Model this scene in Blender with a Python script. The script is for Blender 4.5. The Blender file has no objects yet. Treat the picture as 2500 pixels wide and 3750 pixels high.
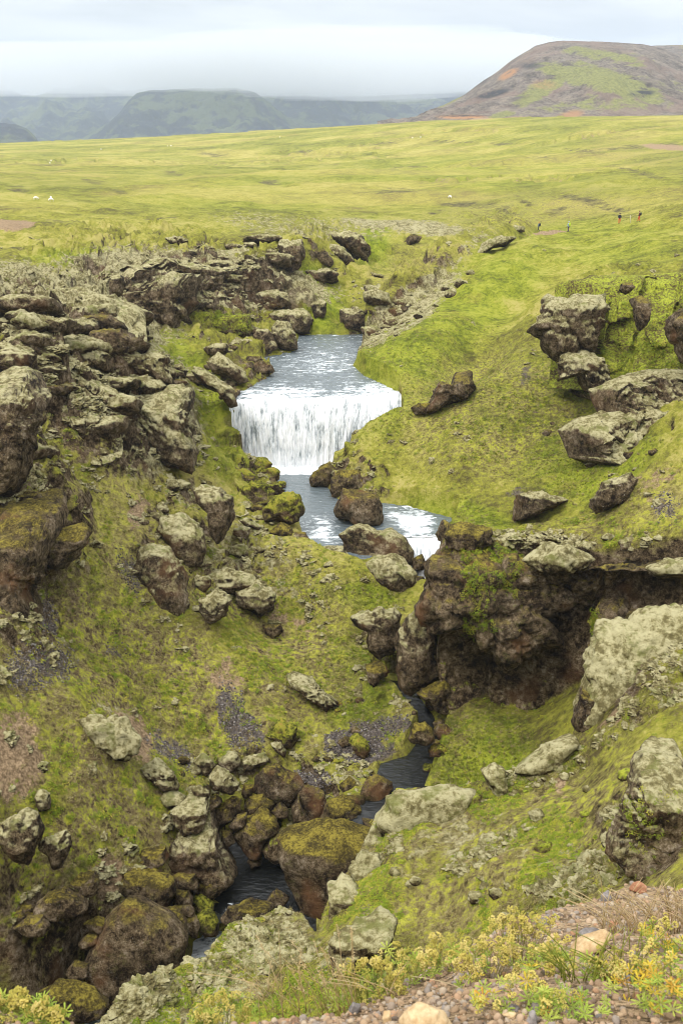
import bpy, bmesh, math, random
import numpy as np
from mathutils import Vector, Matrix

random.seed(7)
rng = np.random.default_rng(11)
scene = bpy.context.scene
col = scene.collection
rad = math.radians

# ---------------------------------------------------------------- camera
F = 3646.0                     # focal length in pixels of the 2500 x 3750 photograph
TH = rad(20.4)
CT, ST = math.cos(TH), math.sin(TH)
cam_d = bpy.data.cameras.new('camera')
cam = bpy.data.objects.new('camera', cam_d)
col.objects.link(cam)
cam_d.sensor_fit = 'VERTICAL'
cam_d.sensor_height = 36.0
cam_d.lens = F * 36.0 / 3750.0
cam_d.clip_start = 0.1
cam_d.clip_end = 30000
cam_d.dof.use_dof = True
cam_d.dof.focus_distance = 60.0
cam_d.dof.aperture_fstop = 11.0
cam.location = (0, 0, 0)
cam.rotation_euler = (math.pi / 2 - TH, 0, 0)
scene.camera = cam

# ---------------------------------------------------------------- sky, sun, exposure
SUN_EL, SUN_AZ = rad(56), rad(-128)       # azimuth from +y towards +x
world = bpy.data.worlds.new('World')
scene.world = world
world.use_nodes = True
wn, wl = world.node_tree.nodes, world.node_tree.links
wn.clear()
w_out = wn.new('ShaderNodeOutputWorld')
w_bg = wn.new('ShaderNodeBackground')
sky = wn.new('ShaderNodeTexSky')
sky.sky_type = 'NISHITA'
sky.sun_disc = False
sky.sun_elevation = SUN_EL
sky.sun_rotation = SUN_AZ
tc = wn.new('ShaderNodeTexCoord')
sep = wn.new('ShaderNodeSeparateXYZ')
wl.new(tc.outputs['Generated'], sep.inputs[0])
def wmath(op, a, b=None, c=None, clamp=False):
    n = wn.new('ShaderNodeMath'); n.operation = op; n.use_clamp = clamp
    for i, v in enumerate((a, b, c)):
        if v is None: continue
        if isinstance(v, (int, float)): n.inputs[i].default_value = v
        else: wl.new(v, n.inputs[i])
    return n.outputs[0]
up = wmath('MAXIMUM', sep.outputs[2], 0.0)
# clouds laid out on a flat ceiling: coordinates divided by elevation
den = wmath('ADD', up, 0.10)
cx = wmath('DIVIDE', sep.outputs[0], den)
cy = wmath('DIVIDE', sep.outputs[1], den)
cmb = wn.new('ShaderNodeCombineXYZ')
wl.new(cx, cmb.inputs[0]); wl.new(cy, cmb.inputs[1])
nz = wn.new('ShaderNodeTexNoise'); nz.inputs['Scale'].default_value = 0.75
nz.inputs['Detail'].default_value = 5; nz.inputs['Roughness'].default_value = 0.48
nz.inputs['Distortion'].default_value = 0.3
wl.new(cmb.outputs[0], nz.inputs['Vector'])
nr = wn.new('ShaderNodeValToRGB')
nr.color_ramp.elements[0].position = 0.40; nr.color_ramp.elements[0].color = (0.405, 0.417, 0.420, 1)
nr.color_ramp.elements[1].position = 0.60; nr.color_ramp.elements[1].color = (0.590, 0.588, 0.585, 1)
wl.new(nz.outputs['Fac'], nr.inputs[0])
# overcast gradient: the zenith is brighter than the horizon
grad = wmath('MULTIPLY_ADD', up, 3.0, 0.79)
cl = wn.new('ShaderNodeVectorMath'); cl.operation = 'SCALE'
wl.new(nr.outputs[0], cl.inputs[0]); wl.new(grad, cl.inputs['Scale'])
skd = wn.new('ShaderNodeVectorMath'); skd.operation = 'SCALE'
skd.inputs['Scale'].default_value = 0.10
wl.new(sky.outputs[0], skd.inputs[0])
mixw = wn.new('ShaderNodeMix'); mixw.data_type = 'RGBA'
mixw.inputs['Factor'].default_value = 0.97
wl.new(skd.outputs[0], mixw.inputs['A']); wl.new(cl.outputs[0], mixw.inputs['B'])
wl.new(mixw.outputs['Result'], w_bg.inputs['Color'])
w_bg.inputs['Strength'].default_value = 1.0
wl.new(w_bg.outputs[0], w_out.inputs[0])

sun_d = bpy.data.lights.new('sun', 'SUN')
sun_d.energy = 1.5
sun_d.angle = rad(14)
sun_d.color = (1.0, 0.955, 0.89)
sun = bpy.data.objects.new('sun', sun_d)
col.objects.link(sun)
sdir = Vector((math.sin(SUN_AZ) * math.cos(SUN_EL), math.cos(SUN_AZ) * math.cos(SUN_EL), math.sin(SUN_EL)))
sun.rotation_euler = sdir.to_track_quat('Z', 'Y').to_euler()

scene.view_settings.view_transform = 'Standard'
scene.view_settings.look = 'None'
scene.view_settings.exposure = 0.60
scene.view_settings.gamma = 1.0
scene.view_settings.use_curve_mapping = False
scene.cycles.use_denoising = True
scene.cycles.filter_width = 1.0
scene.cycles.max_bounces = 5
scene.cycles.diffuse_bounces = 3
scene.cycles.volume_bounces = 4
scene.cycles.transparent_max_bounces = 8

# ---------------------------------------------------------------- projection
def P(px, py, Y=None, z=None):
    """the world point on the sight line through a pixel, at forward distance Y or at height z"""
    a = (px - 1250.0) / F; b = (1875.0 - py) / F
    dx = a; dy = CT + b * ST; dz = -ST + b * CT
    t = (Y / dy) if z is None else (z / dz)
    return np.array([dx * t, dy * t, dz * t])

def proj(p):
    p = np.asarray(p, float)
    x, y, z = p[..., 0], p[..., 1], p[..., 2]
    d = y * CT - z * ST
    v = y * ST + z * CT
    return 1250 + F * x / d, 1875 - F * v / d, d

# ---------------------------------------------------------------- noise in numpy
_T = rng.random((64, 64, 64)).astype(np.float32)
def vnoise(p):
    p = p.astype(np.float32)
    i = np.floor(p); f = p - i; f = f * f * (3 - 2 * f)
    i = i.astype(np.int32) & 63; j = (i + 1) & 63
    x0, y0, z0 = i[:, 0], i[:, 1], i[:, 2]; x1, y1, z1 = j[:, 0], j[:, 1], j[:, 2]
    fx, fy, fz = f[:, 0], f[:, 1], f[:, 2]
    a = _T[x0, y0, z0] * (1 - fx) + _T[x1, y0, z0] * fx
    b = _T[x0, y1, z0] * (1 - fx) + _T[x1, y1, z0] * fx
    c = _T[x0, y0, z1] * (1 - fx) + _T[x1, y0, z1] * fx
    d = _T[x0, y1, z1] * (1 - fx) + _T[x1, y1, z1] * fx
    return ((a * (1 - fy) + b * fy) * (1 - fz) + (c * (1 - fy) + d * fy) * fz) * 2 - 1
def fbm(p, octv=4, gain=0.5, lac=2.03):
    s = 0; a = 1.0; t = 0
    for k in range(octv):
        s = s + a * vnoise(p * (lac ** k) + 17.3 * k); t += a; a *= gain
    return s / t
def billow(p, octv=3):
    s = 0; a = 1.0; t = 0
    for k in range(octv):
        s = s + a * np.abs(vnoise(p * (2.1 ** k) + 9.1 * k)); t += a; a *= 0.5
    return s / t            # 0 in creases, up to 1 on lumps
_R = rng.random((4096, 4)).astype(np.float32)
def cells(x, y, s, seed=0):
    """random blocks: returns id-random, edge distance and local offset of the nearest jittered cell"""
    gx = x / s; gy = y / s
    ix = np.floor(gx).astype(np.int64); iy = np.floor(gy).astype(np.int64)
    F1 = np.full(x.shape, 9.0); F2 = np.full(x.shape, 9.0)
    bid = np.zeros(x.shape, np.int64); bx = np.zeros(x.shape); by = np.zeros(x.shape)
    for a in (-1, 0, 1):
        for b in (-1, 0, 1):
            h = ((ix + a) * 7919 + (iy + b) * 104729 + seed * 613) & 4095
            px = ix + a + 0.15 + 0.7 * _R[h, 0]; py = iy + b + 0.15 + 0.7 * _R[h, 1]
            dx = gx - px; dy = gy - py; d = np.hypot(dx, dy)
            m = d < F1
            F2 = np.where(m, F1, np.minimum(F2, d)); F1 = np.where(m, d, F1)
            bid = np.where(m, h, bid); bx = np.where(m, dx, bx); by = np.where(m, dy, by)
    return _R[bid, 2], _R[bid, 3], (F2 - F1), bx * s, by * s
def sstep(a, b, x):
    t = np.clip((x - a) / (b - a), 0, 1); return t * t * (3 - 2 * t)

# ---------------------------------------------------------------- thin plate surfaces over (x/y, log y)
class Surf:
    def __init__(s, pts, lam=2e-4):
        X = np.array([(p[0] / p[1], math.log(p[1])) for p in pts]); z = np.array([p[2] for p in pts])
        s.X = X; n = len(X)
        K = s.k(X, X) + lam * np.eye(n)
        Q = np.c_[np.ones(n), X]
        A = np.zeros((n + 3, n + 3)); A[:n, :n] = K; A[:n, n:] = Q; A[n:, :n] = Q.T
        w = np.linalg.solve(A, np.r_[z, 0, 0, 0]); s.w = w[:n]; s.c = w[n:]
    @staticmethod
    def k(A, B):
        d = (A[:, None, 0] - B[None, :, 0]) ** 2 + (A[:, None, 1] - B[None, :, 1]) ** 2
        return 0.5 * d * np.log(d + 1e-12)
    def __call__(s, x, y):
        sh = x.shape; x = x.ravel(); y = np.maximum(y.ravel(), 0.5)
        Z = np.empty(x.shape); st = 40000
        for i in range(0, len(x), st):
            U = np.c_[x[i:i + st] / y[i:i + st], np.log(y[i:i + st])]
            Z[i:i + st] = s.k(U, s.X) @ s.w + s.c[0] + U @ s.c[1:]
        return Z.reshape(sh)

def C(*rows):
    out = []
    for r in rows:
        px, py, q = r
        out.append(P(px, py, z=float(q)) if isinstance(q, str) else P(px, py, q))
    return out

# ================================================================= the lie of the land (metres, camera at the origin)
V_pts = C(
 (-600,560,1500),(0,548,1500),(400,524,1400),(800,494,1200),(1250,462,1000),(1600,445,850),(2000,438,740),(2500,448,640),(3000,440,620),(2000,446,1100),(2500,462,1000),
 (-400,600,560),(0,600,560),(0,680,330),(0,760,235),(0,850,175),(0,930,150),(-400,800,190),
 (400,600,600),(400,700,320),(400,800,220),(400,880,180),
 (800,560,750),(800,650,400),(800,740,280),(800,820,215),(850,865,190),
 (1250,560,700),(1250,650,400),(1250,740,300),(1250,820,240),
 (1700,560,600),(1700,650,380),(1700,740,290),(1600,820,240),
 (2100,560,500),(2100,650,340),(2100,740,270),(1950,820,235),
 (2500,560,430),(2500,650,300),(2500,715,250),(3000,600,330),
 (1330,880,212),(1370,950,190),(1600,850,218),(1500,900,200),(1720,845,222),(1450,1000,176),(1600,1000,174),
 (340,960,150),(600,900,172),(750,930,165),(900,890,172),(1000,880,178),(1110,870,185),(1230,860,200),
 (620,1010,146),(740,965,152),(860,980,150),(980,960,153),(1080,900,168),
 (600,1200,130),(700,1190,133),(850,1170,141),(950,1150,145),(1050,1060,158),(1150,1120,152),(1200,1190,144),
 (560,1230,119),(640,1290,117),(700,1350,115),(760,1450,109),(830,1600,103),(840,1700,98),
 (780,1240,128),(900,1280,'-25.5'),(980,1200,'-25.2'),(1070,1200,'-25.9'),(1100,1215,'-26.2'),(1320,1205,'-26.0'),(830,1440,'-25.6'),
 (0,1000,122),(0,1050,116),(200,1080,118),(400,1100,118),(0,1200,96),(200,1250,93),(400,1250,100),(0,1320,82),(150,1330,83),(300,1400,84),
 (430,1480,84),(500,1350,97),(600,1420,95),(670,1500,93),(680,1680,90),(400,1010,138),(100,960,140),
 (60,1500,74),(200,1650,76),(400,1680,79),(550,1760,82),
 (700,1800,85),(830,1850,87),(980,1900,'-33.2'),(1010,1960,'-33.4'),
 (120,1900,66),(300,1900,71),(500,1950,74),(700,2050,76),(900,2080,79),(1100,2060,'-34.0'),
 (1100,2250,76),(1300,2150,'-35.2'),(1450,2180,'-36.4'),
 (60,2200,60),(150,2150,63),(300,2300,62),(500,2300,66),(700,2350,68),(900,2300,74),(1100,2400,71),(1300,2350,73),(1400,2400,70.5),
 (0,2450,53),(200,2500,56),(500,2600,59),(800,2600,63),(1100,2600,66),(1300,2600,65),(1450,2500,68),
 (1050,2750,62),(1250,2780,61),(1450,2750,61),(1500,2900,57),
 (0,2750,48),(250,2800,51),(500,2850,53),(800,2850,57),(1000,2900,57.5),
 (0,3000,45),(300,3050,48),(600,3050,51.5),(850,3080,53),
 (0,3300,42),(300,3350,45),(600,3400,46.5),(0,3700,39.5),(300,3700,43),(-500,3300,37),(-400,2500,47),(-400,1700,62),(-400,1100,105),
 (1640,2660,60.5),(1750,2760,58),(1900,2730,57.5),(2050,2680,56),(1620,2870,57),(1550,3000,55),(1300,3100,53.5),(1100,3350,49.5),
 (2000,2560,63),(1700,2560,64),(1850,2590,63.5),(2150,2500,60),
 (1640,1885,87),(1700,1960,80),(1900,1900,83),(2300,1850,78),(2500,1700,77),
 (1300,1345,'-25.9'),(1400,1385,'-25.9'),(1480,1425,109.5),(1452,1458,105),(1400,1510,104),(1345,1565,103),(1285,1630,102),(1240,1690,101.5),(1215,1730,'-33.4'),(1390,1815,'-33.3'),
 (1600,1500,104),(1500,1650,99),(1500,1780,94),(1660,1870,88),(1700,1700,95),(1700,1400,112),(1600,1300,121),
 (1400,1240,140),(1500,1120,150),(1700,1000,165),(1900,890,200),(1350,1230,'-25.6'),
 (1500,1250,134),(1800,1200,128),(1800,1000,158),(2000,1100,134),(2000,930,168),(2300,900,152),(2500,790,168),(2400,790,174),(2250,818,182),(2100,850,198),
 (1800,1400,110),(2000,1300,115),(2200,1200,113),(2100,1500,98),(1900,1600,97),(2300,1550,90),(2200,1700,86),(1900,1800,88),(2100,1830,83),(2400,1600,84),
 (2500,1300,102),(2500,1000,124),(2900,1500,80),(2900,1000,110),(2900,800,145),
)
V_pts += [np.array([x, 2600.0, z]) for x, z in ((-1600, -60), (-700, -50), (0, -30), (700, -10), (1500, 0))]
V_pts += [np.array([x, 26.0, -46.0]) for x in (-12, -4, 5, 12)]
V = Surf(V_pts)

# near slope, on the camera's side of the stream
N_edge = [(-900,4300,23),(-300,4100,24),(100,3900,25),(390,3750,27),(478,3622,28),(638,3550,29.5),(749,3520,30.5),(845,3375,33),(960,3345,34),(1036,3307,34.5),(1108,3330,34),
 (1160,3400,32.5),(1210,3240,35),(1286,3167,36),(1400,3080,37),(1390,2995,38.5),(1449,2915,40),(1649,2890,39.5),(1768,2840,39.5),(1911,2793,39.5),(2095,2700,41),
 (2170,2450,43.5),(2250,2300,45),(2500,2260,44),(2900,2220,44),(3400,2200,44)]
N_pts = C(*N_edge) + C(
 (700,3700,28),(950,3600,29.5),(1200,3560,29),(1300,3350,32),(1500,3150,35),(1500,3400,31),(1700,3000,37),(1900,3000,35),(1900,3200,31),
 (2100,2850,37.5),(2100,3100,31.5),(2250,2600,39.5),(2300,2900,32),(2500,2450,39.5),(2500,2750,33),(2500,3100,26.5),(2300,3200,27),(2700,3000,26),(1600,3600,27),(2400,2750,34),
)
N_pts += C(*[(a, b, y) for a in (-700, 0, 600, 1250) for b, y in ((4250, 1.5), (4100, 3), (3980, 6), (3930, 10), (3860, 15))])
N_pts += C(*[(a, b, y) for a in (1768,) for b, y in ((4250, 1.5), (4050, 3), (3750, 6), (3640, 10), (3560, 15))])
N_pts += C(*[(a, b, y) for a in (2310, 2900) for b, y in ((4250, 1.5), (4000, 3), (3480, 6), (3360, 10), (3310, 15))])
N = Surf(N_pts)

# the gravel shoulder the camera stands on
L_edge = [(-900,3700,2.0),(-300,3700,2.0),(0,3690,2.0),(230,3735,1.95),(400,3800,1.88),(700,3800,1.9),(850,3722,2.05),(1250,3690,2.15),(1400,3610,2.4),(1768,3450,3.0),
 (1967,3345,3.5),(2310,3240,4.2),(2500,3268,4.1),(2900,3200,4.3),(3500,3150,4.4)]
L_pts = C(*L_edge) + C((1800,3600,2.15),(1500,3700,1.85),(2310,3500,2.25),(2100,3400,2.9),(2500,3500,2.2),(1250,3750,1.72),(0,3800,1.6),(2500,3750,1.62),(600,3900,1.5)) + \
    [np.array([x, 0.6, -1.62]) for x in (-1, 0, 1)]
Lf = Surf(L_pts, 1e-3)

# rock shoulder with the big overhang, right of the stream
D_poly = C((1585,2010,66),(1620,1950,67),(1690,1935,67.5),(1800,1935,67.5),(1900,1915,68),(2080,1885,67),(2200,1850,67.5),(2330,1730,67),(2500,1595,67),(3000,1400,68),
 (3000,2150,55.5),(2500,2140,58.8),(2200,2130,61.8),(2000,2090,63.6),(1880,2050,65.0),(1750,2000,65.8),(1620,2000,66.2))
D_pts = C((1585,2010,66),(1620,1950,67),(1690,1935,67.5),(1800,1935,67.5),(1900,1915,68),(2080,1885,67),(2200,1850,67.5),(2330,1730,67),(2500,1595,67),(3000,1400,68),
 (3000,2150,52),(2500,2150,54.5),(2200,2150,57.5),(2000,2140,59),(1880,2110,60.5),(1750,2120,61),(1620,2120,63),(2500,1900,60.5),(2200,2000,62.5),(2000,1990,64.2),(2500,2050,56.5))
D = Surf(D_pts)
D_xy = np.array([(p[0], p[1]) for p in D_poly])

def sdist(x, y, poly):
    """signed distance to a polygon, positive inside"""
    n = len(poly); d = np.full(x.shape, 1e9); ins = np.zeros(x.shape, bool)
    for i in range(n):
        ax, ay = poly[i]; bx, by = poly[(i + 1) % n]
        ex, ey = bx - ax, by - ay; wx, wy = x - ax, y - ay
        t = np.clip((wx * ex + wy * ey) / (ex * ex + ey * ey + 1e-12), 0, 1)
        d = np.minimum(d, np.hypot(wx - ex * t, wy - ey * t))
        c = ((ay > y) != (by > y)) & (x < (bx - ax) * (y - ay) / (by - ay + 1e-12) + ax)
        ins ^= c
    return np.where(ins, d, -d)

def edge_fn(edge):
    q = np.array([[p[0] / p[1], p[1]] for p in C(*edge)])
    o = np.argsort(q[:, 0]); return lambda u: np.interp(u, q[o, 0], q[o, 1])
Ne, Le = edge_fn(N_edge), edge_fn(L_edge)

# water sheets: level and outline
def wpoly(z, pts): return z, np.array([P(a, b, z=z)[:2] for a, b in pts])
W_up = wpoly(-26.6, [(1088,1226),(1335,1222),(1330,1275),(1299,1339),(1340,1375),(1403,1403),(1456,1430),(1462,1452),(1150,1462),(850,1466),(880,1435),(917,1412),(996,1363),(956,1307),(1070,1290)])
W_pool = wpoly(-33.9, [(860,1712),(1225,1712),(1190,1765),(1250,1830),(1390,1838),(1500,1850),(1665,1895),(1660,1950),(1610,1966),(1470,1972),(1400,2030),(1330,2050),(1200,2030),(1150,2005),(1105,1990),(1090,1930),(1060,1830),(1000,1760)])
W_mid = wpoly(-41.2, [(1360,2480),(1500,2490),(1600,2620),(1625,2700),(1590,2820),(1560,2900),(1470,3010),(1330,3070),(1280,3030),(1340,2900),(1380,2790),(1480,2760),(1540,2680),(1440,2580),(1370,2550)])
W_gorge = wpoly(-44.4, [(800,3060),(900,3020),(1000,3060),(1060,3180),(1150,3300),(1140,3400),(1080,3360),(1000,3330),(820,3330),(760,3300),(760,3220),(850,3160)])
W_low = wpoly(-46.2, [(815,3400),(880,3390),(980,3400),(900,3460),(820,3560),(680,3560),(690,3440),(760,3400)])
W_exit = wpoly(-48.2, [(340,3690),(420,3690),(470,3900),(200,3900),(280,3760)])
WATERS = [W_up, W_pool, W_mid, W_gorge, W_low, W_exit]

LIP = np.array([P(a, b, z=-26.58) for a, b in ((838, 1478), (870, 1468), (960, 1464), (1060, 1462), (1200, 1460), (1330, 1452), (1420, 1440), (1475, 1432))])
CASC = np.array([P(a, b, c)[:2] for a, b, c in ((1462,1972,84.3),(1625,1966,84.5),(1614,2100,81.2),(1592,2190,78.9),(1500,2190,78.9),(1478,2100,81.2))])
def H_smooth(x, y):
    u = x / np.maximum(y, 0.3)
    v = V(x, y)
    ye, yl = Ne(u), Le(u)
    far = y > 34
    if far.any():
        vv = v[far]; xx, yy = x[far], y[far]
        d = sdist(xx, yy, D_xy)
        m = sstep(-1.6, 0.2, d)
        dz = D(xx, yy)
        vv = vv + (np.maximum(dz, vv) - vv) * m
        v = v.copy(); v[far] = vv
    n = N(x, y)
    m = 1 - sstep(0.0, 1.0, (y - ye) / (0.10 * ye))
    n = np.where(n > v, n, v)
    h = v + (n - v) * m
    l = Lf(x, y)
    m = 1 - sstep(0.0, 1.0, (y - yl) / (0.22 * yl))
    l = np.where((l > h) | (y < yl), l, h)
    h = h + (l - h) * m
    return h

def carve(x, y, h):
    for z, poly in WATERS:
        x0, y0 = poly.min(0) - 6; x1, y1 = poly.max(0) + 6
        s = (x > x0) & (x < x1) & (y > y0) & (y < y1)
        if not s.any(): continue
        d = sdist(x[s], y[s], poly)
        hh = h[s]
        inside = sstep(-0.2, 1.0, d)
        hh = np.where(d > -0.2, np.minimum(hh, z + 0.5 - inside * 1.4), hh)
        near = 1 - sstep(0.2, 3.0, -d)                # banks a little above the water
        hh = np.where(d <= -0.2, hh + (np.clip(hh, z + 0.15, z + 2.2) - hh) * near * (np.abs(hh - z) < 4), hh)
        h = h.copy(); h[s] = hh
    lx, ly = LIP[:, 0], LIP[:, 1]
    s = (y > 104.0) & (y < 111) & (x > lx[0] - 1) & (x < lx[-1] + 1.5)
    if s.any():
        yl = np.interp(x[s], lx, ly)
        inx = sstep(lx[0] - 0.9, lx[0] + 0.1, x[s]) * (1 - sstep(lx[-1] - 0.9, lx[-1] - 0.1, x[s]))
        lim = -27.4 - 7.2 * (1 - sstep(-1.1, -0.25, y[s] - yl))
        front = np.interp(x[s], [lx[0], 2.0, lx[-1]], [104.6, 104.8, 105.6])
        iny = sstep(-0.3, 0.2, y[s] - front) * (1 - sstep(0.5, 0.9, y[s] - yl)) * inx
        hh = h[s]; h = h.copy(); h[s] = hh + (np.minimum(hh, lim) - hh) * iny
    # the notch the cascade falls through
    d = sdist(x, y, CASC)
    s = d > -1.2
    if s.any():
        hh = h[s]; yy = y[s]; h = h.copy()
        fl = -34.8 - 3.1 * (1 - sstep(80.6, 84.0, yy))
        h[s] = hh + (np.minimum(hh, fl) - hh) * sstep(-0.8, 0.1, d[s])
    return h

# ================================================================= material helpers
class NT:
    def __init__(s, name):
        m = bpy.data.materials.new(name); m.use_nodes = True
        s.m = m; s.n = m.node_tree.nodes; s.l = m.node_tree.links; s.n.clear()
        s.out = s.n.new('ShaderNodeOutputMaterial')
        g = s.n.new('ShaderNodeNewGeometry'); s.pos = g.outputs['Position']; s.nor = g.outputs['True Normal']; s.snor = g.outputs['Normal']
    def put(s, sock, v):
        if isinstance(v, (int, float)): sock.default_value = v
        elif isinstance(v, tuple):
            sock.default_value = v if len(v) != 3 or sock.type == 'VECTOR' else (*v, 1)
        else: s.l.new(v, sock)
    def math(s, op, a, b=None, c=None, clamp=False):
        n = s.n.new('ShaderNodeMath'); n.operation = op; n.use_clamp = clamp
        for i, v in enumerate((a, b, c)):
            if v is not None: s.put(n.inputs[i], v)
        return n.outputs[0]
    def noise(s, scale, detail=4, rough=0.55, vec=None, dist=0.0, stretch=None):
        n = s.n.new('ShaderNodeTexNoise'); n.inputs['Scale'].default_value = scale
        n.inputs['Detail'].default_value = detail; n.inputs['Roughness'].default_value = rough; n.inputs['Distortion'].default_value = dist
        v = vec if vec is not None else s.pos
        if stretch:
            q = s.n.new('ShaderNodeVectorMath'); q.operation = 'MULTIPLY'; s.l.new(v, q.inputs[0]); q.inputs[1].default_value = stretch; v = q.outputs[0]
        s.l.new(v, n.inputs['Vector']); return n.outputs['Fac']
    def vor(s, scale, feature='F1', out='Distance', vec=None, rnd=1.0):
        n = s.n.new('ShaderNodeTexVoronoi'); n.feature = feature; n.inputs['Scale'].default_value = scale; n.inputs['Randomness'].default_value = rnd
        s.l.new(vec if vec is not None else s.pos, n.inputs['Vector']); return n.outputs[out]
    def ss(s, x, a, b):
        n = s.n.new('ShaderNodeMapRange'); n.interpolation_type = 'SMOOTHSTEP'
        s.put(n.inputs[0], x); n.inputs[1].default_value = a; n.inputs[2].default_value = b; return n.outputs[0]
    def mix(s, f, a, b, mode='MIX'):
        n = s.n.new('ShaderNodeMix'); n.data_type = 'RGBA'; n.blend_type = mode; n.clamp_factor = True
        s.put(n.inputs['Factor'], f); s.put(n.inputs['A'], a); s.put(n.inputs['B'], b); return n.outputs['Result']
    def ramp(s, x, stops):
        n = s.n.new('ShaderNodeValToRGB'); e = n.color_ramp.elements
        e[0].position, e[0].color = stops[0][0], (*stops[0][1], 1); e[1].position, e[1].color = stops[-1][0], (*stops[-1][1], 1)
        for p, c in stops[1:-1]:
            q = e.new(p); q.color = (*c, 1)
        s.put(n.inputs[0], x); return n.outputs[0]
    def attr(s, name, o='Fac'):
        n = s.n.new('ShaderNodeAttribute'); n.attribute_name = name; return n.outputs[o]
    def nz(s):
        n = s.n.new('ShaderNodeSeparateXYZ'); s.l.new(s.snor, n.inputs[0]); return n.outputs[2]
    def bump(s, h, strength, dist, nrm=None):
        n = s.n.new('ShaderNodeBump'); n.inputs['Strength'].default_value = strength; n.inputs['Distance'].default_value = dist
        s.l.new(h, n.inputs['Height'])
        if nrm is not None: s.l.new(nrm, n.inputs['Normal'])
        return n.outputs[0]
    def bsdf(s, colr, rough=0.95, nrm=None, spec=0.15, **kw):
        b = s.n.new('ShaderNodeBsdfPrincipled'); s.put(b.inputs['Base Color'], colr); s.put(b.inputs['Roughness'], rough)
        s.put(b.inputs['Specular IOR Level'], spec)
        for k, v in kw.items(): s.put(b.inputs[k.replace('_', ' ')], v)
        if nrm is not None: s.l.new(nrm, b.inputs['Normal'])
        s.l.new(b.outputs[0], s.out.inputs['Surface']); return b

PALE_A, PALE_B = (0.13, 0.108, 0.045), (0.42, 0.38, 0.215)
def rock_colour(t, wet=0.0, warm=0.5):
    a = t.noise(0.55, 5, 0.6); b = t.noise(2.6, 5, 0.78); c = t.noise(14, 3, 0.6)
    f = t.math('ADD', t.math('MULTIPLY', a, 0.35), t.math('ADD', t.math('MULTIPLY', b, 0.55), t.math('MULTIPLY', c, 0.2)))
    r = t.ramp(f, [(0.47, (0.014, 0.009, 0.006)), (0.52, (0.050, 0.034, 0.018)), (0.565, (0.110, 0.078, 0.043)), (0.615, (0.185, 0.138, 0.085)), (0.67, (0.32, 0.26, 0.19))])
    st = t.noise(0.75, 4, 0.6, stretch=(0.22, 0.22, 1.5)); lg_ = t.noise(0.22, 3, 0.5)
    sm = t.math('ADD', 0.20, t.math('MULTIPLY', t.math('ADD', t.math('MULTIPLY', st, 0.8), t.math('MULTIPLY', lg_, 0.8)), 1.0))
    r = t.mix(1.0, r, t.ramp(sm, [(0.80, (0.45, 0.44, 0.43)), (0.98, (0.95, 0.95, 0.95)), (1.0, (1.0, 1.0, 1.0))]), 'MULTIPLY')
    w = t.ss(t.noise(0.33, 3, 0.5), 0.54, 0.72)
    return t.mix(t.math('MULTIPLY', w, warm), r, (0.14, 0.068, 0.030)), a, b, c
def pale_colour(t):
    n = t.noise(3.2, 5, 0.75); n2 = t.noise(0.8, 3, 0.5)
    f = t.math('ADD', t.math('MULTIPLY', n, 0.75), t.math('MULTIPLY', n2, 0.45))
    return t.ramp(f, [(0.50, PALE_A), (0.57, (0.235, 0.205, 0.095)), (0.63, (0.36, 0.325, 0.175)), (0.70, PALE_B)])
def green_colour(t, lush=None):
    n1 = t.noise(0.04, 4, 0.6); n2 = t.noise(0.30, 4, 0.65); n3 = t.noise(1.7, 5, 0.75); n4 = t.noise(17, 2, 0.6)
    f = t.math('ADD', t.math('MULTIPLY', n1, 0.36), t.math('ADD', t.math('MULTIPLY', n2, 0.30), t.math('ADD', t.math('MULTIPLY', n3, 0.34), t.math('MULTIPLY', n4, 0.06))))
    g = t.ramp(f, [(0.44, (0.088, 0.070, 0.026)), (0.49, (0.178, 0.170, 0.032)), (0.54, (0.272, 0.265, 0.036)), (0.60, (0.40, 0.345, 0.105))])
    if lush is not None:
        l = t.ramp(t.math('ADD', t.math('MULTIPLY', n3, 0.55), t.math('MULTIPLY', n2, 0.5)), [(0.42, (0.092, 0.12, 0.011)), (0.50, (0.182, 0.225, 0.016)), (0.59, (0.30, 0.33, 0.032))])
        g = t.mix(lush, g, l)
    return g, n2, n3, n4

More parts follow.
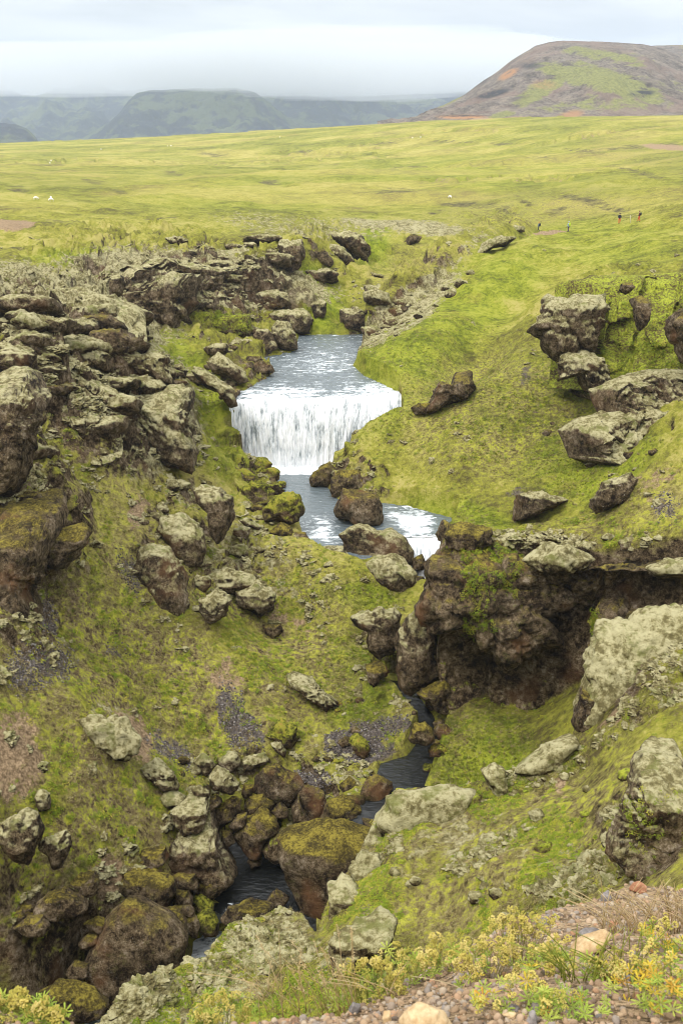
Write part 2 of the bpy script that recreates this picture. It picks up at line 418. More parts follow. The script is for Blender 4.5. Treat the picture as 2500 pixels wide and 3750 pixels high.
def make_ground():
    t = NT('ground_cover')
    lush, rock, dirt, scree, pale, mott, bank = (t.attr(k) for k in ('lush', 'rocky', 'dirt', 'scree', 'pale', 'mottle', 'bank'))
    g, n2, n3, n4 = green_colour(t, t.math('MULTIPLY', lush, t.ss(t.noise(0.25, 4, 0.65), 0.30, 0.52)))
    # moss heath: brown-olive mottling with yellow-green leaf patches
    m1 = t.noise(1.15, 5, 0.72); m2 = t.noise(3.4, 4, 0.7)
    heath = t.ramp(t.math('ADD', t.math('MULTIPLY', m1, 0.55), t.math('MULTIPLY', m2, 0.5)),
                   [(0.42, (0.055, 0.038, 0.020)), (0.475, (0.155, 0.115, 0.052)), (0.52, (0.26, 0.215, 0.088)), (0.555, (0.28, 0.27, 0.048)), (0.61, (0.42, 0.41, 0.055))])
    c = t.mix(t.math('MULTIPLY', mott, t.ss(t.noise(0.3, 4, 0.6), 0.30, 0.55)), g, heath)
    sy = t.n.new('ShaderNodeSeparateXYZ'); t.l.new(t.pos, sy.inputs[0])
    farm = t.ss(sy.outputs[1], 150, 330)
    c = t.mix(t.math('MULTIPLY', farm, 0.40), c, t.ramp(t.noise(0.022, 5, 0.6, stretch=(0.5, 1, 1)), [(0.43, (0.150, 0.172, 0.026)), (0.50, (0.262, 0.262, 0.042)), (0.57, (0.39, 0.32, 0.10))]))
    bk = t.ss(t.math('ADD', bank, t.math('MULTIPLY', t.math('SUBTRACT', t.noise(0.22, 5, 0.75, stretch=(0.6, 1, 1)), 0.5), 1.6)), 0.35, 0.65)
    c = t.mix(t.math('MULTIPLY', bk, t.ss(bank, 0.02, 0.2)), c, t.ramp(t.noise(0.9, 4, 0.7), [(0.4, (0.075, 0.062, 0.030)), (0.6, (0.16, 0.14, 0.055))]))
    # bare patches
    dn = t.noise(1.0, 5, 0.7)
    dm = t.ss(t.math('ADD', dirt, t.math('MULTIPLY', t.math('SUBTRACT', dn, 0.5), 1.5)), 0.42, 0.62)
    dcol = t.ramp(t.noise(5, 5, 0.7), [(0.40, (0.18, 0.12, 0.068)), (0.60, (0.42, 0.30, 0.18))])
    c = t.mix(dm, c, dcol)
    sm = t.ss(t.math('ADD', scree, t.math('MULTIPLY', t.math('SUBTRACT', dn, 0.5), 1.3)), 0.42, 0.60)
    scol = t.mix(t.vor(7.5, 'F1', 'Color'), (0.052, 0.047, 0.044), (0.145, 0.128, 0.115))
    gr = t.n.new('ShaderNodeRGBToBW'); t.l.new(t.vor(7.5, 'F1', 'Color'), gr.inputs[0])
    scol = t.mix(gr.outputs[0], (0.048, 0.038, 0.029), (0.185, 0.150, 0.118))
    c = t.mix(sm, c, scol)
    pm = t.ss(t.math('ADD', pale, t.math('MULTIPLY', t.math('SUBTRACT', t.noise(0.9, 5, 0.68), 0.5), 1.9)), 0.44, 0.66)
    c = t.mix(pm, c, pale_colour(t))
    # steep faces show the rock
    rc, ra, rb, rcn = rock_colour(t)
    nz = t.nz()
    thr = t.math('ADD', nz, t.math('MULTIPLY', t.math('SUBTRACT', rb, 0.5), 0.45))
    thr = t.math('SUBTRACT', thr, t.math('MULTIPLY', rock, t.math('ADD', 0.22, t.math('MULTIPLY', t.ss(ra, 0.46, 0.60), 0.38))))
    rm = t.math('SUBTRACT', 1.0, t.ss(thr, 0.20, 0.46))
    rm = t.math('MULTIPLY', rm, t.math('SUBTRACT', 1.0, t.math('MULTIPLY', t.math('MULTIPLY', lush, 0.75), t.math('SUBTRACT', 1.0, rock))))
    c = t.mix(rm, c, rc)
    h = t.math('ADD', t.math('MULTIPLY', n3, 0.6), t.math('ADD', t.math('MULTIPLY', n4, 0.35), t.math('MULTIPLY', m2, 0.6)))
    b = t.bump(h, 0.9, 0.32)
    b = t.bump(t.math('ADD', rb, rcn), t.math('MULTIPLY', t.math('MAXIMUM', rm, pm), 0.9) if False else 0.25, 0.12, b)
    t.bsdf(c, 0.95, b, 0.08)
    return t.m

def make_rock(name, cap, cap_lo, cap_hi, specks=0.5, warm=0.5, bright=1.0, patch=0.25):
    """basalt with a cover (moss, lichen) on what faces up"""
    t = NT(name)
    rc, ra, rb, rn = rock_colour(t, warm=warm)
    if bright != 1.0: rc = t.mix(1.0, rc, (bright, bright, bright), 'MULTIPLY')
    # crusts of pale lichen on the faces
    sp = t.math('MULTIPLY', t.ss(t.noise(9.5, 4, 0.72), 0.60, 0.68), t.ss(t.noise(0.8, 3, 0.6), 0.42, 0.62))
    rc = t.mix(t.math('MULTIPLY', sp, specks), rc, (0.36, 0.33, 0.27))
    gsp = t.math('MULTIPLY', t.ss(t.noise(1.7, 5, 0.7), 0.55, 0.66), patch)
    rc = t.mix(gsp, rc, (0.12, 0.115, 0.03))
    nz = t.nz()
    v = t.math('ADD', nz, t.math('MULTIPLY', t.math('SUBTRACT', t.noise(1.3, 5, 0.68), 0.5), 1.3))
    m = t.ss(v, cap_lo, cap_hi)
    if cap == 'pale':
        cc = pale_colour(t)
        gm = t.ss(t.noise(0.9, 4, 0.65), 0.52, 0.66)
        cc = t.mix(t.math('MULTIPLY', gm, 0.75), cc, (0.16, 0.165, 0.045))
    elif cap == 'green':
        cc = t.ramp(t.math('ADD', t.math('MULTIPLY', t.noise(5, 4, 0.65), 0.6), t.math('MULTIPLY', t.noise(0.7, 3), 0.45)),
                    [(0.43, (0.04, 0.04, 0.008)), (0.50, (0.12, 0.12, 0.015)), (0.57, (0.26, 0.26, 0.03)), (0.66, (0.28, 0.20, 0.04))])
    elif cap == 'leafy':
        cc = t.ramp(t.math('ADD', t.math('MULTIPLY', t.noise(4.5, 4, 0.7), 0.7), t.math('MULTIPLY', t.noise(0.6, 3), 0.35)),
                    [(0.43, (0.07, 0.05, 0.02)), (0.49, (0.15, 0.13, 0.03)), (0.54, (0.20, 0.23, 0.025)), (0.62, (0.34, 0.36, 0.04))])
    elif cap == 'olive':
        cc = t.ramp(t.math('ADD', t.math('MULTIPLY', t.noise(6, 4, 0.7), 0.6), t.math('MULTIPLY', t.noise(0.9, 3), 0.45)),
                    [(0.45, (0.05, 0.038, 0.012)), (0.53, (0.13, 0.10, 0.020)), (0.62, (0.26, 0.21, 0.035))])
    else: cc = (0.2, 0.2, 0.2)
    c = t.mix(m, rc, cc)
    b = t.bump(rb, 0.8, 0.25)
    b = t.bump(rn, 0.8, 0.07, b)
    t.bsdf(c, 0.93, b, 0.12)
    return t.m

M_ground = make_ground()
MR = {
 'pale': make_rock('pale_mossed_rock', 'pale', 0.15, 0.55, 0.7, 0.45),
 'cap': make_rock('pale_capped_rock', 'pale', 0.42, 0.85, 0.5, 0.6),
 'full': make_rock('pale_moss_cushion', 'pale', -0.45, 0.05, 0.5, 0.4),
 'green': make_rock('green_mossed_rock', 'green', 0.0, 0.55, 0.15, 0.5),
 'leafy': make_rock('leaf_grown_rock', 'leafy', -0.25, 0.45, 0.25, 0.5),
 'bare': make_rock('bare_brown_rock', 'olive', 0.66, 1.1, 0.85, 0.8, 1.05, 0.35),
 'olive': make_rock('olive_mossed_rock', 'olive', 0.36, 0.85, 0.45, 0.9, 1.0, 0.4),
 'grey': make_rock('grey_smooth_rock', 'leafy', 0.55, 0.9, 0.35, 0.15, 1.25, 0.1),
 'lichen': make_rock('lichen_spotted_rock', 'pale', 0.55, 1.0, 1.0, 0.2, 1.0, 0.15),
}

# ================================================================= object helpers
def mesh_obj(name, verts, faces, mat, parent=None, smooth=True, mesh=None):
    if mesh is None:
        mesh = bpy.data.meshes.new(name)
        v = np.asarray(verts, np.float32)
        if isinstance(faces, np.ndarray):
            k = faces.shape[1]
            mesh.vertices.add(len(v)); mesh.vertices.foreach_set('co', v.ravel())
            mesh.loops.add(faces.size); mesh.loops.foreach_set('vertex_index', faces.ravel().astype(np.int32))
            mesh.polygons.add(len(faces)); mesh.polygons.foreach_set('loop_start', np.arange(len(faces), dtype=np.int32) * k)
            mesh.polygons.foreach_set('loop_total', np.full(len(faces), k, np.int32))
            mesh.update(calc_edges=True)
        else:
            mesh.from_pydata([tuple(q) for q in v.tolist()], [], faces)
        if smooth: mesh.polygons.foreach_set('use_smooth', np.ones(len(mesh.polygons), bool))
        if mat is not None: mesh.materials.append(mat)
    o = bpy.data.objects.new(name, mesh); col.objects.link(o)
    if parent is not None: o.parent = parent
    return o
def tag(o, label=None, cat=None, group=None, kind=None):
    if label: o['label'] = label
    if cat: o['category'] = cat
    if group: o['group'] = group
    if kind: o['kind'] = kind
    return o
def empty(name, loc, rz=0.0):
    o = bpy.data.objects.new(name, None); col.objects.link(o); o.location = loc; o.rotation_euler = (0, 0, rz); o.empty_display_size = 0.3
    return o
def addattr(mesh, name, vals):
    a = mesh.attributes.new(name, 'FLOAT', 'POINT'); a.data.foreach_set('value', np.asarray(vals, np.float32))
def grid_faces(nr, nc):
    i = np.arange(nr - 1)[:, None] * nc + np.arange(nc - 1)[None, :]
    return np.stack([i, i + 1, i + 1 + nc, i + nc], -1).reshape(-1, 4)

# ================================================================= terrain
# zones: (kind, px, py, rx, ry, tilt in degrees, weight, nearest Y, farthest Y)
ZONES = [
 # lush green
 ('lush',1450,1330,420,200,-35,.7,80,170),('lush',1750,1080,300,160,-35,.7,90,200),('lush',2150,1650,260,200,0,.9,70,110),('lush',1700,1880,240,60,10,.8,75,100),
 ('lush',1150,1090,110,150,-20,1.0,120,200),('lush',700,1400,260,120,50,.9,95,130),('lush',830,1600,110,170,20,.6,90,120),('lush',150,1030,170,40,0,.9,100,160),
 ('lush',2200,900,350,110,0,.5,120,220),('lush',1280,2160,260,50,8,1,70,90),('lush',1300,2480,190,190,35,.8,55,80),('lush',250,2150,110,110,0,.8,55,75),
 ('lush',1750,2760,230,150,0,1,50,62),('lush',330,940,260,40,0,.8,130,200),('lush',1370,900,70,110,0,1,180,260),('lush',900,720,420,60,0,.35,200,500),('lush',1700,640,500,70,0,.4,200,700),
 ('lush',600,2650,300,300,0,.25,40,75),('lush',250,3180,200,120,0,.8,40,60),('lush',1050,700,200,50,10,.4,200,500),('lush',1900,1450,260,180,0,.4,80,130),
 # heath mottling on the slopes of the gorge
 ('mottle',600,2400,800,560,0,1,30,90),('mottle',300,3100,620,560,0,1,30,70),('mottle',1500,2600,280,400,0,.5,50,80),('mottle',1850,1500,430,250,-10,.75,80,120),
 ('mottle',1800,3100,900,500,0,.85,15,48),('mottle',2400,1950,420,260,0,.6,45,75),('mottle',300,1750,420,400,0,.6,50,100),('mottle',900,3600,600,260,0,.35,15,40),
 ('mottle',1950,760,360,70,-5,.8,200,330),('mottle',250,640,260,60,0,.25,200,600),('mottle',2350,560,250,60,10,.8,230,600),('mottle',1500,1000,200,120,-30,.5,140,200),
 ('mottle',1300,1750,110,90,0,.6,85,110),
 # pale moss
 ('pale',1100,830,420,50,6,.5,150,260),('pale',1480,830,300,30,4,.8,190,280),('pale',1690,930,240,34,-36,.5,140,260),('pale',1420,1130,230,50,-38,.8,130,190),
 ('pale',200,1130,500,170,10,1.4,85,160),('pale',330,1360,440,260,20,1.35,60,118),('pale',560,1520,220,280,10,1.2,65,112),('pale',60,1750,140,300,0,.7,50,80),('pale',1480,1130,300,80,-38,.75,128,200),('pale',720,1020,560,110,5,1.1,118,200),('pale',60,1150,160,140,0,.7,80,140),
 ('pale',880,2050,330,170,30,.62,65,90),('pale',700,1820,130,70,20,.6,75,95),('pale',400,2630,130,80,10,.6,50,65),('pale',1330,2450,110,150,50,.25,55,80),
 ('pale',620,3680,420,150,-14,1.0,20,36),('pale',1000,3420,170,110,-20,.9,25,38),('pale',1400,3000,170,90,-25,.8,30,44),('pale',2330,2330,230,110,-8,.95,35,48),
 ('pale',2060,2760,110,70,-40,.6,36,44),('pale',1330,3330,120,90,-20,.6,24,38),('pale',1850,2030,330,80,-4,.7,52,72),('pale',2400,2080,180,50,0,.6,50,60),
 ('pale',2420,2900,160,130,0,.7,18,34),('pale',650,930,380,60,4,.4,130,200),('pale',1250,3560,160,120,-20,.7,18,32),('pale',1600,3050,420,200,-20,.5,22,40),('pale',2050,3150,350,150,0,.45,22,40),('dirt',1750,3130,300,130,-15,.38,22,40),('rocky',1700,3150,500,220,-15,.3,22,40),('pale',640,2960,110,70,0,.5,44,56),
 # brown soil
 ('dirt',20,2770,170,220,0,1.0,38,60),('dirt',520,1880,50,80,20,.85,60,90),('dirt',480,1560,40,110,10,.9,70,100),('dirt',385,3230,70,120,0,1.25,40,56),
 ('dirt',30,822,120,26,0,.9,150,260),('dirt',490,2700,90,130,-20,.85,45,70),('dirt',830,2480,100,80,30,.65,50,75),('dirt',2400,1800,200,180,-50,.45,50,80),
 ('dirt',2340,2380,110,50,-20,.75,30,45),('dirt',2250,2620,130,110,0,.45,25,45),('dirt',2060,2880,60,50,0,.7,25,40),('dirt',1050,2280,140,90,20,.5,60,80),
 ('dirt',2000,852,90,9,-4,.8,150,260),('dirt',2450,540,120,14,5,.8,200,700),('dirt',1700,432,110,9,0,1,500,900),('dirt',340,3060,60,40,0,.5,40,56),('dirt',700,2200,80,50,20,.4,55,80),
 ('dirt',2200,1240,30,30,0,.3,90,120),('dirt',2500,450,500,28,-3,.35,500,900),
 # dark gravel and scree
 ('scree',150,2450,230,160,-10,.55,45,65),('scree',190,2270,50,140,-8,.6,50,70),('scree',470,2080,60,170,-20,.5,55,80),('scree',880,2620,60,210,-28,.62,50,72),
 ('scree',640,2760,190,75,32,.60,45,62),('scree',1320,2720,150,70,10,1.2,54,68),('scree',1160,2830,110,50,20,1.0,52,64),('scree',1925,1390,26,90,10,.55,85,110),('scree',440,2380,130,70,20,.4,50,75),
 ('scree',2450,1850,130,90,-50,.45,45,80),('scree',1900,1790,110,30,0,.5,78,95),('scree',1440,2960,120,60,0,1.0,52,60),('scree',850,3140,150,60,0,.9,48,56),('scree',1400,2650,160,60,0,.7,54,70),
 ('scree',240,3350,150,130,0,.35,38,56),
 # crags
 ('rocky',650,1010,620,190,8,.9,115,200),('rocky',150,1180,480,210,0,1.0,80,150),('rocky',330,1420,440,330,10,1,60,112),('rocky',80,1900,260,640,0,.8,50,80),
 ('rocky',900,1270,220,170,40,.75,105,150),('rocky',1420,1150,300,70,-36,.75,128,200),('rocky',1720,880,230,50,-30,.8,160,280),('rocky',750,2000,330,280,30,.55,65,92),
 ('rocky',1050,3000,420,300,0,.9,46,62),('rocky',400,3420,500,330,0,.35,36,56),('rocky',2200,1200,330,260,0,.45,85,130),('rocky',2380,1500,200,160,0,.4,70,100),
 ('rocky',1800,2150,400,260,0,.8,50,72),('rocky',2300,2450,330,260,0,.7,30,48),('rocky',1400,2400,170,200,0,.6,55,75),('rocky',2400,3000,260,240,0,.8,15,36),
 ('rocky',1350,3050,330,260,-20,.55,24,44),('rocky',1000,1700,200,260,30,.7,80,105),('rocky',1300,1740,130,90,0,.7,85,110),('rocky',1250,900,260,110,15,.6,150,240),
 ('rocky',1900,3100,500,300,0,.25,18,40),('rocky',650,3650,450,180,0,.35,20,36),('rocky',1560,870,240,60,0,.35,180,280),
]

ZONES += [('bank', a, b, c * 1.5, d * 2.0, t, 0.54, 150, 1200) for a, b, c, d, t in [(191,606,60,5,0),(343,662,50,6,5),(446,698,40,6,18),(80,694,50,9,3),(239,813,70,5,8),(638,632,45,10,10),(781,568,60,7,5),(988,670,50,11,3),(1116,551,40,5,-3),(1409,524,75,6,-3),(1632,518,70,6,2),(1840,527,70,6,3),(2127,550,90,9,6),(2015,579,75,6,0),(2300,540,120,6,-3),(2446,526,70,5,2),(1497,615,85,6,-2),(1441,703,100,9,-2),(1728,752,170,9,4),(1860,775,60,8,22),(1600,775,50,8,-20),(2127,738,120,16,10),(2050,775,60,10,-10),(2250,770,90,12,8),(160,800,60,5,10),(620,795,60,4,5),(80,905,70,6,0),(560,800,40,4,0),(2330,632,140,8,14),(1720,520,30,4,0),(900,800,80,4,0),(1930,745,40,10,30)]]
def zone_weights(px, py, Y, p=None):
    if p is not None:
        g = np.stack([p[:, 0] / p[:, 1] * 22, np.log(p[:, 1]) * 9, p[:, 2] * 0], -1)
        am = np.clip(60 / p[:, 1], 0.12, 1)
        px = px + 85 * am * fbm(g, 4, 0.65); py = py + 70 * am * fbm(g + 40, 4, 0.65)
    out = {k: np.zeros(px.shape, np.float32) for k in ('lush', 'mottle', 'pale', 'dirt', 'scree', 'rocky', 'bank')}
    for k, cx_, cy_, rx, ry, tilt, w, y0, y1 in ZONES:
        s = (np.abs(px - cx_) < 1.7 * (rx + ry)) & (np.abs(py - cy_) < 1.7 * (rx + ry)) & (Y > y0 * 0.93) & (Y < y1 * 1.07)
        if not s.any(): continue
        a = rad(tilt); dx = px[s] - cx_; dy = py[s] - cy_
        u = (dx * math.cos(a) + dy * math.sin(a)) / rx; v = (-dx * math.sin(a) + dy * math.cos(a)) / ry
        q = w * ((1 - sstep(0.15, 1.4, np.hypot(u, v))) if (k in ('dirt', 'scree', 'pale') and y1 < 200) or k == 'bank' else (1 - sstep(0.55, 1.25, np.hypot(u, v))))
        q = q * sstep(y0 * 0.93, y0, Y[s]) * (1 - sstep(y1, y1 * 1.07, Y[s]))
        out[k][s] = np.maximum(out[k][s], q)
    return out

def build_terrain():
    uc = np.concatenate([[-0.95, -0.75, -0.62], np.linspace(-0.52, 0.52, 105), [0.62, 0.75, 0.95]])
    Yf = np.exp(np.linspace(math.log(1.0), math.log(3200.0), 2200))
    U, YY = np.meshgrid(uc, Yf, indexing='ij')
    Hc = H_smooth(U * YY, YY)
    _, py, _ = proj(np.stack([U * YY, YY, Hc], -1))
    best = np.minimum.accumulate(py, axis=1)
    vis = (py <= best + 14)
    inframe = (py < 3900)
    d = np.abs(np.diff(py, axis=1)); dl = np.diff(np.log(YY), axis=1)
    w = d * np.where(vis[:, 1:] & inframe[:, 1:], 1.0, 0.05)
    k = np.array([1, 4, 6, 4, 1]) / 16.0                       # neighbouring columns share their spacing
    for _ in range(4):
        wp = np.pad(w, ((2, 2), (0, 0)), mode='edge'); w = sum(k[i] * wp[i:i + w.shape[0]] for i in range(5))
    w = w + dl * 55
    cs = np.concatenate([np.zeros((w.shape[0], 1)), np.cumsum(w, 1)], 1); cs /= cs[:, -1:]
    NR = 1050
    tt = np.linspace(0, 1, NR)
    rows = np.stack([np.interp(tt, cs[i], np.log(Yf)) for i in range(len(uc))])       # cols x rows
    uf = np.concatenate([[-0.95, -0.85, -0.76, -0.68, -0.61, -0.55, -0.52, -0.50], np.linspace(-0.48, 0.48, 680), [0.50, 0.52, 0.55, 0.61, 0.68, 0.76, 0.85, 0.95]])
    rf = np.stack([np.interp(uf, uc, rows[:, j]) for j in range(NR)])                  # rows x cols
    Yv = np.exp(rf); Xv = uf[None, :] * Yv
    x = Xv.ravel(); y = Yv.ravel()
    h = H_smooth(x, y)
    px, py, dep = proj(np.stack([x, y, h], -1))
    zw = zone_weights(px, py, y, np.stack([x, y, h], -1))
    rocky = zw['rocky']; pal = zw['pale']
    u = x / y
    ledge = 1 - sstep(0.9, 1.3, y / Le(u))
    near = (1 - ledge)
    mid = near * (1 - sstep(220, 420, y))
    p = np.stack([x, y, h], -1)
    # hummocks, then blocky crags
    h = h + mid * 0.45 * fbm(p / 9.0, 3) + mid * 0.20 * fbm(p / 2.2, 3) + ledge * 0.05 * fbm(p / 0.5, 4)
    far = sstep(170, 330, y)
    # folds and contour-following terracettes on the grass slopes
    fold = mid * sstep(60, 90, y) * (1 - 0.7 * rocky)
    h = h + fold * 1.7 * fbm(np.stack([x / 13 + y / 40, y / 13, h / 9], -1), 3)
    h = h + fold * 0.16 * np.sin(h * 7.0 + 5 * fbm(p / 6.0, 2)) * sstep(-0.2, 0.3, vnoise(p / 11.0))
    sp = np.array([P(a, b, c)[:2] for a, b, c in ((1328,1245,140),(1449,1190,147),(1553,1085,158),(1633,1068,160),(1668,985,170),(1768,928,182),(1888,878,202))])
    for k in range(len(sp) - 1):
        e = sp[k + 1] - sp[k]; t_ = np.clip(((x - sp[k][0]) * e[0] + (y - sp[k][1]) * e[1]) / (e @ e), 0, 1)
        dd = np.hypot(x - sp[k][0] - e[0] * t_, y - sp[k][1] - e[1] * t_) * (1 + 0.5 * fbm(p / 7.0 + 3, 2))
        spine = np.exp(-(dd / 4.0) ** 2) if k == 0 else np.maximum(spine, np.exp(-(dd / 4.0) ** 2))
    h = h + 4.6 * spine * (1 + 0.35 * fbm(p / 5, 2)) * sstep(138, 146, y)
    # rounded grassy spurs and the hollows between them
    for pts_, ht, wd in (([(1500,1345,118),(1560,1240,130),(1680,1110,142),(1820,990,158),(1960,905,178)], 2.6, 7.0), ([(1760,1560,99),(1830,1400,110),(1960,1250,121),(2120,1120,132)], 1.8, 5.0),
                         ([(1700,1420,111),(1790,1280,122),(1900,1150,135)], -1.8, 5.0), ([(1180,1110,153),(1110,1010,166),(1180,930,182)], 2.0, 5.0), ([(1250,1180,150),(1200,1050,165),(1290,960,185)], -1.8, 4.0),
                         ([(620,1250,119),(730,1400,112),(800,1560,104)], -1.0, 3.0), ([(350,2250,63),(520,2450,62),(640,2650,59)], -1.0, 3.0), ([(700,2250,72),(880,2430,69),(1020,2640,64)], 1.3, 3.5), ([(120,2350,56),(260,2600,53),(330,2850,49)], 0.9, 3.0)):
        cc = np.array([P(a, b, c)[:2] for a, b, c in pts_]); bb = np.full(x.shape, 1e9)
        for k in range(len(cc) - 1):
            e = cc[k + 1] - cc[k]; t_ = np.clip(((x - cc[k][0]) * e[0] + (y - cc[k][1]) * e[1]) / (e @ e), 0, 1)
            bb = np.minimum(bb, np.hypot(x - cc[k][0] - e[0] * t_, y - cc[k][1] - e[1] * t_))
        h = h + ht * np.exp(-(bb * (1 + 0.3 * fbm(p / 8.0 + 7, 2)) / wd) ** 2)
    # eroded banks of the moor: scarps along a slow noise
    s1 = vnoise(np.stack([x / 60, y / 38, x * 0], -1)) + 0.45 * vnoise(np.stack([x / 17, y / 12, x * 0 + 5], -1)) + 0.16 * vnoise(np.stack([x / 4, y / 4, x * 0 + 9], -1))
    sc = (sstep(0.0, 0.05, s1) - 0.5) * (1 - sstep(0.15, 0.9, np.abs(s1)))
    gate = sstep(0.0, 0.35, vnoise(np.stack([x / 75, y / 60, x * 0 + 3], -1)))
    h = h + far * (2.0 * sc * gate * np.minimum(1, 400 / y + .3) + 4.6 * fbm(np.stack([x / 75, y / 48, x * 0 + 2], -1), 4) * (1 - sstep(550, 900, y)))
    wx = x + 1.3 * fbm(p / 3.1 + 3, 3); wy = y + 1.3 * fbm(p / 3.1 + 31, 3)
    amp = np.zeros(x.shape)
    s = (rocky > 0.02) & (y > 8)
    a1, t1, e1, bx, by = cells(wx[s], wy[s], 4.6, 1)
    a2, t2, e2, bx2, by2 = cells(wx[s], wy[s], 1.7, 2)
    a3, t3, e3, bx3, by3 = cells(wx[s], wy[s], 0.75, 3)
    sc_ = np.clip(y[s] / 80.0, 0.35, 1.15)
    q = ((a1 - 0.35) * 2.9 + (t1 - 0.5) * 0.4 * bx + (a1 - 0.5) * 0.4 * by) * sstep(0.02, 0.34, e1)
    q = q + (a2 - 0.35) * 1.3 * sstep(0.02, 0.4, e2) + 0.45 * (a3 - 0.3) * sstep(0.02, 0.45, e3)
    amp[s] = q * rocky[s] * sc_
    h = h + amp
    h = h - zw['bank'] * 1.3 * np.clip(y / 300, 0.6, 1.5)
    # lumpy cushions of moss
    cush = np.clip(pal * 1.1 + rocky * 0.4, 0, 1) * near
    nr_ = 1 - sstep(30, 55, y)
    h = h + cush * (1 - nr_) * (0.42 * billow(p / 1.1, 3) - 0.1) + cush * nr_ * (0.34 * billow(p / 0.75, 3) + 0.10 * billow(p / 0.22 + 4, 2) - 0.1)
    # tufts on the heath
    h = h + zw['mottle'] * (0.20 * fbm(p / 0.6, 3) + 0.25 * fbm(p / 1.7 + 8, 2)) * mid * np.clip(y / 60, .4, 1)
    h = carve(x, y, h)
    p = np.stack([x, y, h], -1)
    # sideways displacement roughens the faces and makes small overhangs
    k = (rocky * 0.5 + 0.04) * near * np.clip(y / 90, 0.25, 1.2)
    wat = np.ones(x.shape)
    for z, poly in WATERS:
        wat *= 1 - (1 - sstep(0.0, 2.0, -sdist(x, y, poly))) * (np.abs(h - z) < 1.6)
    k = k * wat
    p[:, 0] += k * 0.9 * fbm(p / 1.6 + 50, 3); p[:, 1] += k * 0.9 * fbm(p / 1.6 + 80, 3); p[:, 2] += k * 0.35 * fbm(p / 1.3 + 10, 3)
    f = grid_faces(NR, len(uf))
    me_cols = len(uf)
    o = mesh_obj('ground', p, f, M_ground)
    px, py, dep = proj(p)
    zw2 = zone_weights(px, py, p[:, 1], p)
    for kk in zw2:
        zw2[kk] = zw2[kk] * (1 - ledge)
    zw2['dirt'] = np.maximum(zw2['dirt'], ledge * 1.2)
    moor = far * gate * (1 - sstep(0.02, 0.12, np.abs(s1)))
    zw2['dirt'] = np.maximum(zw2['dirt'], moor * 0.50)
    for kk, v in zw2.items(): addattr(o.data, kk, v)
    tag(o, kind='structure')
    o['label'] = 'green moor and mossy gorge slopes'
    return p.reshape(NR, me_cols, 3), uf, rf

TP, T_u, T_ly = build_terrain()
def ground_z(x, y):
    """height of the built ground at a point, from its grid"""
    u = x / y
    c = np.interp(u, T_u, np.arange(len(T_u))); c0 = int(min(c, len(T_u) - 2)); fc = c - c0
    z = 0
    for cc, w in ((c0, 1 - fc), (c0 + 1, fc)):
        z += w * np.interp(math.log(y), T_ly[:, cc], TP[:, cc, 2])
    return float(z)
_gh = {}
def hit(px, py, ymin=1.0, ymax=3000.0):
    """where the sight line through a pixel first meets the ground beyond ymin"""
    d = P(px, py, 1.0)
    Y = np.exp(np.linspace(math.log(ymin), math.log(ymax), 900))
    u = d[0]
    c = np.interp(u, T_u, np.arange(len(T_u))); c0 = int(min(c, len(T_u) - 2)); fc = c - c0
    z = (1 - fc) * np.interp(np.log(Y), T_ly[:, c0], TP[:, c0, 2]) + fc * np.interp(np.log(Y), T_ly[:, c0 + 1], TP[:, c0 + 1, 2])
    b = (d[2] * Y) < z
    if not b.any(): return None
    i = int(np.argmax(b)); return P(px, py, Y[i])

# ================================================================= rocks
_ico = {}
def ico(level):
    if level not in _ico:
        bm = bmesh.new(); bmesh.ops.create_icosphere(bm, subdivisions=level, radius=1.0)
        v = np.array([q.co[:] for q in bm.verts], np.float64); f = np.array([[w.index for w in q.verts] for q in bm.faces], np.int32)
        bm.free(); v /= np.linalg.norm(v, axis=1)[:, None]; _ico[level] = (v, f)
    return _ico[level]
CR, CU, CF = np.array([1.0, 0, 0]), np.array([0, ST, CT]), np.array([0, CT, -ST])
OFF = {'A': (0, 0, 1), 'w': (1250, 1600, .7972), 'q': (1250, 800, .7972), 'z': (0, 1000, .5102), 'p': (850, 1650, .5102), 'g': (700, 2600, .5102),
       'l': (0, 2900, .5102), 'n': (1200, 2150, .5102), 'm': (0, 1600, .7972), 'c': (0, 800, .7972), 'r': (700, 820, .5102), 'b': (0, 2450, .7972), 'e': (1250, 2450, .7972), 'f': (1900, 750, .3827), 'v': (1200, 3150, .8291)}
NROCK = [0]
NAMED = []
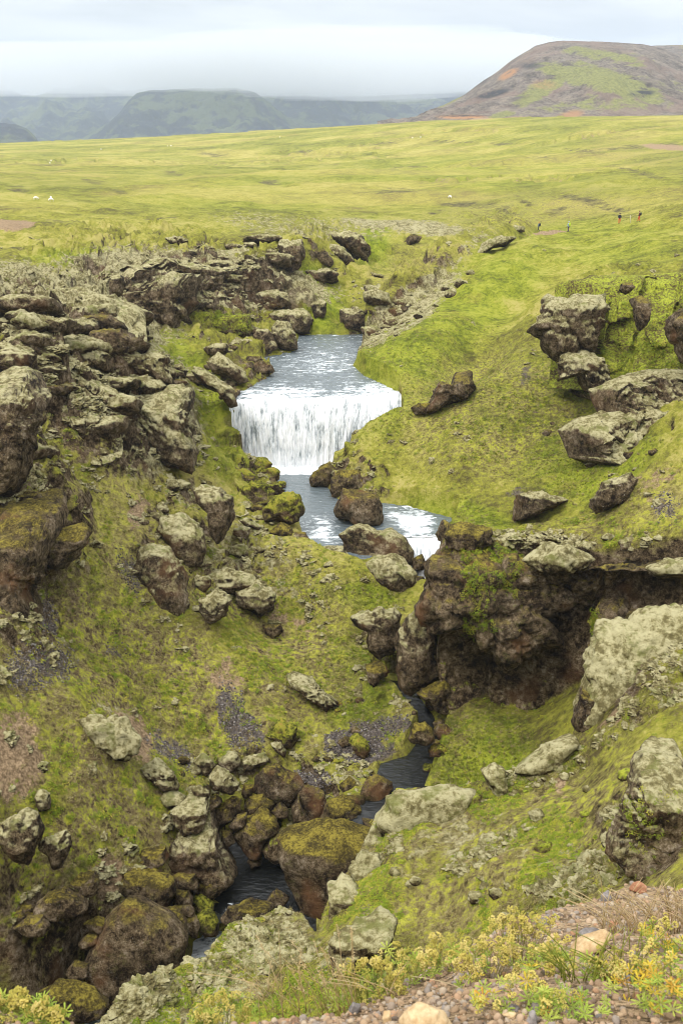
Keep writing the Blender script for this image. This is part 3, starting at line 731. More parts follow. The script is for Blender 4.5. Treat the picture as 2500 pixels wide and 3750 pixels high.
def rock(label, cat, mat, frame, pts, Y=None, zb=None, thick=0.8, rough=1.0, cuts=5, lean=0.0, lumps=0.7, name='boulder', group=None, push=0.0, kind=None, rest=True, box=0.75, level=None, blocky=0.0, brow=None, flat=None, bf=0.34):
    """a closed rock whose outline from the photograph's side is pts, thick (in half widths) along the sight line"""
    ox, oy, s = OFF[frame]
    q = np.array([(ox + a * s, oy + b * s) for a, b in pts], float)
    c = q.mean(0)
    lo, hi = q.min(0), q.max(0); c = 0.5 * c + 0.25 * (lo + hi)
    w, h = hi - lo
    if zb is not None: base = P(c[0], hi[1] - 0.12 * h, z=zb); Yc = base[1]
    elif Y is not None: Yc = Y
    else:
        b = hit(c[0], hi[1] - 0.10 * h, 4.6); Yc = b[1]
    ctr = P(c[0], c[1], Yc)
    dist = ctr @ CF; mpp = dist / F                       # metres per photograph pixel
    rr = 0.5 * min(w, h) * mpp; T = thick * 0.5 * (0.6 * min(w, h) + 0.4 * max(w, h)) * mpp
    crag = name in ('cliff', 'rock_outcrop') and mat != 'full' and mat != 'green'
    if crag and brow is None: brow = (lo[1] + bf * h, 1.5)
    if flat is None: flat = 0.5 if crag else 0.85
    if level is None:
        big = max(w, h); level = 6 if big > 420 else 5 if big > 105 else 4 if big > 42 else 3
    v, f = ico(level)
    v = v.copy()
    NROCK[0] += 1; lr = np.random.default_rng(100 + NROCK[0])
    # flat facets
    wv = v + 0.10 * np.stack([fbm(v * 1.5 + 7 * NROCK[0] + k * 31, 2) for k in range(3)], -1)
    rad_ = np.ones(len(v))
    for k in range(cuts):
        n = lr.normal(size=3); n /= np.linalg.norm(n)
        hgt = lr.uniform(0.70, 0.9)
        d = wv @ n
        rad_ = np.minimum(rad_, np.where(d > 1e-3, hgt / np.maximum(d, 1e-3), 9))
    v = v * np.clip(rad_, 0.6, 1.0)[:, None] / 0.93
    # outline: radius by angle
    ang = np.arctan2(q[:, 1] - c[1], q[:, 0] - c[0]); o = np.argsort(ang)
    A = np.linspace(-math.pi, math.pi, 361); R = np.zeros(361)
    qq = np.vstack([q, q[:1]])
    for i, a in enumerate(A):
        dx, dy = math.cos(a), math.sin(a); best = 0
        for k in range(len(q)):
            x1, y1 = qq[k] - c; ex, ey = qq[k + 1] - qq[k]
            den_ = dx * ey - dy * ex
            if abs(den_) < 1e-9: continue
            t = (x1 * ey - y1 * ex) / den_; s_ = (x1 * dy - y1 * dx) / den_
            if t > 0 and -1e-6 <= s_ <= 1 + 1e-6: best = max(best, t)
        R[i] = best
    R = np.where(R <= 0, np.median(R), R)
    an = np.stack([np.cos(A), np.sin(A), A * 0 + NROCK[0] * 3.7], -1)
    fr = fbm(an * 2.2, 3, 0.6) + 0.7 * fbm(an * 6.0 + 3, 3, 0.6)
    R = R + np.minimum(R * 0.10, 13) * fr + np.minimum(R * 0.02, 3)
    th = np.arctan2(-v[:, 1], v[:, 0]); r0 = np.hypot(v[:, 0], v[:, 1])
    Rv = np.interp(th, A, R)
    s0 = np.sign(r0) * np.clip(r0, 0, 1.2) ** box
    X = np.cos(th) * Rv * s0; Yp = np.sin(th) * Rv * s0      # pixels, y down
    dz = v[:, 2]; dep = -np.sign(dz) * np.abs(dz) ** flat * T
    dep = dep + lean * (-Yp) * mpp
    if brow is not None:                        # above the brow the top runs back
        dep = dep + brow[1] * np.maximum(0, (brow[0] - (c[1] + Yp))) * mpp
    p = ctr + CR * (X * mpp)[:, None] + CU * (-Yp * mpp)[:, None] + CF * dep[:, None] + CF * (T * push)
    # relief
    nrm = p - (ctr + CF * T * push); nrm /= np.linalg.norm(nrm, axis=1)[:, None] + 1e-9
    size = max(rr, 0.15)
    fw = float(np.clip(size * 0.35, 0.10, 0.75))                       # size of the rubble in the rock
    d = rough * min(size, 2.2) * (0.16 * fbm(p / (size * 1.0) + 3, 3) + 0.06 * fbm(p / (size * 0.38), 3))
    d = d + rough * fw * (0.20 * fbm(p / (fw * 0.9), 4, 0.6) - 0.26 * (1 - billow(p / (fw * 1.5) + 5, 3)) ** 2)
    upn = np.clip(nrm[:, 2] * 1.2 + 0.25, 0, 1)
    lw = min(0.85, size * 0.7)
    d = d + lumps * upn * lw * 0.42 * (billow(p / lw, 3) - 0.25)
    if crag:                                       # upright cracks and layers
        ck = np.stack([p[:, 0], p[:, 1], p[:, 2] * 0.28], -1) / (size * 0.55)
        ly_ = np.stack([p[:, 0] * 0.2, p[:, 1] * 0.2, p[:, 2]], -1) / (size * 0.35)
        side = 1 - np.clip(nrm[:, 2], 0, 1)
        d = d - size * 0.16 * side * (1 - billow(ck, 2)) ** 4 + size * 0.07 * side * fbm(ly_, 3)
    if blocky:
        a2, t2, e2, bx, by = cells(p[:, 0] + 0.5 * p[:, 2], p[:, 1] * 0.6 + 0.9 * p[:, 2], size * 0.55, NROCK[0])
        d = d + blocky * size * (0.20 * (a2 - 0.5) - 0.08 * (1 - sstep(0, 0.25, e2)))
        a3, t3, e3, bx, by = cells(p[:, 0] * 0.8 - 0.6 * p[:, 2], p[:, 1] * 0.6 + 1.1 * p[:, 2], size * 0.22, NROCK[0] + 9)
        d = d + blocky * size * (0.09 * (a3 - 0.5) - 0.04 * (1 - sstep(0, 0.25, e3)))
    p = p + nrm * d[:, None]
    # keep the base on or in what carries it
    p0 = p.mean(0)
    ob = mesh_obj(name, p - p0, f, MR[mat]); ob.location = p0
    tag(ob, label, cat, group, kind)
    ob['_c'] = (float(c[0]), float(c[1]), float(max(w, h)))
    return ob

def wall(label, mat, top, bot, cap=4.0, cell=2.6, rough=1.0, nu=150, nv=46, under=0.0, hollow=None, name='cliff'):
    """a continuous rock face between a brow line and a foot line, with a top running back and a buried back"""
    NROCK[0] += 1
    T3 = np.array([P(*q) for q in top]); B3 = np.array([P(*q) for q in bot])
    def along(pl, t):
        s = np.r_[0, np.cumsum(np.linalg.norm(np.diff(pl, axis=0), axis=1))]; s /= s[-1]
        return np.stack([np.interp(t, s, pl[:, k]) for k in range(3)], -1)
    U = np.linspace(0, 1, nu); A = along(T3, U); B = along(B3, U); B[:, 2] -= 0.8
    H = np.linalg.norm(A - B, axis=1)[:, None]
    tg = np.gradient(A, axis=0); out = np.stack([tg[:, 1], -tg[:, 0], 0 * tg[:, 0]], -1); out /= np.linalg.norm(out, axis=1)[:, None]
    out[out[:, 1] > 0] *= -1
    rows = []
    for v in np.linspace(0, 1, nv):            # foot to brow
        q = B + (A - B) * v
        q = q - out * (under * np.sin(math.pi * v) ** 0.8)[..., None] if under else q
        rows.append(q)
    for v in np.linspace(0.1, 1, 14): rows.append(A - out * cap * v + np.array([0, 0, 1]) * (0.25 * math.sin(math.pi * v) + 0.12 * cap * v * (1 - v) - 0.6 * v ** 3))
    back = rows[-1]
    for v in (0.4, 1.0): rows.append(back + (B - A) * v)
    p = np.array(rows); sh = p.shape[:2]; p = p.reshape(-1, 3)
    O = np.tile(out, (sh[0], 1)); L_ = np.r_[0, np.cumsum(np.linalg.norm(np.diff(A[:, :2], axis=0), axis=1))]; s = np.tile(L_, sh[0])
    face = np.repeat((np.arange(sh[0]) < nv + 2).astype(float), nu); tp = np.repeat(((np.arange(sh[0]) >= nv - 1) & (np.arange(sh[0]) < nv + 14)).astype(float), nu)
    z = p[:, 2]; wob = 0.8 * fbm(p / 2.5 + 9, 3)
    a1, t1, e1, bx, by = cells(s + wob, z * 0.55 + wob, cell, NROCK[0]); a2, t2, e2, _, _ = cells(s + wob, z * 0.9, cell * 0.42, NROCK[0] + 5)
    d = (a1 - 0.5) * 1.5 * cell * 0.5 + (a2 - 0.5) * 0.55 * cell * 0.42 * 1.3 - 0.45 * (1 - sstep(0, 0.16, e1)) - 0.16 * (1 - sstep(0, 0.2, e2))
    ly_ = np.stack([s * 0.12, 0 * s, z], -1)
    d = d + 0.28 * fbm(ly_ / 0.8, 3) + 0.35 * fbm(p / 0.9, 4, 0.6) - 0.3 * (1 - billow(p / 1.4, 3)) ** 3
    p = p + O * (rough * d * (0.25 + 0.75 * face) * (1 - 0.8 * tp * (1 - face)))[:, None]
    p[:, 2] += tp * (0.5 * (billow(p / 1.1, 3) - 0.2) + 0.35 * fbm(p / 3.0, 2))
    p[:, 2] += rough * 0.22 * fbm(p / 0.8 + 5, 3)
    # the ends close on themselves
    q = p.reshape(sh[0], sh[1], 3); cen = q.mean(0); cen[:, 1] += 0.6; cen[:, 2] -= 0.5
    e = np.sqrt(np.clip(np.minimum(U, 1 - U) / 0.10, 0, 1)); e = np.sin(e * math.pi / 2) ** 0.8
    q = cen[None] + (q - cen[None]) * e[None, :, None]; p = q.reshape(-1, 3)
    p0 = p.mean(0)
    f = np.vstack([grid_faces(*sh), np.stack([np.arange(nu - 1) + (sh[0] - 1) * nu, np.arange(1, nu) + (sh[0] - 1) * nu, np.arange(1, nu), np.arange(nu - 1)], -1)]).astype(np.int32)
    o = mesh_obj(name, p - p0, f, MR[mat]); o.location = p0; tag(o, label, 'cliff'); o['_c'] = (float(np.mean([q[0] for q in top])), float(top[0][1]), 200.0)
    return o

# ================================================================= river
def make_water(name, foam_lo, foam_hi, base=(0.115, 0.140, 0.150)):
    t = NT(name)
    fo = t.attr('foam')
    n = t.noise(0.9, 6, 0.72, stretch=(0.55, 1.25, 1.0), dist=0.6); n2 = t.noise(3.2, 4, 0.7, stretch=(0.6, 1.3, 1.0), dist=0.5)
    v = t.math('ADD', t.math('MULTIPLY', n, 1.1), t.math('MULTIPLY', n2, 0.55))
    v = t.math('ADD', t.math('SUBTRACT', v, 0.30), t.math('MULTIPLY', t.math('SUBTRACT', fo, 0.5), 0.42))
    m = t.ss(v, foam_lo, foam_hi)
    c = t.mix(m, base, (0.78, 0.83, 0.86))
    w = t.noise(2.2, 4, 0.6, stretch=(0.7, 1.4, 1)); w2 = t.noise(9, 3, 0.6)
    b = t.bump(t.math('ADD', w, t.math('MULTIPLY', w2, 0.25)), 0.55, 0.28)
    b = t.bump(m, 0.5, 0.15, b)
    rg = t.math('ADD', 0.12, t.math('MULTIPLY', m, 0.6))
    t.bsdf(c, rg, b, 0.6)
    return t.m
M_water = make_water('river_water', 0.49, 0.70)
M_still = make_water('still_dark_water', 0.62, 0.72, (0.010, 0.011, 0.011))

def water_sheet(name, label, poly_w, step, mat, foam_fn, wave=0.08, grow=0.9, kind='structure', clip=None):
    z, poly = poly_w
    x0, y0 = poly.min(0) - 2; x1, y1 = poly.max(0) + 2
    nx, ny = int((x1 - x0) / step) + 2, int((y1 - y0) / step) + 2
    X, Yg = np.meshgrid(np.linspace(x0, x1, nx), np.linspace(y0, y1, ny))
    x = X.ravel(); y = Yg.ravel()
    d = sdist(x, y, poly)
    zz = np.full(x.shape, float(z))
    p = np.stack([x, y, zz], -1)
    px, py, _ = proj(p)
    fo = foam_fn(px, py, x, y)
    q = np.stack([x * 0.6, y * 1.25, zz], -1)
    zz = zz + wave * (0.5 + fo) * (fbm(q / 0.9, 3) + 0.5 * fbm(q / 0.3, 2))
    f = grid_faces(ny, nx)
    keep = (d[f] > -grow).all(1)
    if clip is not None: keep &= clip(x, y)[f].all(1)
    f = f[keep]
    used = np.unique(f); rem = np.full(len(x), -1); rem[used] = np.arange(len(used))
    o = mesh_obj(name, np.stack([x, y, zz], -1)[used], rem[f].astype(np.int32), mat)
    addattr(o.data, 'foam', fo[used])
    tag(o, kind=kind); o['label'] = label
    return o
def blob(px, py, cx_, cy_, rx, ry, w=1.0):
    return w * (1 - sstep(0.3, 1.2, np.hypot((px - cx_) / rx, (py - cy_) / ry)))
LIP_Y = 106.9
def foam_up(px, py, x, y):
    f = 0.28 + 0.26 * sstep(1385, 1440, py) + 0.10 * sstep(1440, 1462, py) + blob(px, py, 1180, 1330, 180, 60, .22) + blob(px, py, 1020, 1440, 160, 30, .2) + blob(px, py, 1400, 1425, 110, 60, .25)
    return f
def foam_pool(px, py, x, y):
    f = 0.02 + 1.3 * (1 - sstep(1712, 1738, py)) + blob(px, py, 1165, 1925, 110, 55, .62) + blob(px, py, 1200, 1975, 120, 30, .4) + blob(px, py, 1490, 1880, 110, 70, .55) + blob(px, py, 1530, 1950, 90, 60, .65)
    f = f + blob(px, py, 1560, 1900, 120, 30, .3)
    return np.minimum(f, 1.3)
water_sheet('upper_river', 'rippling grey river above the waterfall', W_up, 0.10, M_water, foam_up, 0.11, clip=lambda x, y: y > np.interp(x, LIP[:, 0], LIP[:, 1]) - 0.02)
water_sheet('plunge_pool', 'grey green pool and rapids below the waterfall', W_pool, 0.09, M_water, foam_pool, 0.09, clip=lambda x, y: (y > 84.15) | (x < P(1462, 1970, 84)[0]))
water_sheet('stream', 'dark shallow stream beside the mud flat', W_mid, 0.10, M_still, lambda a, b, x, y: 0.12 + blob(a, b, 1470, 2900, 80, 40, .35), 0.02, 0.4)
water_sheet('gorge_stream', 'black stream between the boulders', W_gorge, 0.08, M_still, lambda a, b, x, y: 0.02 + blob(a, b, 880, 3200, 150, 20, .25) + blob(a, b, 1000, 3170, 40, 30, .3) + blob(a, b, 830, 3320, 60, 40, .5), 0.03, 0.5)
water_sheet('lower_stream', 'white water below the small fall', W_low, 0.06, M_water, lambda a, b, x, y: 0.85 + 0 * a, 0.07, 0.5)
water_sheet('stream_outlet', 'stream leaving under the mossy slope', W_exit, 0.1, M_water, lambda a, b, x, y: 0.35 + 0 * a, 0.04, 0.4)

def make_fall():
    t = NT('falling_water')
    u = t.attr('su'); v = t.attr('sv')
    cmb_ = t.n.new('ShaderNodeCombineXYZ'); t.l.new(u, cmb_.inputs[0]); t.l.new(v, cmb_.inputs[1])
    a = t.noise(1.0, 6, 0.68, vec=cmb_.outputs[0], stretch=(1.5, 0.34, 1)); b = t.noise(1.0, 5, 0.75, vec=cmb_.outputs[0], stretch=(4.8, 0.9, 1)); c = t.noise(1, 3, 0.5, vec=cmb_.outputs[0], stretch=(0.5, 0.35, 1))
    s = t.math('ADD', t.math('MULTIPLY', a, 0.70), t.math('ADD', t.math('MULTIPLY', b, 0.35), t.math('MULTIPLY', c, 0.25)))
    s = t.math('SUBTRACT', s, 0.075)
    s = t.math('ADD', s, t.attr('fwhite'))
    colr = t.ramp(s, [(0.46, (0.13, 0.15, 0.16)), (0.525, (0.36, 0.40, 0.42)), (0.585, (0.74, 0.77, 0.79)), (0.66, (0.92, 0.93, 0.94))])
    bb = t.bump(s, 0.9, 0.5)
    t.bsdf(colr, 0.5, bb, 0.35)
    return t.m
M_fall = make_fall()
def curtain(name, label, cat, lip, base, nu, nv, bulge, relief, white_top=0.05, kind=None, edge_white=0.0):
    """a sheet of falling water from a lip polyline to a base polyline, thrown forward, with a back so that it has thickness"""
    lip = np.array(lip); base = np.array(base)
    def along(pl, t):
        s = np.r_[0, np.cumsum(np.linalg.norm(np.diff(pl, axis=0), axis=1))]; s /= s[-1]
        return np.stack([np.interp(t, s, pl[:, k]) for k in range(3)], -1)
    U = np.linspace(0, 1, nu); Vv = np.linspace(0, 1, nv)
    A = along(lip, U); B = along(base, U)
    L = np.linalg.norm(A[-1] - A[0]); H = np.abs((A - B)[:, 2]).mean()
    v = Vv[:, None, None]
    hor = v ** 0.62; drop = v ** 1.25
    Pm = A[None] * 1.0 + 0 * v
    Pm = np.repeat(A[None], nv, 0)
    Pm[..., 0] += (B - A)[None, :, 0] * hor[..., 0]; Pm[..., 1] += (B - A)[None, :, 1] * hor[..., 0] - bulge * (np.sin(math.pi * Vv) * 0.35)[:, None]
    Pm[..., 2] += (B - A)[None, :, 2] * drop[..., 0]
    uu = np.repeat(U[None], nv, 0) * L; vv = np.repeat(Vv[:, None], nu, 1) * H
    q = np.stack([uu.ravel() * 2.2, vv.ravel() * 0.35, 0 * uu.ravel()], -1)
    strand = (fbm(q, 4) + 0.6 * fbm(q * np.array([3.1, 2.0, 1]) + 9, 3)).reshape(nv, nu)
    ramp = sstep(0.0, 0.25, Vv)[:, None] * (0.4 + 0.9 * Vv[:, None])
    Pm[..., 1] -= relief * strand * ramp
    Pm[..., 2] += 0.10 * relief * fbm(q * 2 + 3, 2).reshape(nv, nu) * (1 - Vv[:, None])
    back = Pm.copy(); back[..., 1] += 0.35
    front = Pm.reshape(-1, 3); n = len(front)
    f1 = grid_faces(nv, nu); f2 = f1[:, ::-1] + n
    sides = []
    idx = np.arange(n).reshape(nv, nu)
    for a in range(nv - 1):
        sides.append([idx[a, 0], idx[a + 1, 0], idx[a + 1, 0] + n, idx[a, 0] + n]); sides.append([idx[a + 1, -1], idx[a, -1], idx[a, -1] + n, idx[a + 1, -1] + n])
    for b in range(nu - 1):
        sides.append([idx[0, b + 1], idx[0, b], idx[0, b] + n, idx[0, b + 1] + n])
    o = mesh_obj(name, np.vstack([front, back.reshape(-1, 3)]), np.vstack([f1[:, ::-1], f2[:, ::-1], np.array(sides)]).astype(np.int32), M_fall)
    su = np.tile(uu.ravel(), 2); sv = np.tile(vv.ravel(), 2)
    fw = white_top * (1 - sstep(0.02, 0.25, vv / H)) + 0.16 * sstep(0.72, 1.0, vv / H) + 0.03
    addattr(o.data, 'su', su); addattr(o.data, 'sv', sv); addattr(o.data, 'fwhite', np.tile(fw.ravel(), 2))
    tag(o, label, cat, kind=kind)
    return o
lip = LIP + np.array([0, 0.15, 0.03])
bas = [P(a, b, Y=y) for a, b, y in ((850, 1720, 105.5), (885, 1722, 105.4), (960, 1722, 105.2), (1050, 1722, 105.1), (1150, 1722, 105.1), (1260, 1722, 105.2), (1360, 1724, 105.3), (1470, 1726, 105.4))]
curtain('waterfall', 'broad white waterfall pouring over the rock lip into the pool', 'waterfall', lip, bas, 420, 150, 0.9, 0.30)
lip = [P(a, b, z=-33.85) for a, b in ((1462, 1966), (1510, 1970), (1560, 1970), (1620, 1962))]
bas = [P(a, b, Y=y) for a, b, y in ((1484, 2145, 80.6), (1515, 2150, 80.3), (1545, 2150, 80.2), (1585, 2140, 80.6))]
curtain('cascade', 'narrow white cascade squeezing past the overhanging brown cliff', 'cascade', lip, bas, 60, 60, 0.5, 0.25)
lip = [P(a, b, z=-44.45) for a, b in ((785, 3335), (815, 3330), (840, 3335))]
bas = [P(a, b, Y=y) for a, b, y in ((800, 3408, 49.6), (820, 3408, 49.5), (840, 3405, 49.6))]
curtain('small_fall', 'thin white trickle falling between green wet boulders', 'small waterfall', lip, bas, 30, 30, 0.2, 0.08)

W_casc = (-37.05, CASC)
water_sheet('cascade_pool', 'churning white water under the cascade', W_casc, 0.08, M_water, lambda a, b, x, y: 0.95 + 0 * a, 0.12, 0.0, clip=lambda x, y: y < 81.4)
def foam_heap():
    """broken white water heaped at the foot of the fall"""
    nx, ny = 190, 16
    top = []
    for j in range(ny):
        for i in range(nx):
            u = i / (nx - 1); v = j / (ny - 1)
            px = 858 + (1330 - 858) * u; b = P(px, 1722, z=-33.85)
            yy = b[1] - 1.9 * v + 0.4; hgt = 0.62 * math.sin(math.pi * min(1, v * 0.92 + 0.08)) ** 0.7 * (0.8 + 0.0 * u)
            top.append((b[0], yy, -33.95 + hgt))
    t = np.array(top); hh = (t[:, 2] + 33.95)
    t[:, 2] += hh * (0.9 * fbm(t / 0.5, 4)); t[:, 1] += 0.25 * fbm(t / 0.4 + 5, 3)
    m = NT('foam'); n = m.noise(3, 4, 0.7)
    m.bsdf(m.ramp(n, [(0.35, (0.62, 0.67, 0.70)), (0.6, (0.9, 0.92, 0.94))]), 0.7, m.bump(n, 0.8, 0.2), 0.2)
    o = mesh_obj('foam', t, grid_faces(ny, nx)[:, ::-1], m.m)
    tag(o, kind='stuff'); o['label'] = 'white foam boiling at the foot of the waterfall'
foam_heap()

# ================================================================= far hill and mountains
def smooth_interp(xs, ys, x):
    return np.interp(x, xs, ys)
def ridge(name, label, top, bot, Yb, Yt, mat, nx=260, ny=120, amp=(0, 0, 0), sc=100.0, prof=0.8, back=1.25, seed=0, attrs=None):
    """a hill whose skyline runs through top and whose foot through bot, with a far side falling away behind"""
    top = np.array(top, float); bot = np.array(bot, float)
    xs = np.linspace(top[0, 0], top[-1, 0], nx)
    V_ = np.concatenate([np.linspace(0, 1, ny), np.linspace(1.06, 1.6, 10)])
    ty = np.interp(xs, top[:, 0], top[:, 1]); by = np.interp(xs, bot[:, 0], bot[:, 1])
    pts = []
    PB = np.array([P(a, b, Yb) for a, b in zip(xs, by)]); PT = np.array([P(a, b, Yt) for a, b in zip(xs, ty)])
    rows = []
    for v in V_:
        if v <= 1:
            yy = PB[:, 1] + (PT[:, 1] - PB[:, 1]) * v
            zz = PB[:, 2] + (PT[:, 2] - PB[:, 2]) * (v ** prof)
            # keep the slope straight in plan along the sight lines
            xx = PB[:, 0] + (PT[:, 0] - PB[:, 0]) * v
        else:
            k = (v - 1); yy = PT[:, 1] + (PT[:, 1] - PB[:, 1]) * k * 2.2; xx = PT[:, 0] * yy / PT[:, 1]; zz = PT[:, 2] - (PT[:, 2] - PB[:, 2]) * min(1, k * k * 3.4 + k * 0.15)
        rows.append(np.stack([xx, yy, zz], -1))
    p = np.array(rows); sh = p.shape[:2]; p = p.reshape(-1, 3)
    vv = np.repeat(V_, nx)
    tap = np.sin(math.pi * np.clip(vv, 0.0, 1.0)) * 0.85 + 0.15 * (vv > 0.02)
    q = p / sc + seed
    n = amp[0] * (billow(q * np.array([1, .5, .6]), 4) - 0.35) + amp[1] * fbm(q * 3.3, 4) + amp[2] * fbm(q * 14, 4)
    p[:, 2] += n * tap
    o = mesh_obj(name, p, grid_faces(*sh), mat)
    if attrs:
        px, py, _ = proj(p)
        for k, fn in attrs.items(): addattr(o.data, k, fn(px, py))
    tag(o, kind='structure'); o['label'] = label
    return o

def hill_mat():
    t = NT('hill_cover')
    gr = t.attr('grassy')
    n = t.noise(0.010, 6, 0.62); n2 = t.noise(0.05, 5, 0.7); n3 = t.noise(0.3, 4, 0.7)
    rock_ = t.ramp(t.math('ADD', t.math('MULTIPLY', n2, 0.55), t.math('MULTIPLY', n3, 0.45)), [(0.40, (0.070, 0.055, 0.046)), (0.5, (0.165, 0.135, 0.112)), (0.60, (0.26, 0.215, 0.17))])
    rock_ = t.mix(t.math('MULTIPLY', t.ss(t.noise(0.012, 4, 0.6), 0.52, 0.64), 0.6), rock_, (0.21, 0.145, 0.115))
    grs = t.ramp(n3, [(0.35, (0.135, 0.135, 0.05)), (0.65, (0.26, 0.26, 0.09))])
    m = t.ss(t.math('ADD', t.math('MULTIPLY', gr, 0.62), t.math('ADD', t.math('MULTIPLY', t.math('SUBTRACT', n, 0.5), 1.3), t.math('MULTIPLY', t.math('SUBTRACT', n2, 0.5), 1.4))), 0.28, 0.5)
    c = t.mix(m, rock_, grs)
    c = t.mix(t.math('MULTIPLY', t.attr('ochre'), t.ss(t.math('ADD', n2, t.math('MULTIPLY', n3, 0.4)), 0.55, 0.72)), c, (0.36, 0.19, 0.09))
    c = t.mix(t.math('MULTIPLY', t.attr('crag'), t.ss(t.math('ADD', n2, t.math('MULTIPLY', n3, 0.4)), 0.60, 0.74)), c, (0.045, 0.040, 0.042))
    t.bsdf(c, 0.95, t.bump(t.math('ADD', n2, n3), 0.8, 4.0), 0.05)
    return t.m
def gblobs(L):
    def fn(px, py):
        f = np.zeros(px.shape)
        for cx_, cy_, rx, ry, ti, w in L:
            a = rad(ti); dx = px - cx_; dy = py - cy_
            u = (dx * math.cos(a) + dy * math.sin(a)) / rx; v = (-dx * math.sin(a) + dy * math.cos(a)) / ry
            f = np.maximum(f, w * (1 - sstep(0.4, 1.3, np.hypot(u, v))))
        return f
    return fn
M_hill = hill_mat()
ridge('hill', 'brown stony hill with grassy streaks', [(1380,470),(1500,440),(1560,408),(1640,375),(1700,345),(1760,300),(1820,262),(1870,222),(1920,190),(1960,166),(2010,153),(2060,148),(2200,151),(2340,158),(2390,167),(2440,180),(2560,230),(2800,330),(3200,420)],
      [(1380,484),(1500,484),(1700,484),(2000,488),(2500,500),(3200,500)], 1000, 1450, M_hill, 420, 190, (26, 9, 3.0), 150.0, 0.86,
      attrs={'grassy': gblobs([(1980,330,130,36,-28,1.0),(2230,300,300,60,14,1.0),(2200,200,220,30,10,.6),(1640,375,60,12,-25,.8),(2300,360,260,60,-8,.8),(1840,420,60,14,-8,1.1),(2050,400,260,30,-8,.5),(2450,330,160,50,0,.6)]),
             'ochre': gblobs([(1860,272,40,14,-28,1.3),(1690,428,90,8,0,1.5),(2090,420,50,16,-10,.8),(1990,310,50,20,0,.4),(1900,434,50,7,0,.8)]),
             'crag': gblobs([(1800,345,80,14,-15,1.2),(2350,342,50,12,-5,1.3),(1940,240,50,14,0,.9),(1690,424,90,4,0,1.0),(1760,300,40,14,-30,.9),(1900,360,40,10,-10,.6)])})
ridge('hill_shoulder', 'low far shoulder behind the stony hill', [(2100,300),(2300,170),(2400,166),(2470,165),(2560,163),(2800,200),(3300,300)], [(2100,420),(3300,420)], 1500, 1900, M_hill, 160, 60, (12, 5, 2), 150.0, 0.9,
      attrs={'grassy': lambda a, b: 0.35 + 0 * a, 'ochre': lambda a, b: 0 * a, 'crag': lambda a, b: 0 * a})
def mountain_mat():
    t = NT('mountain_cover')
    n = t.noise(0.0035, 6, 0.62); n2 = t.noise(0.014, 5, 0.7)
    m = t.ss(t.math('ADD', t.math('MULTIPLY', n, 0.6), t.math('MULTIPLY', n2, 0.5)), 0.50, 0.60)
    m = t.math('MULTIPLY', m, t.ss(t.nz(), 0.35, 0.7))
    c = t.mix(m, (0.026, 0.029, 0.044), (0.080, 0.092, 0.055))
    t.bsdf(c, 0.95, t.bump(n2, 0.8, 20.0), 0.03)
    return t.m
M_mount = mountain_mat()
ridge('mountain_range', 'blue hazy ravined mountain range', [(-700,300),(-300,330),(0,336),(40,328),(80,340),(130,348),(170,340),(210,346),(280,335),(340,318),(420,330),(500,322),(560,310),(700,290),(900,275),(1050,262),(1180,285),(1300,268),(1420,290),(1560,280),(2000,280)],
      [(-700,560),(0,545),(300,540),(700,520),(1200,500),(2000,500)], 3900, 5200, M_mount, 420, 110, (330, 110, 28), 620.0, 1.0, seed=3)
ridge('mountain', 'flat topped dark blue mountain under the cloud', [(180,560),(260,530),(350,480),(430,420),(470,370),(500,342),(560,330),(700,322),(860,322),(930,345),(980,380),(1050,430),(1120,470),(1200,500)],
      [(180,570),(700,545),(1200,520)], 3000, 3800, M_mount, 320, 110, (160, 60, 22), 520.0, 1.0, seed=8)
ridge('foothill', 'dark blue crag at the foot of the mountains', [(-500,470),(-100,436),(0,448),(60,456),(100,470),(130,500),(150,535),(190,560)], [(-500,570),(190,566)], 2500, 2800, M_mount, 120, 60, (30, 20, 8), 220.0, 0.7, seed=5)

# ================================================================= low cloud lying on the mountain tops, and the air
def lens(name, label, c, r, dens, colr, seed, lv=5, amp=0.22):
    v, f = ico(lv)
    p = v * (1 + amp * fbm(v * 2.6 + seed, 4) + 0.5 * amp * fbm(v * 7 + seed, 3))[:, None] * np.array(r)
    o = mesh_obj(name, p, f, None); o.location = c
    t = NT(name + '_mist'); t.n.remove(t.out); out = t.n.new('ShaderNodeOutputMaterial')
    vs = t.n.new('ShaderNodeVolumePrincipled'); vs.inputs['Color'].default_value = (*colr, 1); vs.inputs['Density'].default_value = dens; vs.inputs['Anisotropy'].default_value = 0.3
    t.l.new(vs.outputs[0], out.inputs['Volume']); o.data.materials.append(t.m)
    tag(o, label, kind='stuff')
    return o

# ---------------------------------------------------------------- the rocks, far to near
K = rock
c_ = 'cliff'; o_ = 'rock outcrop'; b_ = 'boulder'
# left bank cliffs of the upper gorge
wall('long continuous basalt cliff with shadowed recesses along the far left bank', 'cap', [(440,1010,133),(500,985,134),(575,1000,136),(635,962,139),(700,985,141),(745,990,142),(830,1002,143),(900,992,146),(933,972,150),(1020,958,156),(1046,930,160)],
     [(440,1200,127),(500,1205,129),(585,1195,132),(690,1130,137),(735,1115,139),(805,1145,141),(915,1145,144),(940,1075,149),(1030,1070,154),(1060,1010,158)], cap=5, cell=3.4, nu=260, nv=60, under=.6)
wall('low broken basalt step behind the top of the long cliff', 'cap', [(640,925,156),(720,935,155),(800,925,158),(880,930,160),(960,905,165)], [(640,955,154),(720,962,153),(800,955,156),(880,955,158),(960,930,163)], cap=5, cell=2.0, nu=120, nv=20)
wall('dark stepped scarp under the green turf at the far left', 'pale', [(90,985,146),(180,990,143),(260,1010,139),(340,1000,139),(430,1020,134)], [(90,1015,143),(180,1035,139),(260,1060,135),(340,1060,134),(430,1090,130)], cap=5, cell=2.4, nu=130, nv=24)
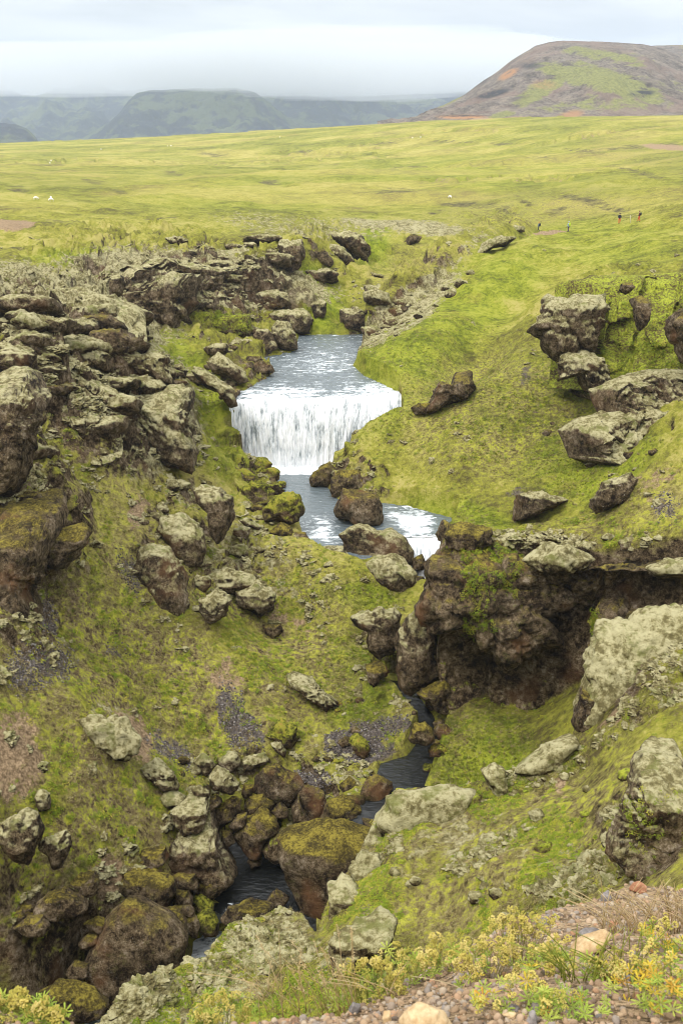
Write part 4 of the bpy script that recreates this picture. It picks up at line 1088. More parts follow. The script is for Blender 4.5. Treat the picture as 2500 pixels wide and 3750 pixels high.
wall('second stepped scarp lower among the far left crags', 'pale', [(130,1085,116),(230,1075,118),(300,1110,113),(380,1120,112),(460,1150,110)], [(130,1130,112),(230,1130,113),(300,1180,107),(380,1200,106),(460,1240,104)], cap=4, cell=2.2, nu=130, nv=28)
K('pale topped pillar cliff at the head of the green chute', c_, 'cap', 'r', [(635,100),(800,85),(815,200),(800,330),(740,380),(675,370),(650,260),(630,180)], Y=163, thick=1.3, name='cliff', blocky=1, box=.55)
K('large dark block with a round hole beside the far green gully', c_, 'cap', 'r', [(980,60),(1080,45),(1240,70),(1250,130),(1290,190),(1250,280),(1160,240),(1060,150),(980,100)], Y=186, thick=1.0, name='rock_outcrop', blocky=.7)
K('rounded rust brown rock on the slope left of the dark block with a hole', o_, 'bare', 'r', [(880,200),(960,190),(1020,270),(1000,320),(930,290)], thick=.9)
K('long mossy rock step just below the dark block with a hole', o_, 'pale', 'r', [(960,130),(1060,140),(1150,220),(1165,270),(1110,300),(1010,240)], Y=174, thick=1.0, name='rock_outcrop')
K('tall brown cliff wall dropping to the bright green chute', c_, 'cap', 'z', [(1010,150),(1130,60),(1220,-30),(1450,-40),(1430,200),(1350,260),(1340,340),(1250,400),(1060,390),(1000,310),(820,250),(790,180),(900,180)], Y=134, thick=.9, name='cliff', blocky=1, box=.6)
K('thin mossy rock shelf with a dark slot at the plateau edge', o_, 'pale', 'r', [(370,110),(550,85),(640,95),(650,130),(560,160),(440,150)], Y=168, thick=1.4, name='rock_outcrop')
K('round mossed knob low on the green slope above the river bend', o_, 'pale', 'r', [(860,590),(930,520),(965,560),(970,610),(950,680),(880,690)], thick=1.0, name='rock_outcrop')
K('broad mossy bluff standing over the far river bank', o_, 'pale', 'r', [(560,660),(640,610),(800,600),(870,690),(855,790),(760,810),(690,740),(600,720)], Y=147, thick=1.0, name='rock_outcrop')
K('leafy brown ledge below the long dark cliff', o_, 'leafy', 'r', [(-100,590),(60,590),(270,650),(440,650),(450,760),(420,830),(250,850),(60,860),(-80,800)], Y=139, thick=.8, name='rock_outcrop', blocky=.6)
K('grassy stone slope under the stepped cliff', o_, 'pale', 'r', [(440,470),(560,460),(690,500),(720,580),(640,620),(500,640),(430,620)], Y=149, thick=.9, name='rock_outcrop', blocky=.5)
K('pale round topped boulder standing tall at the edge of the upper river', b_, 'pale', 'r', [(580,740),(620,693),(700,720),(750,800),(770,900),(680,930),(600,880),(575,800)], zb=-26.5, thick=.9)
K('squat brown boulder leaning on the pale round topped boulder', b_, 'cap', 'r', [(450,800),(480,760),(560,755),(590,820),(640,900),(560,945),(480,900)], zb=-26.4, thick=.9)
K('wide dark boulder with a thin moss lid by the upper river', b_, 'cap', 'r', [(255,880),(330,835),(430,835),(485,870),(480,960),(400,1000),(300,960)], Y=131, thick=.9)
K('mossy bank boulder left of the wide dark boulder with a moss lid', b_, 'pale', 'r', [(85,890),(150,860),(260,860),(265,920),(180,950),(120,940)], thick=1)
K('flat red brown boulder reaching out into the upper river', b_, 'bare', 'r', [(400,1040),(500,980),(580,1020),(592,1060),(500,1095),(410,1100)], zb=-26.5, thick=1)
K('rusty lichened boulder on the bank above the waterfall', b_, 'pale', 'r', [(120,1000),(200,920),(280,980),(400,1060),(430,1140),(360,1165),(250,1110),(160,1070)], zb=-26.0, thick=1)
K('mossy rock heap nearest the left end of the waterfall lip', b_, 'pale', 'c', [(880,700),(940,700),(1010,740),(1080,790),(1085,850),(1050,865),(1010,800),(930,770)], zb=-26.2, thick=1)
K('pair of knobbly mossed rocks on the bank over the waterfall', b_, 'pale', 'c', [(800,680),(840,665),(860,700),(850,735),(815,720)], thick=1)
K('dark cliff stub touching the left edge of the falling water', o_, 'bare', 'c', [(1020,790),(1070,770),(1100,790),(1070,880),(1050,920),(1040,860),(1010,830)], Y=108, thick=1.2, name='rock_outcrop')
K('dark boulder with pale lid at the river bend by the lime green turf', b_, 'cap', 'r', [(1070,620),(1180,600),(1260,640),(1290,720),(1230,775),(1120,765),(1065,710)], Y=148, thick=.9)
K('small tall boulder squeezed between two mossed ones at the river bend', b_, 'cap', 'r', [(1250,590),(1335,590),(1345,720),(1290,740),(1260,650)], Y=149, thick=.9)
K('lumpy dark boulder where the gully stream meets the river', b_, 'pale', 'r', [(1345,620),(1400,575),(1470,600),(1480,690),(1370,740)], Y=150, thick=.9)
K('pale mossed mound above the boulders at the river bend', b_, 'full', 'r', [(1240,490),(1310,462),(1410,505),(1425,575),(1300,590),(1240,545)], thick=1)
K('small pale stone alone on the green slope of the gully', b_, 'full', 'r', [(1290,350),(1380,368),(1375,392),(1300,378)], thick=1)
wall('dark cliff in the shade of the gully mouth', 'cap', [(1455,1020,170),(1500,1012,172),(1560,1008,173),(1640,1012,172)], [(1470,1075,168),(1510,1085,168),(1570,1078,169),(1640,1065,169)], cap=4, cell=2.4, nu=110, nv=26, under=.8)
K('pale mossed bluff above the dark gully boulders', o_, 'pale', 'q', [(110,300),(160,290),(230,340),(270,380),(240,470),(180,480),(130,410)], Y=153, thick=.9, name='rock_outcrop')
K('small dark rock nose on the left end of the far mound', o_, 'bare', 'q', [(285,110),(320,70),(370,85),(350,112),(300,130)], thick=1, name='rock_outcrop')
K('pale rock spine climbing beside the gully to the hikers path', o_, 'full', 'q', [(610,165),(650,110),(710,78),(800,85),(760,120),(700,125),(640,175)], push=.5, thick=.6, name='rock_outcrop', blocky=.6)
K('flat pale rock by the path below the leftmost hiker', o_, 'full', 'q', [(770,40),(800,28),(845,38),(840,58),(790,62)], push=.5, thick=.7, name='rock_outcrop')
K('rough rocky tip of the grassy ridge above the waterfall', o_, 'pale', 'q', [(60,680),(95,560),(180,510),(260,470),(290,560),(200,660),(130,680),(90,700)], Y=138, thick=.8, name='rock_outcrop', blocky=.5)
# left crags, nearer
K('overhanging knob with a pale cap on the left skyline of crags', o_, 'cap', 'z', [(790,130),(800,20),(860,-10),(895,50),(870,150),(830,165)], Y=124, thick=1.2, name='rock_outcrop')
K('dark knob left of the overhanging pale capped knob', o_, 'pale', 'z', [(350,120),(500,95),(560,170),(545,245),(440,210),(360,170)], Y=118, thick=1.2, name='rock_outcrop')
K('dark tooth of rock on the left edge below the green turf', o_, 'pale', 'z', [(-30,240),(60,235),(112,310),(95,365),(-30,360)], Y=98, thick=1.2, name='rock_outcrop')
K('small pale topped crag with a dark cleft on the left', o_, 'pale', 'z', [(250,190),(330,175),(380,260),(340,285),(270,245)], Y=106, thick=1.2, name='rock_outcrop')
K('purple brown rock step below the green turf at the left edge', o_, 'bare', 'z', [(-20,55),(80,38),(165,100),(160,135),(80,112),(-20,100)], Y=124, thick=1.2, name='rock_outcrop')
K('broad jumble of mossy blocks in the middle of the left crags', o_, 'pale', 'z', [(290,320),(420,285),(620,330),(780,300),(915,450),(880,570),(700,550),(560,490),(400,450)], Y=97, thick=1.0, name='rock_outcrop', blocky=1)
K('craggy buttress beside the bright green chute', o_, 'pale', 'z', [(860,370),(1010,430),(1035,560),(1000,640),(880,650),(890,500)], Y=100, thick=1.0, name='rock_outcrop', blocky=.7)
K('pale capped block with a dark overhung base in the left crags', o_, 'pale', 'z', [(390,530),(460,410),(540,440),(720,545),(812,600),(790,720),(640,690),(480,630)], Y=90, thick=1.0, name='rock_outcrop', blocky=.5)
K('rusty red crag with rubble at its foot', o_, 'bare', 'z', [(210,480),(300,425),(420,555),(455,640),(330,625),(230,560)], Y=86, thick=1.0, name='rock_outcrop', blocky=.6)
K('smooth pale moss pillow over a dark wall at the left edge', o_, 'cap', 'z', [(-60,520),(80,495),(215,545),(265,600),(260,740),(190,800),(60,740),(-60,720)], Y=79, thick=1.0, name='rock_outcrop')
wall('great pale slab and its dark step above the grassy hollow', 'pale', [(120,1320,81.5),(180,1340,82),(250,1375,82),(320,1415,82.5),(380,1440,83),(465,1448,84.5)], [(120,1430,79.5),(180,1450,79.5),(250,1475,80),(330,1505,80.5),(400,1530,81),(470,1540,82)], cap=6, cell=2.2, nu=200, nv=50, under=.4)
wall('lower terrace of the great slab with pale cushions on its brow', 'pale', [(110,1500,78.5),(200,1520,79),(290,1545,79.3),(370,1540,80),(455,1515,81.5)], [(110,1600,76.5),(200,1640,76.5),(290,1665,77),(370,1670,77.5),(470,1640,79)], cap=3, cell=2.0, nu=200, nv=50, under=.8)

K('blocky red streaked tower right of the left crags', o_, 'pale', 'z', [(940,650),(1060,535),(1200,575),(1235,700),(1255,810),(1150,800),(1050,760),(955,700)], Y=94, thick=1.1, name='rock_outcrop', blocky=.7)
K('mossy wedge ending in a sharp cliff beside the green slope', o_, 'pale', 'z', [(880,850),(1000,860),(1260,790),(1345,800),(1350,960),(1370,1080),(1400,1300),(1380,1440),(1200,1360),(1050,1180),(950,1020)], Y=88, thick=.8, name='rock_outcrop', blocky=.7)
K('grey lichened dark wall filling the left edge', c_, 'lichen', 'c', [(-80,690),(60,660),(110,700),(185,800),(175,930),(130,1080),(110,1180),(60,1250),(-80,1280)], Y=66, thick=.8, name='cliff', blocky=.6)
K('orange brown pillar wall with a white guano foot at the left edge', c_, 'bare', 'm', [(-80,300),(60,230),(170,240),(222,330),(232,430),(200,540),(170,660),(125,740),(172,830),(130,920),(60,960),(0,1010),(-80,1060)], Y=60, thick=.7, name='cliff', blocky=.6)
K('overhanging grey nose beside the orange brown pillar wall', o_, 'olive', 'm', [(190,500),(260,420),(350,400),(405,440),(395,490),(340,560),(270,610),(205,570)], Y=64, thick=1.0, name='rock_outcrop')
K('small dark boulder alone on the green chute', b_, 'pale', 'z', [(1260,660),(1320,652),(1338,710),(1310,745),(1268,715)], thick=1)
K('clump of mossed stones on the green chute', b_, 'pale', 'z', [(1345,740),(1400,675),(1540,720),(1560,800),(1420,825)], thick=1)
# left slope boulders
K('big dark boulder under a smooth pale cap on the crest of the slope', b_, 'cap', 'm', [(885,235),(930,215),(1010,225),(1060,285),(1078,345),(1060,410),(1000,490),(970,450),(955,350),(900,300)], Y=79.5, thick=.9)
K('round pale mossed boulder in the middle of the three slope boulders', b_, 'pale', 'm', [(738,440),(750,380),(830,355),(930,430),(952,490),(940,580),(880,610),(820,570),(760,500)], Y=76, thick=.9)
K('tall speckled boulder lowest of the three slope boulders', b_, 'cap', 'm', [(620,595),(650,515),(700,488),(780,508),(832,590),(852,680),(870,760),(815,845),(740,840),(700,750),(630,670)], Y=71, thick=.8)
K('small square brown stone alone on the smooth green slope', b_, 'bare', 'm', [(1208,872),(1290,858),(1298,892),(1262,928),(1215,905)], thick=1)
K('mossy knob with a dark foot above the brown soil fan', b_, 'pale', 'm', [(920,750),(1000,700),(1060,750),(1035,830),(970,870),(915,810)], thick=1, blocky=.4)
K('pale knobs over a dark hollow right of the brown soil fan', b_, 'pale', 'm', [(1085,710),(1180,665),(1275,720),(1262,795),(1200,835),(1110,795)], thick=1, blocky=.4)
K('small pale rounded stone row on the saddle above the rapids', b_, 'pale', 'm', [(1105,385),(1150,372),(1198,410),(1190,435),(1130,410)], thick=1)
K('mossy lumps in a band below the middle slope boulder', b_, 'pale', 'm', [(900,640),(1040,600),(1160,640),(1180,690),(1060,720),(930,700)], thick=.8, lumps=1.2)
# pool boulders
K('large bare brown boulder standing in the middle of the pool', b_, 'bare', 'p', [(715,430),(760,350),(800,278),(930,280),(1050,345),(1070,440),(1057,545),(900,540),(800,490),(740,480)], zb=-33.9, thick=.9, rough=.8)
K('long boulder with a pale moss lid below the bare brown boulder', b_, 'cap', 'p', [(803,620),(860,560),(930,543),(1130,568),(1235,640),(1288,720),(1262,812),(1100,840),(900,800),(830,765)], Y=82.0, thick=.9, rough=.8)
K('pale cushioned boulder nearest the grassy saddle', b_, 'pale', 'p', [(915,870),(930,805),(1020,762),(1150,750),(1240,790),(1310,880),(1322,955),(1240,1020),(1060,1005),(960,960)], Y=79.2, thick=.9)
K('small pale boulder tucked against the cushioned boulder', b_, 'pale', 'p', [(865,890),(900,870),(960,890),(975,940),(940,975),(880,945)], Y=78.5, thick=.9)
K('brown boulder with a pale brow left of the long lidded boulder', b_, 'cap', 'p', [(572,700),(605,683),(790,688),(832,740),(893,855),(720,860),(640,820),(573,790)], Y=81, thick=.9)
K('dark wet boulder on the right bank just below the waterfall', b_, 'olive', 'p', [(553,200),(620,115),(700,85),(745,140),(735,265),(640,255),(570,255)], zb=-33.9, thick=1)
K('olive mossed boulder beside the dark wet one on the right bank', b_, 'olive', 'p', [(722,200),(770,148),(900,148),(952,230),(955,295),(900,305),(740,340),(702,290)], zb=-33.9, thick=1)
K('biggest bright green mossed boulder at the left side of the pool', b_, 'green', 'p', [(215,420),(300,330),(400,293),(480,318),(512,420),(490,505),(410,548),(300,520),(230,510)], Y=86, thick=.9)
K('green mossed boulder with leafy sprouts behind the biggest green one', b_, 'green', 'p', [(60,270),(150,218),(240,240),(308,300),(295,370),(220,412),(130,420),(70,350)], Y=90, thick=.9)
K('low olive boulder at the water line below the green ones', b_, 'olive', 'p', [(262,590),(350,518),(440,560),(478,620),(400,655),(300,630)], zb=-33.8, thick=1)
K('low red brown boulder in the rapids', b_, 'bare', 'p', [(450,592),(520,583),(577,655),(540,685),(470,668)], zb=-33.9, thick=1, rough=.7)
K('green stone splitting the white cascade', b_, 'olive', 'p', [(1288,785),(1360,738),(1393,820),(1370,855),(1294,856)], Y=80.6, thick=1)
K('flat wet grey ledge at the left foot of the waterfall', b_, 'grey', 'p', [(60,50),(150,55),(200,92),(290,128),(328,172),(310,200),(180,190),(80,130)], zb=-33.9, thick=1.2, rough=.6)
K('second wet ledge stepping down to the pool', b_, 'grey', 'p', [(250,245),(330,238),(388,290),(330,335),(290,310)], zb=-33.9, thick=1, rough=.6)
K('mossy step between the ledge and the green boulders', b_, 'green', 'p', [(-20,150),(100,125),(168,180),(150,235),(40,268),(-20,240)], Y=94, thick=1)
K('dark mossy hump beside the foot of the fall', b_, 'green', 'p', [(-20,40),(60,45),(82,100),(20,145),(-20,120)], Y=98, thick=1)
K('purple brown boulder at the right brink of the cascade', b_, 'bare', 'p', [(1455,600),(1500,545),(1568,538),(1610,600),(1540,665),(1480,645)], Y=81, thick=1, rough=.8)
K('small frosted boulder on the bank left of the low olive one', b_, 'pale', 'p', [(55,500),(130,488),(200,540),(202,575),(100,535)], thick=1)
K('wet stone under the foot of the cascade', b_, 'bare', 'p', [(1305,905),(1375,905),(1385,960),(1380,1020),(1300,1010)], Y=78.5, thick=1)
K('stone rib covered in moss below the low olive boulder', b_, 'green', 'p', [(340,660),(420,640),(560,700),(570,770),(450,760),(360,710)], Y=84, thick=1)
# the big right shoulder
K('huge brown overhanging cliff with a strip of green leaves', c_, 'bare', 'w', [(392,700),(418,600),(458,530),(495,450),(520,410),(620,420),(740,500),(840,540),(960,600),(1060,640),(1100,760),(1050,800),(975,850),(1000,930),(880,1000),(740,1090),(620,1010),(540,890),(430,900),(380,820)], Y=62.5, thick=.75, name='cliff', rough=1.0, blocky=.8, box=.6, push=.35, cuts=5, brow=(2085,1.6))
wall('dark band of overhanging rock running right from the huge brown cliff', 'bare', [(1960,2105,60.5),(2060,2125,59.5),(2180,2125,58.5),(2300,2120,57.5),(2420,2110,56.5),(2620,2110,55)],
     [(1960,2420,61.5),(2060,2440,60.5),(2180,2420,59.5),(2300,2350,58.5),(2420,2300,57.5),(2620,2300,56)], cap=3, cell=4.2, rough=1.35, nu=220, nv=70, under=1.2)
wall('smooth grey water worn wall hollowed out under the huge brown cliff', 'grey', [(1590,2330,64),(1700,2300,64),(1850,2360,64),(2000,2360,63),(2160,2380,61)],
     [(1640,2655,61.8),(1750,2620,63),(1850,2625,63),(1920,2670,61.5),(2000,2710,60),(2150,2690,59)], cap=1, cell=4.5, rough=.45, nu=150, nv=60, under=.8)
K('square mossed block standing on the crest of the huge brown cliff', b_, 'cap', 'w', [(798,392),(815,268),(940,248),(1050,290),(985,325),(920,352)], push=.3, thick=1.1)
K('tilted slab white with lichen on the path slope', b_, 'lichen', 'w', [(1145,292),(1200,210),(1330,168),(1358,200),(1300,302),(1180,347)], push=.5, thick=.7, lumps=0, box=.7)
K('pale lumpy moss brow along the top of the overhang', o_, 'full', 'w', [(840,560),(960,480),(1080,520),(1160,560),(1100,620),(960,630),(880,610)], Y=60.5, thick=1, name='rock_outcrop', lumps=1.2)
K('pale moss brow at the right end of the overhang', o_, 'full', 'w', [(1400,600),(1500,560),(1640,550),(1660,640),(1520,655),(1420,640)], Y=54.5, thick=1, name='rock_outcrop', lumps=1.2)
K('grassy corner rock above the cascade', o_, 'olive', 'w', [(470,460),(500,405),(560,390),(680,420),(700,500),(600,540),(500,510)], Y=65.5, thick=1, name='rock_outcrop')
K('pale topped boulder jammed left of the tall dark boulder', b_, 'cap', 'n', [(168,225),(230,178),(380,146),(480,148),(535,210),(522,290),(500,360),(470,460),(370,515),(290,450),(268,320),(200,275)], Y=70, thick=.8, cuts=4)
K('tall dark boulder wedged against the huge cliff', b_, 'cap', 'n', [(483,500),(500,380),(560,225),(625,160),(700,145),(770,300),(820,550),(830,650),(700,710),(605,752),(515,725),(487,640)], Y=67, thick=.8, cuts=4)
K('rusty mossed boulder below the tall dark boulder', b_, 'olive', 'n', [(638,770),(740,700),(820,670),(880,750),(880,915),(780,885),(700,825)], Y=64, thick=.9)
K('round boulder with a mossy top beside the mud flat stream', b_, 'olive', 'n', [(578,1085),(620,988),(700,978),(762,1030),(768,1095),(710,1135),(600,1115)], Y=59.5, thick=1)
K('undercut mossy lip of the green slope by the dark cave', o_, 'olive', 'n', [(250,560),(400,545),(430,600),(425,640),(330,715),(300,690)], thick=1, name='rock_outcrop')
# gorge boulders
K('angular brown boulder behind the mud flat gravel', b_, 'bare', 'g', [(453,570),(470,450),(520,383),(600,388),(760,470),(805,540),(780,620),(720,705),(600,655),(500,610)], Y=57, thick=.9, rough=.7)
K('grey brown wedge boulder right of the angular one', b_, 'bare', 'g', [(775,600),(800,538),(870,545),(950,600),(972,700),(900,825),(860,800),(790,700)], Y=56, thick=.9, rough=.7)
K('slim boulder under the grey brown wedge boulder', b_, 'bare', 'g', [(723,720),(770,610),(805,700),(865,800),(850,825),(735,795)], Y=55.2, thick=1, rough=.7)
K('smooth leaning boulder left of the boulder jam', b_, 'olive', 'g', [(153,760),(190,678),(290,618),(358,650),(340,735),(270,805),(200,858),(160,815)], Y=54, thick=.9, rough=.7)
K('flat topped boulder at the back of the boulder jam', b_, 'olive', 'g', [(378,690),(420,618),(510,608),(605,660),(580,705),(480,745),(400,750)], Y=55.3, thick=1, rough=.7)
K('largest brown boulder in the middle of the boulder jam', b_, 'olive', 'g', [(315,900),(400,770),(500,708),(605,770),(645,860),(535,955),(510,1035),(430,1045),(340,965)], Y=53.5, thick=.9, rough=.7)
K('small orange brown boulder behind the largest of the jam', b_, 'bare', 'g', [(568,720),(640,662),(698,710),(692,765),(620,785)], Y=55, thick=1, rough=.7)
K('light grey cracked boulder leaning on the giant slab', b_, 'grey', 'g', [(512,1000),(560,908),(640,858),(690,860),(660,930),(655,1115),(600,1115),(530,1055)], Y=52.8, thick=.9)
K('giant slab boulder with a mossy flat top over the black water', b_, 'olive', 'A', [(1024,3072),(1060,3040),(1150,3020),(1250,3022),(1358,3045),(1375,3092),(1330,3150),(1280,3270),(1225,3340),(1165,3375),(1110,3325),(1065,3250),(1035,3160)], Y=50.5, thick=.8, rough=.5, cuts=5, box=.65, lumps=.25)
K('round brown boulder at the edge of the puddle', b_, 'bare', 'g', [(1203,600),(1260,498),(1340,472),(1433,520),(1428,605),(1330,675),(1250,665)], Y=56.5, thick=1, rough=.8)
K('flat sloping slab with yellow moss tufts', b_, 'olive', 'g', [(928,800),(990,650),(1090,620),(1200,700),(1245,790),(1180,840),(1000,810)], Y=54.5, thick=1, rough=.6)
K('shadowed block between the sloping slab and the round brown boulder', b_, 'bare', 'g', [(1110,620),(1240,608),(1255,720),(1200,755),(1120,690)], Y=55.5, thick=1)
K('broken tooth boulder beside the mossy bank', b_, 'olive', 'g', [(1068,545),(1130,472),(1195,520),(1205,605),(1100,620)], Y=57.5, thick=1)
K('yellow green capped boulder alone on the mud flat', b_, 'green', 'g', [(1130,230),(1160,190),(1195,178),(1252,220),(1288,290),(1242,355),(1180,315),(1150,260)], thick=1)
K('dark stone touching the yellow green capped boulder', b_, 'bare', 'g', [(1045,235),(1100,190),(1150,195),(1150,250),(1085,265)], thick=1)
K('mossy boulder topmost in the chain left of the jam', b_, 'pale', 'g', [(188,350),(260,298),(330,308),(353,390),(280,455),(200,400)], thick=1)
K('moss roofed bank rock right of the chain', b_, 'pale', 'g', [(348,350),(520,308),(555,360),(445,432),(358,432)], thick=1)
K('round mossed boulder second in the chain left of the jam', b_, 'pale', 'g', [(130,480),(190,408),(270,448),(343,540),(300,595),(160,572)], Y=54.5, thick=1)
K('brown boulder upright beneath the smooth leaning boulder', b_, 'bare', 'g', [(268,835),(330,760),(400,738),(385,835),(310,885)], Y=53.2, thick=1, rough=.7)
K('small orange stone deep in the black cleft', b_, 'bare', 'g', [(218,880),(290,868),(313,950),(260,995),(220,935)], Y=52.6, thick=1, rough=.7)
K('rounded wet stone in the black water', b_, 'bare', 'g', [(403,1085),(450,1048),(518,1058),(502,1112),(430,1133)], zb=-44.4, thick=1, rough=.5)
K('dull brown boulder at the top of the black cleft', b_, 'bare', 'g', [(98,640),(180,608),(222,660),(150,745),(100,705)], Y=53.6, thick=1)
K('frosted boulder just left of the dull brown one', b_, 'pale', 'g', [(0,555),(60,538),(132,590),(122,635),(20,605)], Y=53.2, thick=1)
K('dark and white flecked boulder lowest on the left of the chain', b_, 'pale', 'g', [(15,370),(80,308),(162,360),(182,410),(110,475),(75,420)], thick=1)
K('small round boulder between the chain and the angular boulder', b_, 'olive', 'g', [(358,600),(380,528),(452,538),(442,625),(390,640)], Y=55.8, thick=1)
K('moss hump with a dark underside on the green slope', b_, 'green', 'g', [(520,180),(640,70),(760,130),(772,200),(720,265),(620,245)], thick=1, name='rock_outcrop')
K('small dark outcrop below the moss hump', b_, 'pale', 'g', [(570,240),(640,225),(680,290),(670,340),(600,290)], thick=1)
K('black ledge under the pale moss of the near slope', b_, 'bare', 'g', [(1225,780),(1300,790),(1402,850),(1390,905),(1280,880)], Y=53, thick=1)
K('little brown stone at the gravel edge of the mud flat', b_, 'bare', 'g', [(865,350),(900,325),(925,345),(905,372),(875,372)], thick=1)
K('stepped pale rocks at the lower edge of the green slope', o_, 'pale', 'b', [(1310,50),(1350,35),(1440,60),(1500,110),(1560,170),(1500,200),(1400,130)], thick=.9, name='rock_outcrop', blocky=1.0, lumps=1.6, push=.5, rough=1.6)
# lower left
K('larger white capped boulder of the pair on the left', b_, 'cap', 'l', [(-20,240),(60,198),(170,128),(262,200),(295,290),(255,430),(205,525),(120,490),(20,360)], Y=43.4, thick=.9, cuts=4)
K('smaller white capped boulder of the pair on the left', b_, 'cap', 'l', [(288,385),(340,308),(470,278),(505,370),(485,450),(445,540),(390,535),(350,455)], Y=44, thick=.9, cuts=4)
K('frosted rock fin behind the white capped pair', b_, 'pale', 'b', [(160,580),(195,548),(235,570),(230,640),(190,660)], thick=.9)
K('dark boulder left of the sandy fan', b_, 'olive', 'l', [(508,640),(560,588),(680,568),(715,640),(692,725),(640,750),(590,715)], Y=44.5, thick=.9)
K('broad flat boulder above the giant dark boulder', b_, 'olive', 'l', [(858,640),(900,568),(1120,568),(1255,640),(1255,740),(1190,805),(1030,820),(930,755),(870,705)], Y=47.2, thick=.8, rough=.7)
K('giant dark speckled boulder at the lower left', b_, 'bare', 'b', [(405,1360),(440,1250),(520,1120),(590,1068),(680,1090),(795,1170),(848,1240),(846,1360),(700,1385),(610,1445),(520,1545),(465,1535),(428,1450)], Y=43.5, thick=.75, rough=.5, cuts=5, lumps=.2)
K('long low rock behind the giant dark speckled boulder', b_, 'olive', 'l', [(1100,850),(1250,838),(1333,920),(1343,1000),(1250,965),(1150,905)], Y=45.8, thick=1, rough=.7)
K('dripping green boulder beside the thin trickle', b_, 'green', 'l', [(1408,880),(1500,848),(1572,920),(1565,1015),(1480,1040),(1428,985)], Y=47.6, thick=1, rough=.7)
K('green wet boulder above the thin trickle', b_, 'green', 'l', [(1378,760),(1440,733),(1535,810),(1525,865),(1420,865)], Y=48.6, thick=1, rough=.7)
K('purple brown block right of the broad flat boulder', b_, 'bare', 'l', [(1248,700),(1350,708),(1383,760),(1373,825),(1270,805)], Y=48, thick=1, rough=.7)
K('red brown block touching the layered rock', b_, 'bare', 'l', [(1228,620),(1280,590),(1400,598),(1425,680),(1340,705),(1230,692)], Y=48.8, thick=1, rough=.7)
K('rounded block at the corner over the black water', b_, 'olive', 'l', [(1418,640),(1500,585),(1600,560),(1670,640),(1580,720),(1500,765),(1428,725)], Y=50, thick=1, rough=.7)
K('brown stone left of the dripping green boulder', b_, 'bare', 'l', [(1298,905),(1400,898),(1438,960),(1422,1045),(1340,1015)], Y=46.8, thick=1, rough=.7)
K('rusty stone wedged above the dripping green boulder', b_, 'bare', 'l', [(1248,820),(1340,798),(1403,850),(1392,893),(1320,895)], Y=47.4, thick=1, rough=.7)
K('orange brown stone left of the giant dark speckled boulder', b_, 'bare', 'l', [(568,1085),(620,1028),(700,1028),(713,1080),(650,1135),(590,1125)], Y=43.2, thick=1, rough=.7)
K('wide crumbly brown boulder on the lower left slope', b_, 'bare', 'l', [(258,830),(330,738),(450,700),(560,738),(633,830),(600,885),(450,908),(290,895)], Y=43.3, thick=1, rough=.8)
K('low brown boulder under the wide crumbly one', b_, 'bare', 'l', [(98,960),(180,898),(300,898),(353,960),(320,1025),(200,1025)], Y=42, thick=1, rough=.8)
K('brown mossy stone below the sandy fan', b_, 'olive', 'l', [(598,945),(700,898),(772,930),(742,1005),(640,1005)], Y=43.8, thick=1, rough=.8)
K('boulder with an ochre face behind the near pale ridge', b_, 'bare', 'b', [(1025,1140),(1060,1088),(1150,1068),(1250,1090),(1260,1150),(1060,1190)], Y=47.2, thick=1, rough=.7)
K('lowest mossy boulder at the bottom left', b_, 'olive', 'b', [(178,1495),(260,1438),(400,1468),(485,1540),(475,1595),(330,1610),(220,1570)], Y=39.6, thick=.9, rough=.7)
K('pink brown stone above the lowest mossy boulder', b_, 'bare', 'b', [(308,1395),(340,1343),(402,1358),(418,1400),(370,1430),(320,1415)], Y=42, thick=1, rough=.7)
K('dark stone in the stream behind the near pale ridge', b_, 'bare', 'b', [(1218,1065),(1270,1013),(1325,1050),(1305,1090),(1240,1090)], Y=48.6, thick=1, rough=.6)
K('layered dark rock bluff left of the black water', o_, 'lichen', 'b', [(775,880),(800,790),(850,740),(955,680),(1000,760),(1052,870),(1098,950),(1055,1005),(950,1035),(820,970)], Y=51, thick=.8, name='rock_outcrop', blocky=.6, cuts=4)
K('moss thatched rock left of the layered bluff', b_, 'olive', 'b', [(600,865),(650,822),(770,815),(780,880),(700,925),(620,915)], Y=49.3, thick=1)
K('pale coral like moss mound on the brown slope', b_, 'full', 'b', [(365,245),(450,198),(560,228),(645,310),(642,385),(560,435),(480,400),(400,315)], thick=.6, lumps=2.4, push=.45, rough=1.6)
K('white capped stone above the layered bluff', b_, 'full', 'b', [(735,590),(790,543),(852,590),(842,622),(770,643)], thick=1)
K('frosted stone cluster left of the boulder jam', b_, 'pale', 'b', [(650,450),(720,413),(802,470),(822,545),(760,555),(710,520)], thick=1, blocky=.4)
K('mossy brow over the layered bluff', o_, 'pale', 'b', [(790,650),(860,590),(940,600),(960,660),(940,720),(850,760),(800,710)], Y=52, thick=.9, name='rock_outcrop', lumps=1)
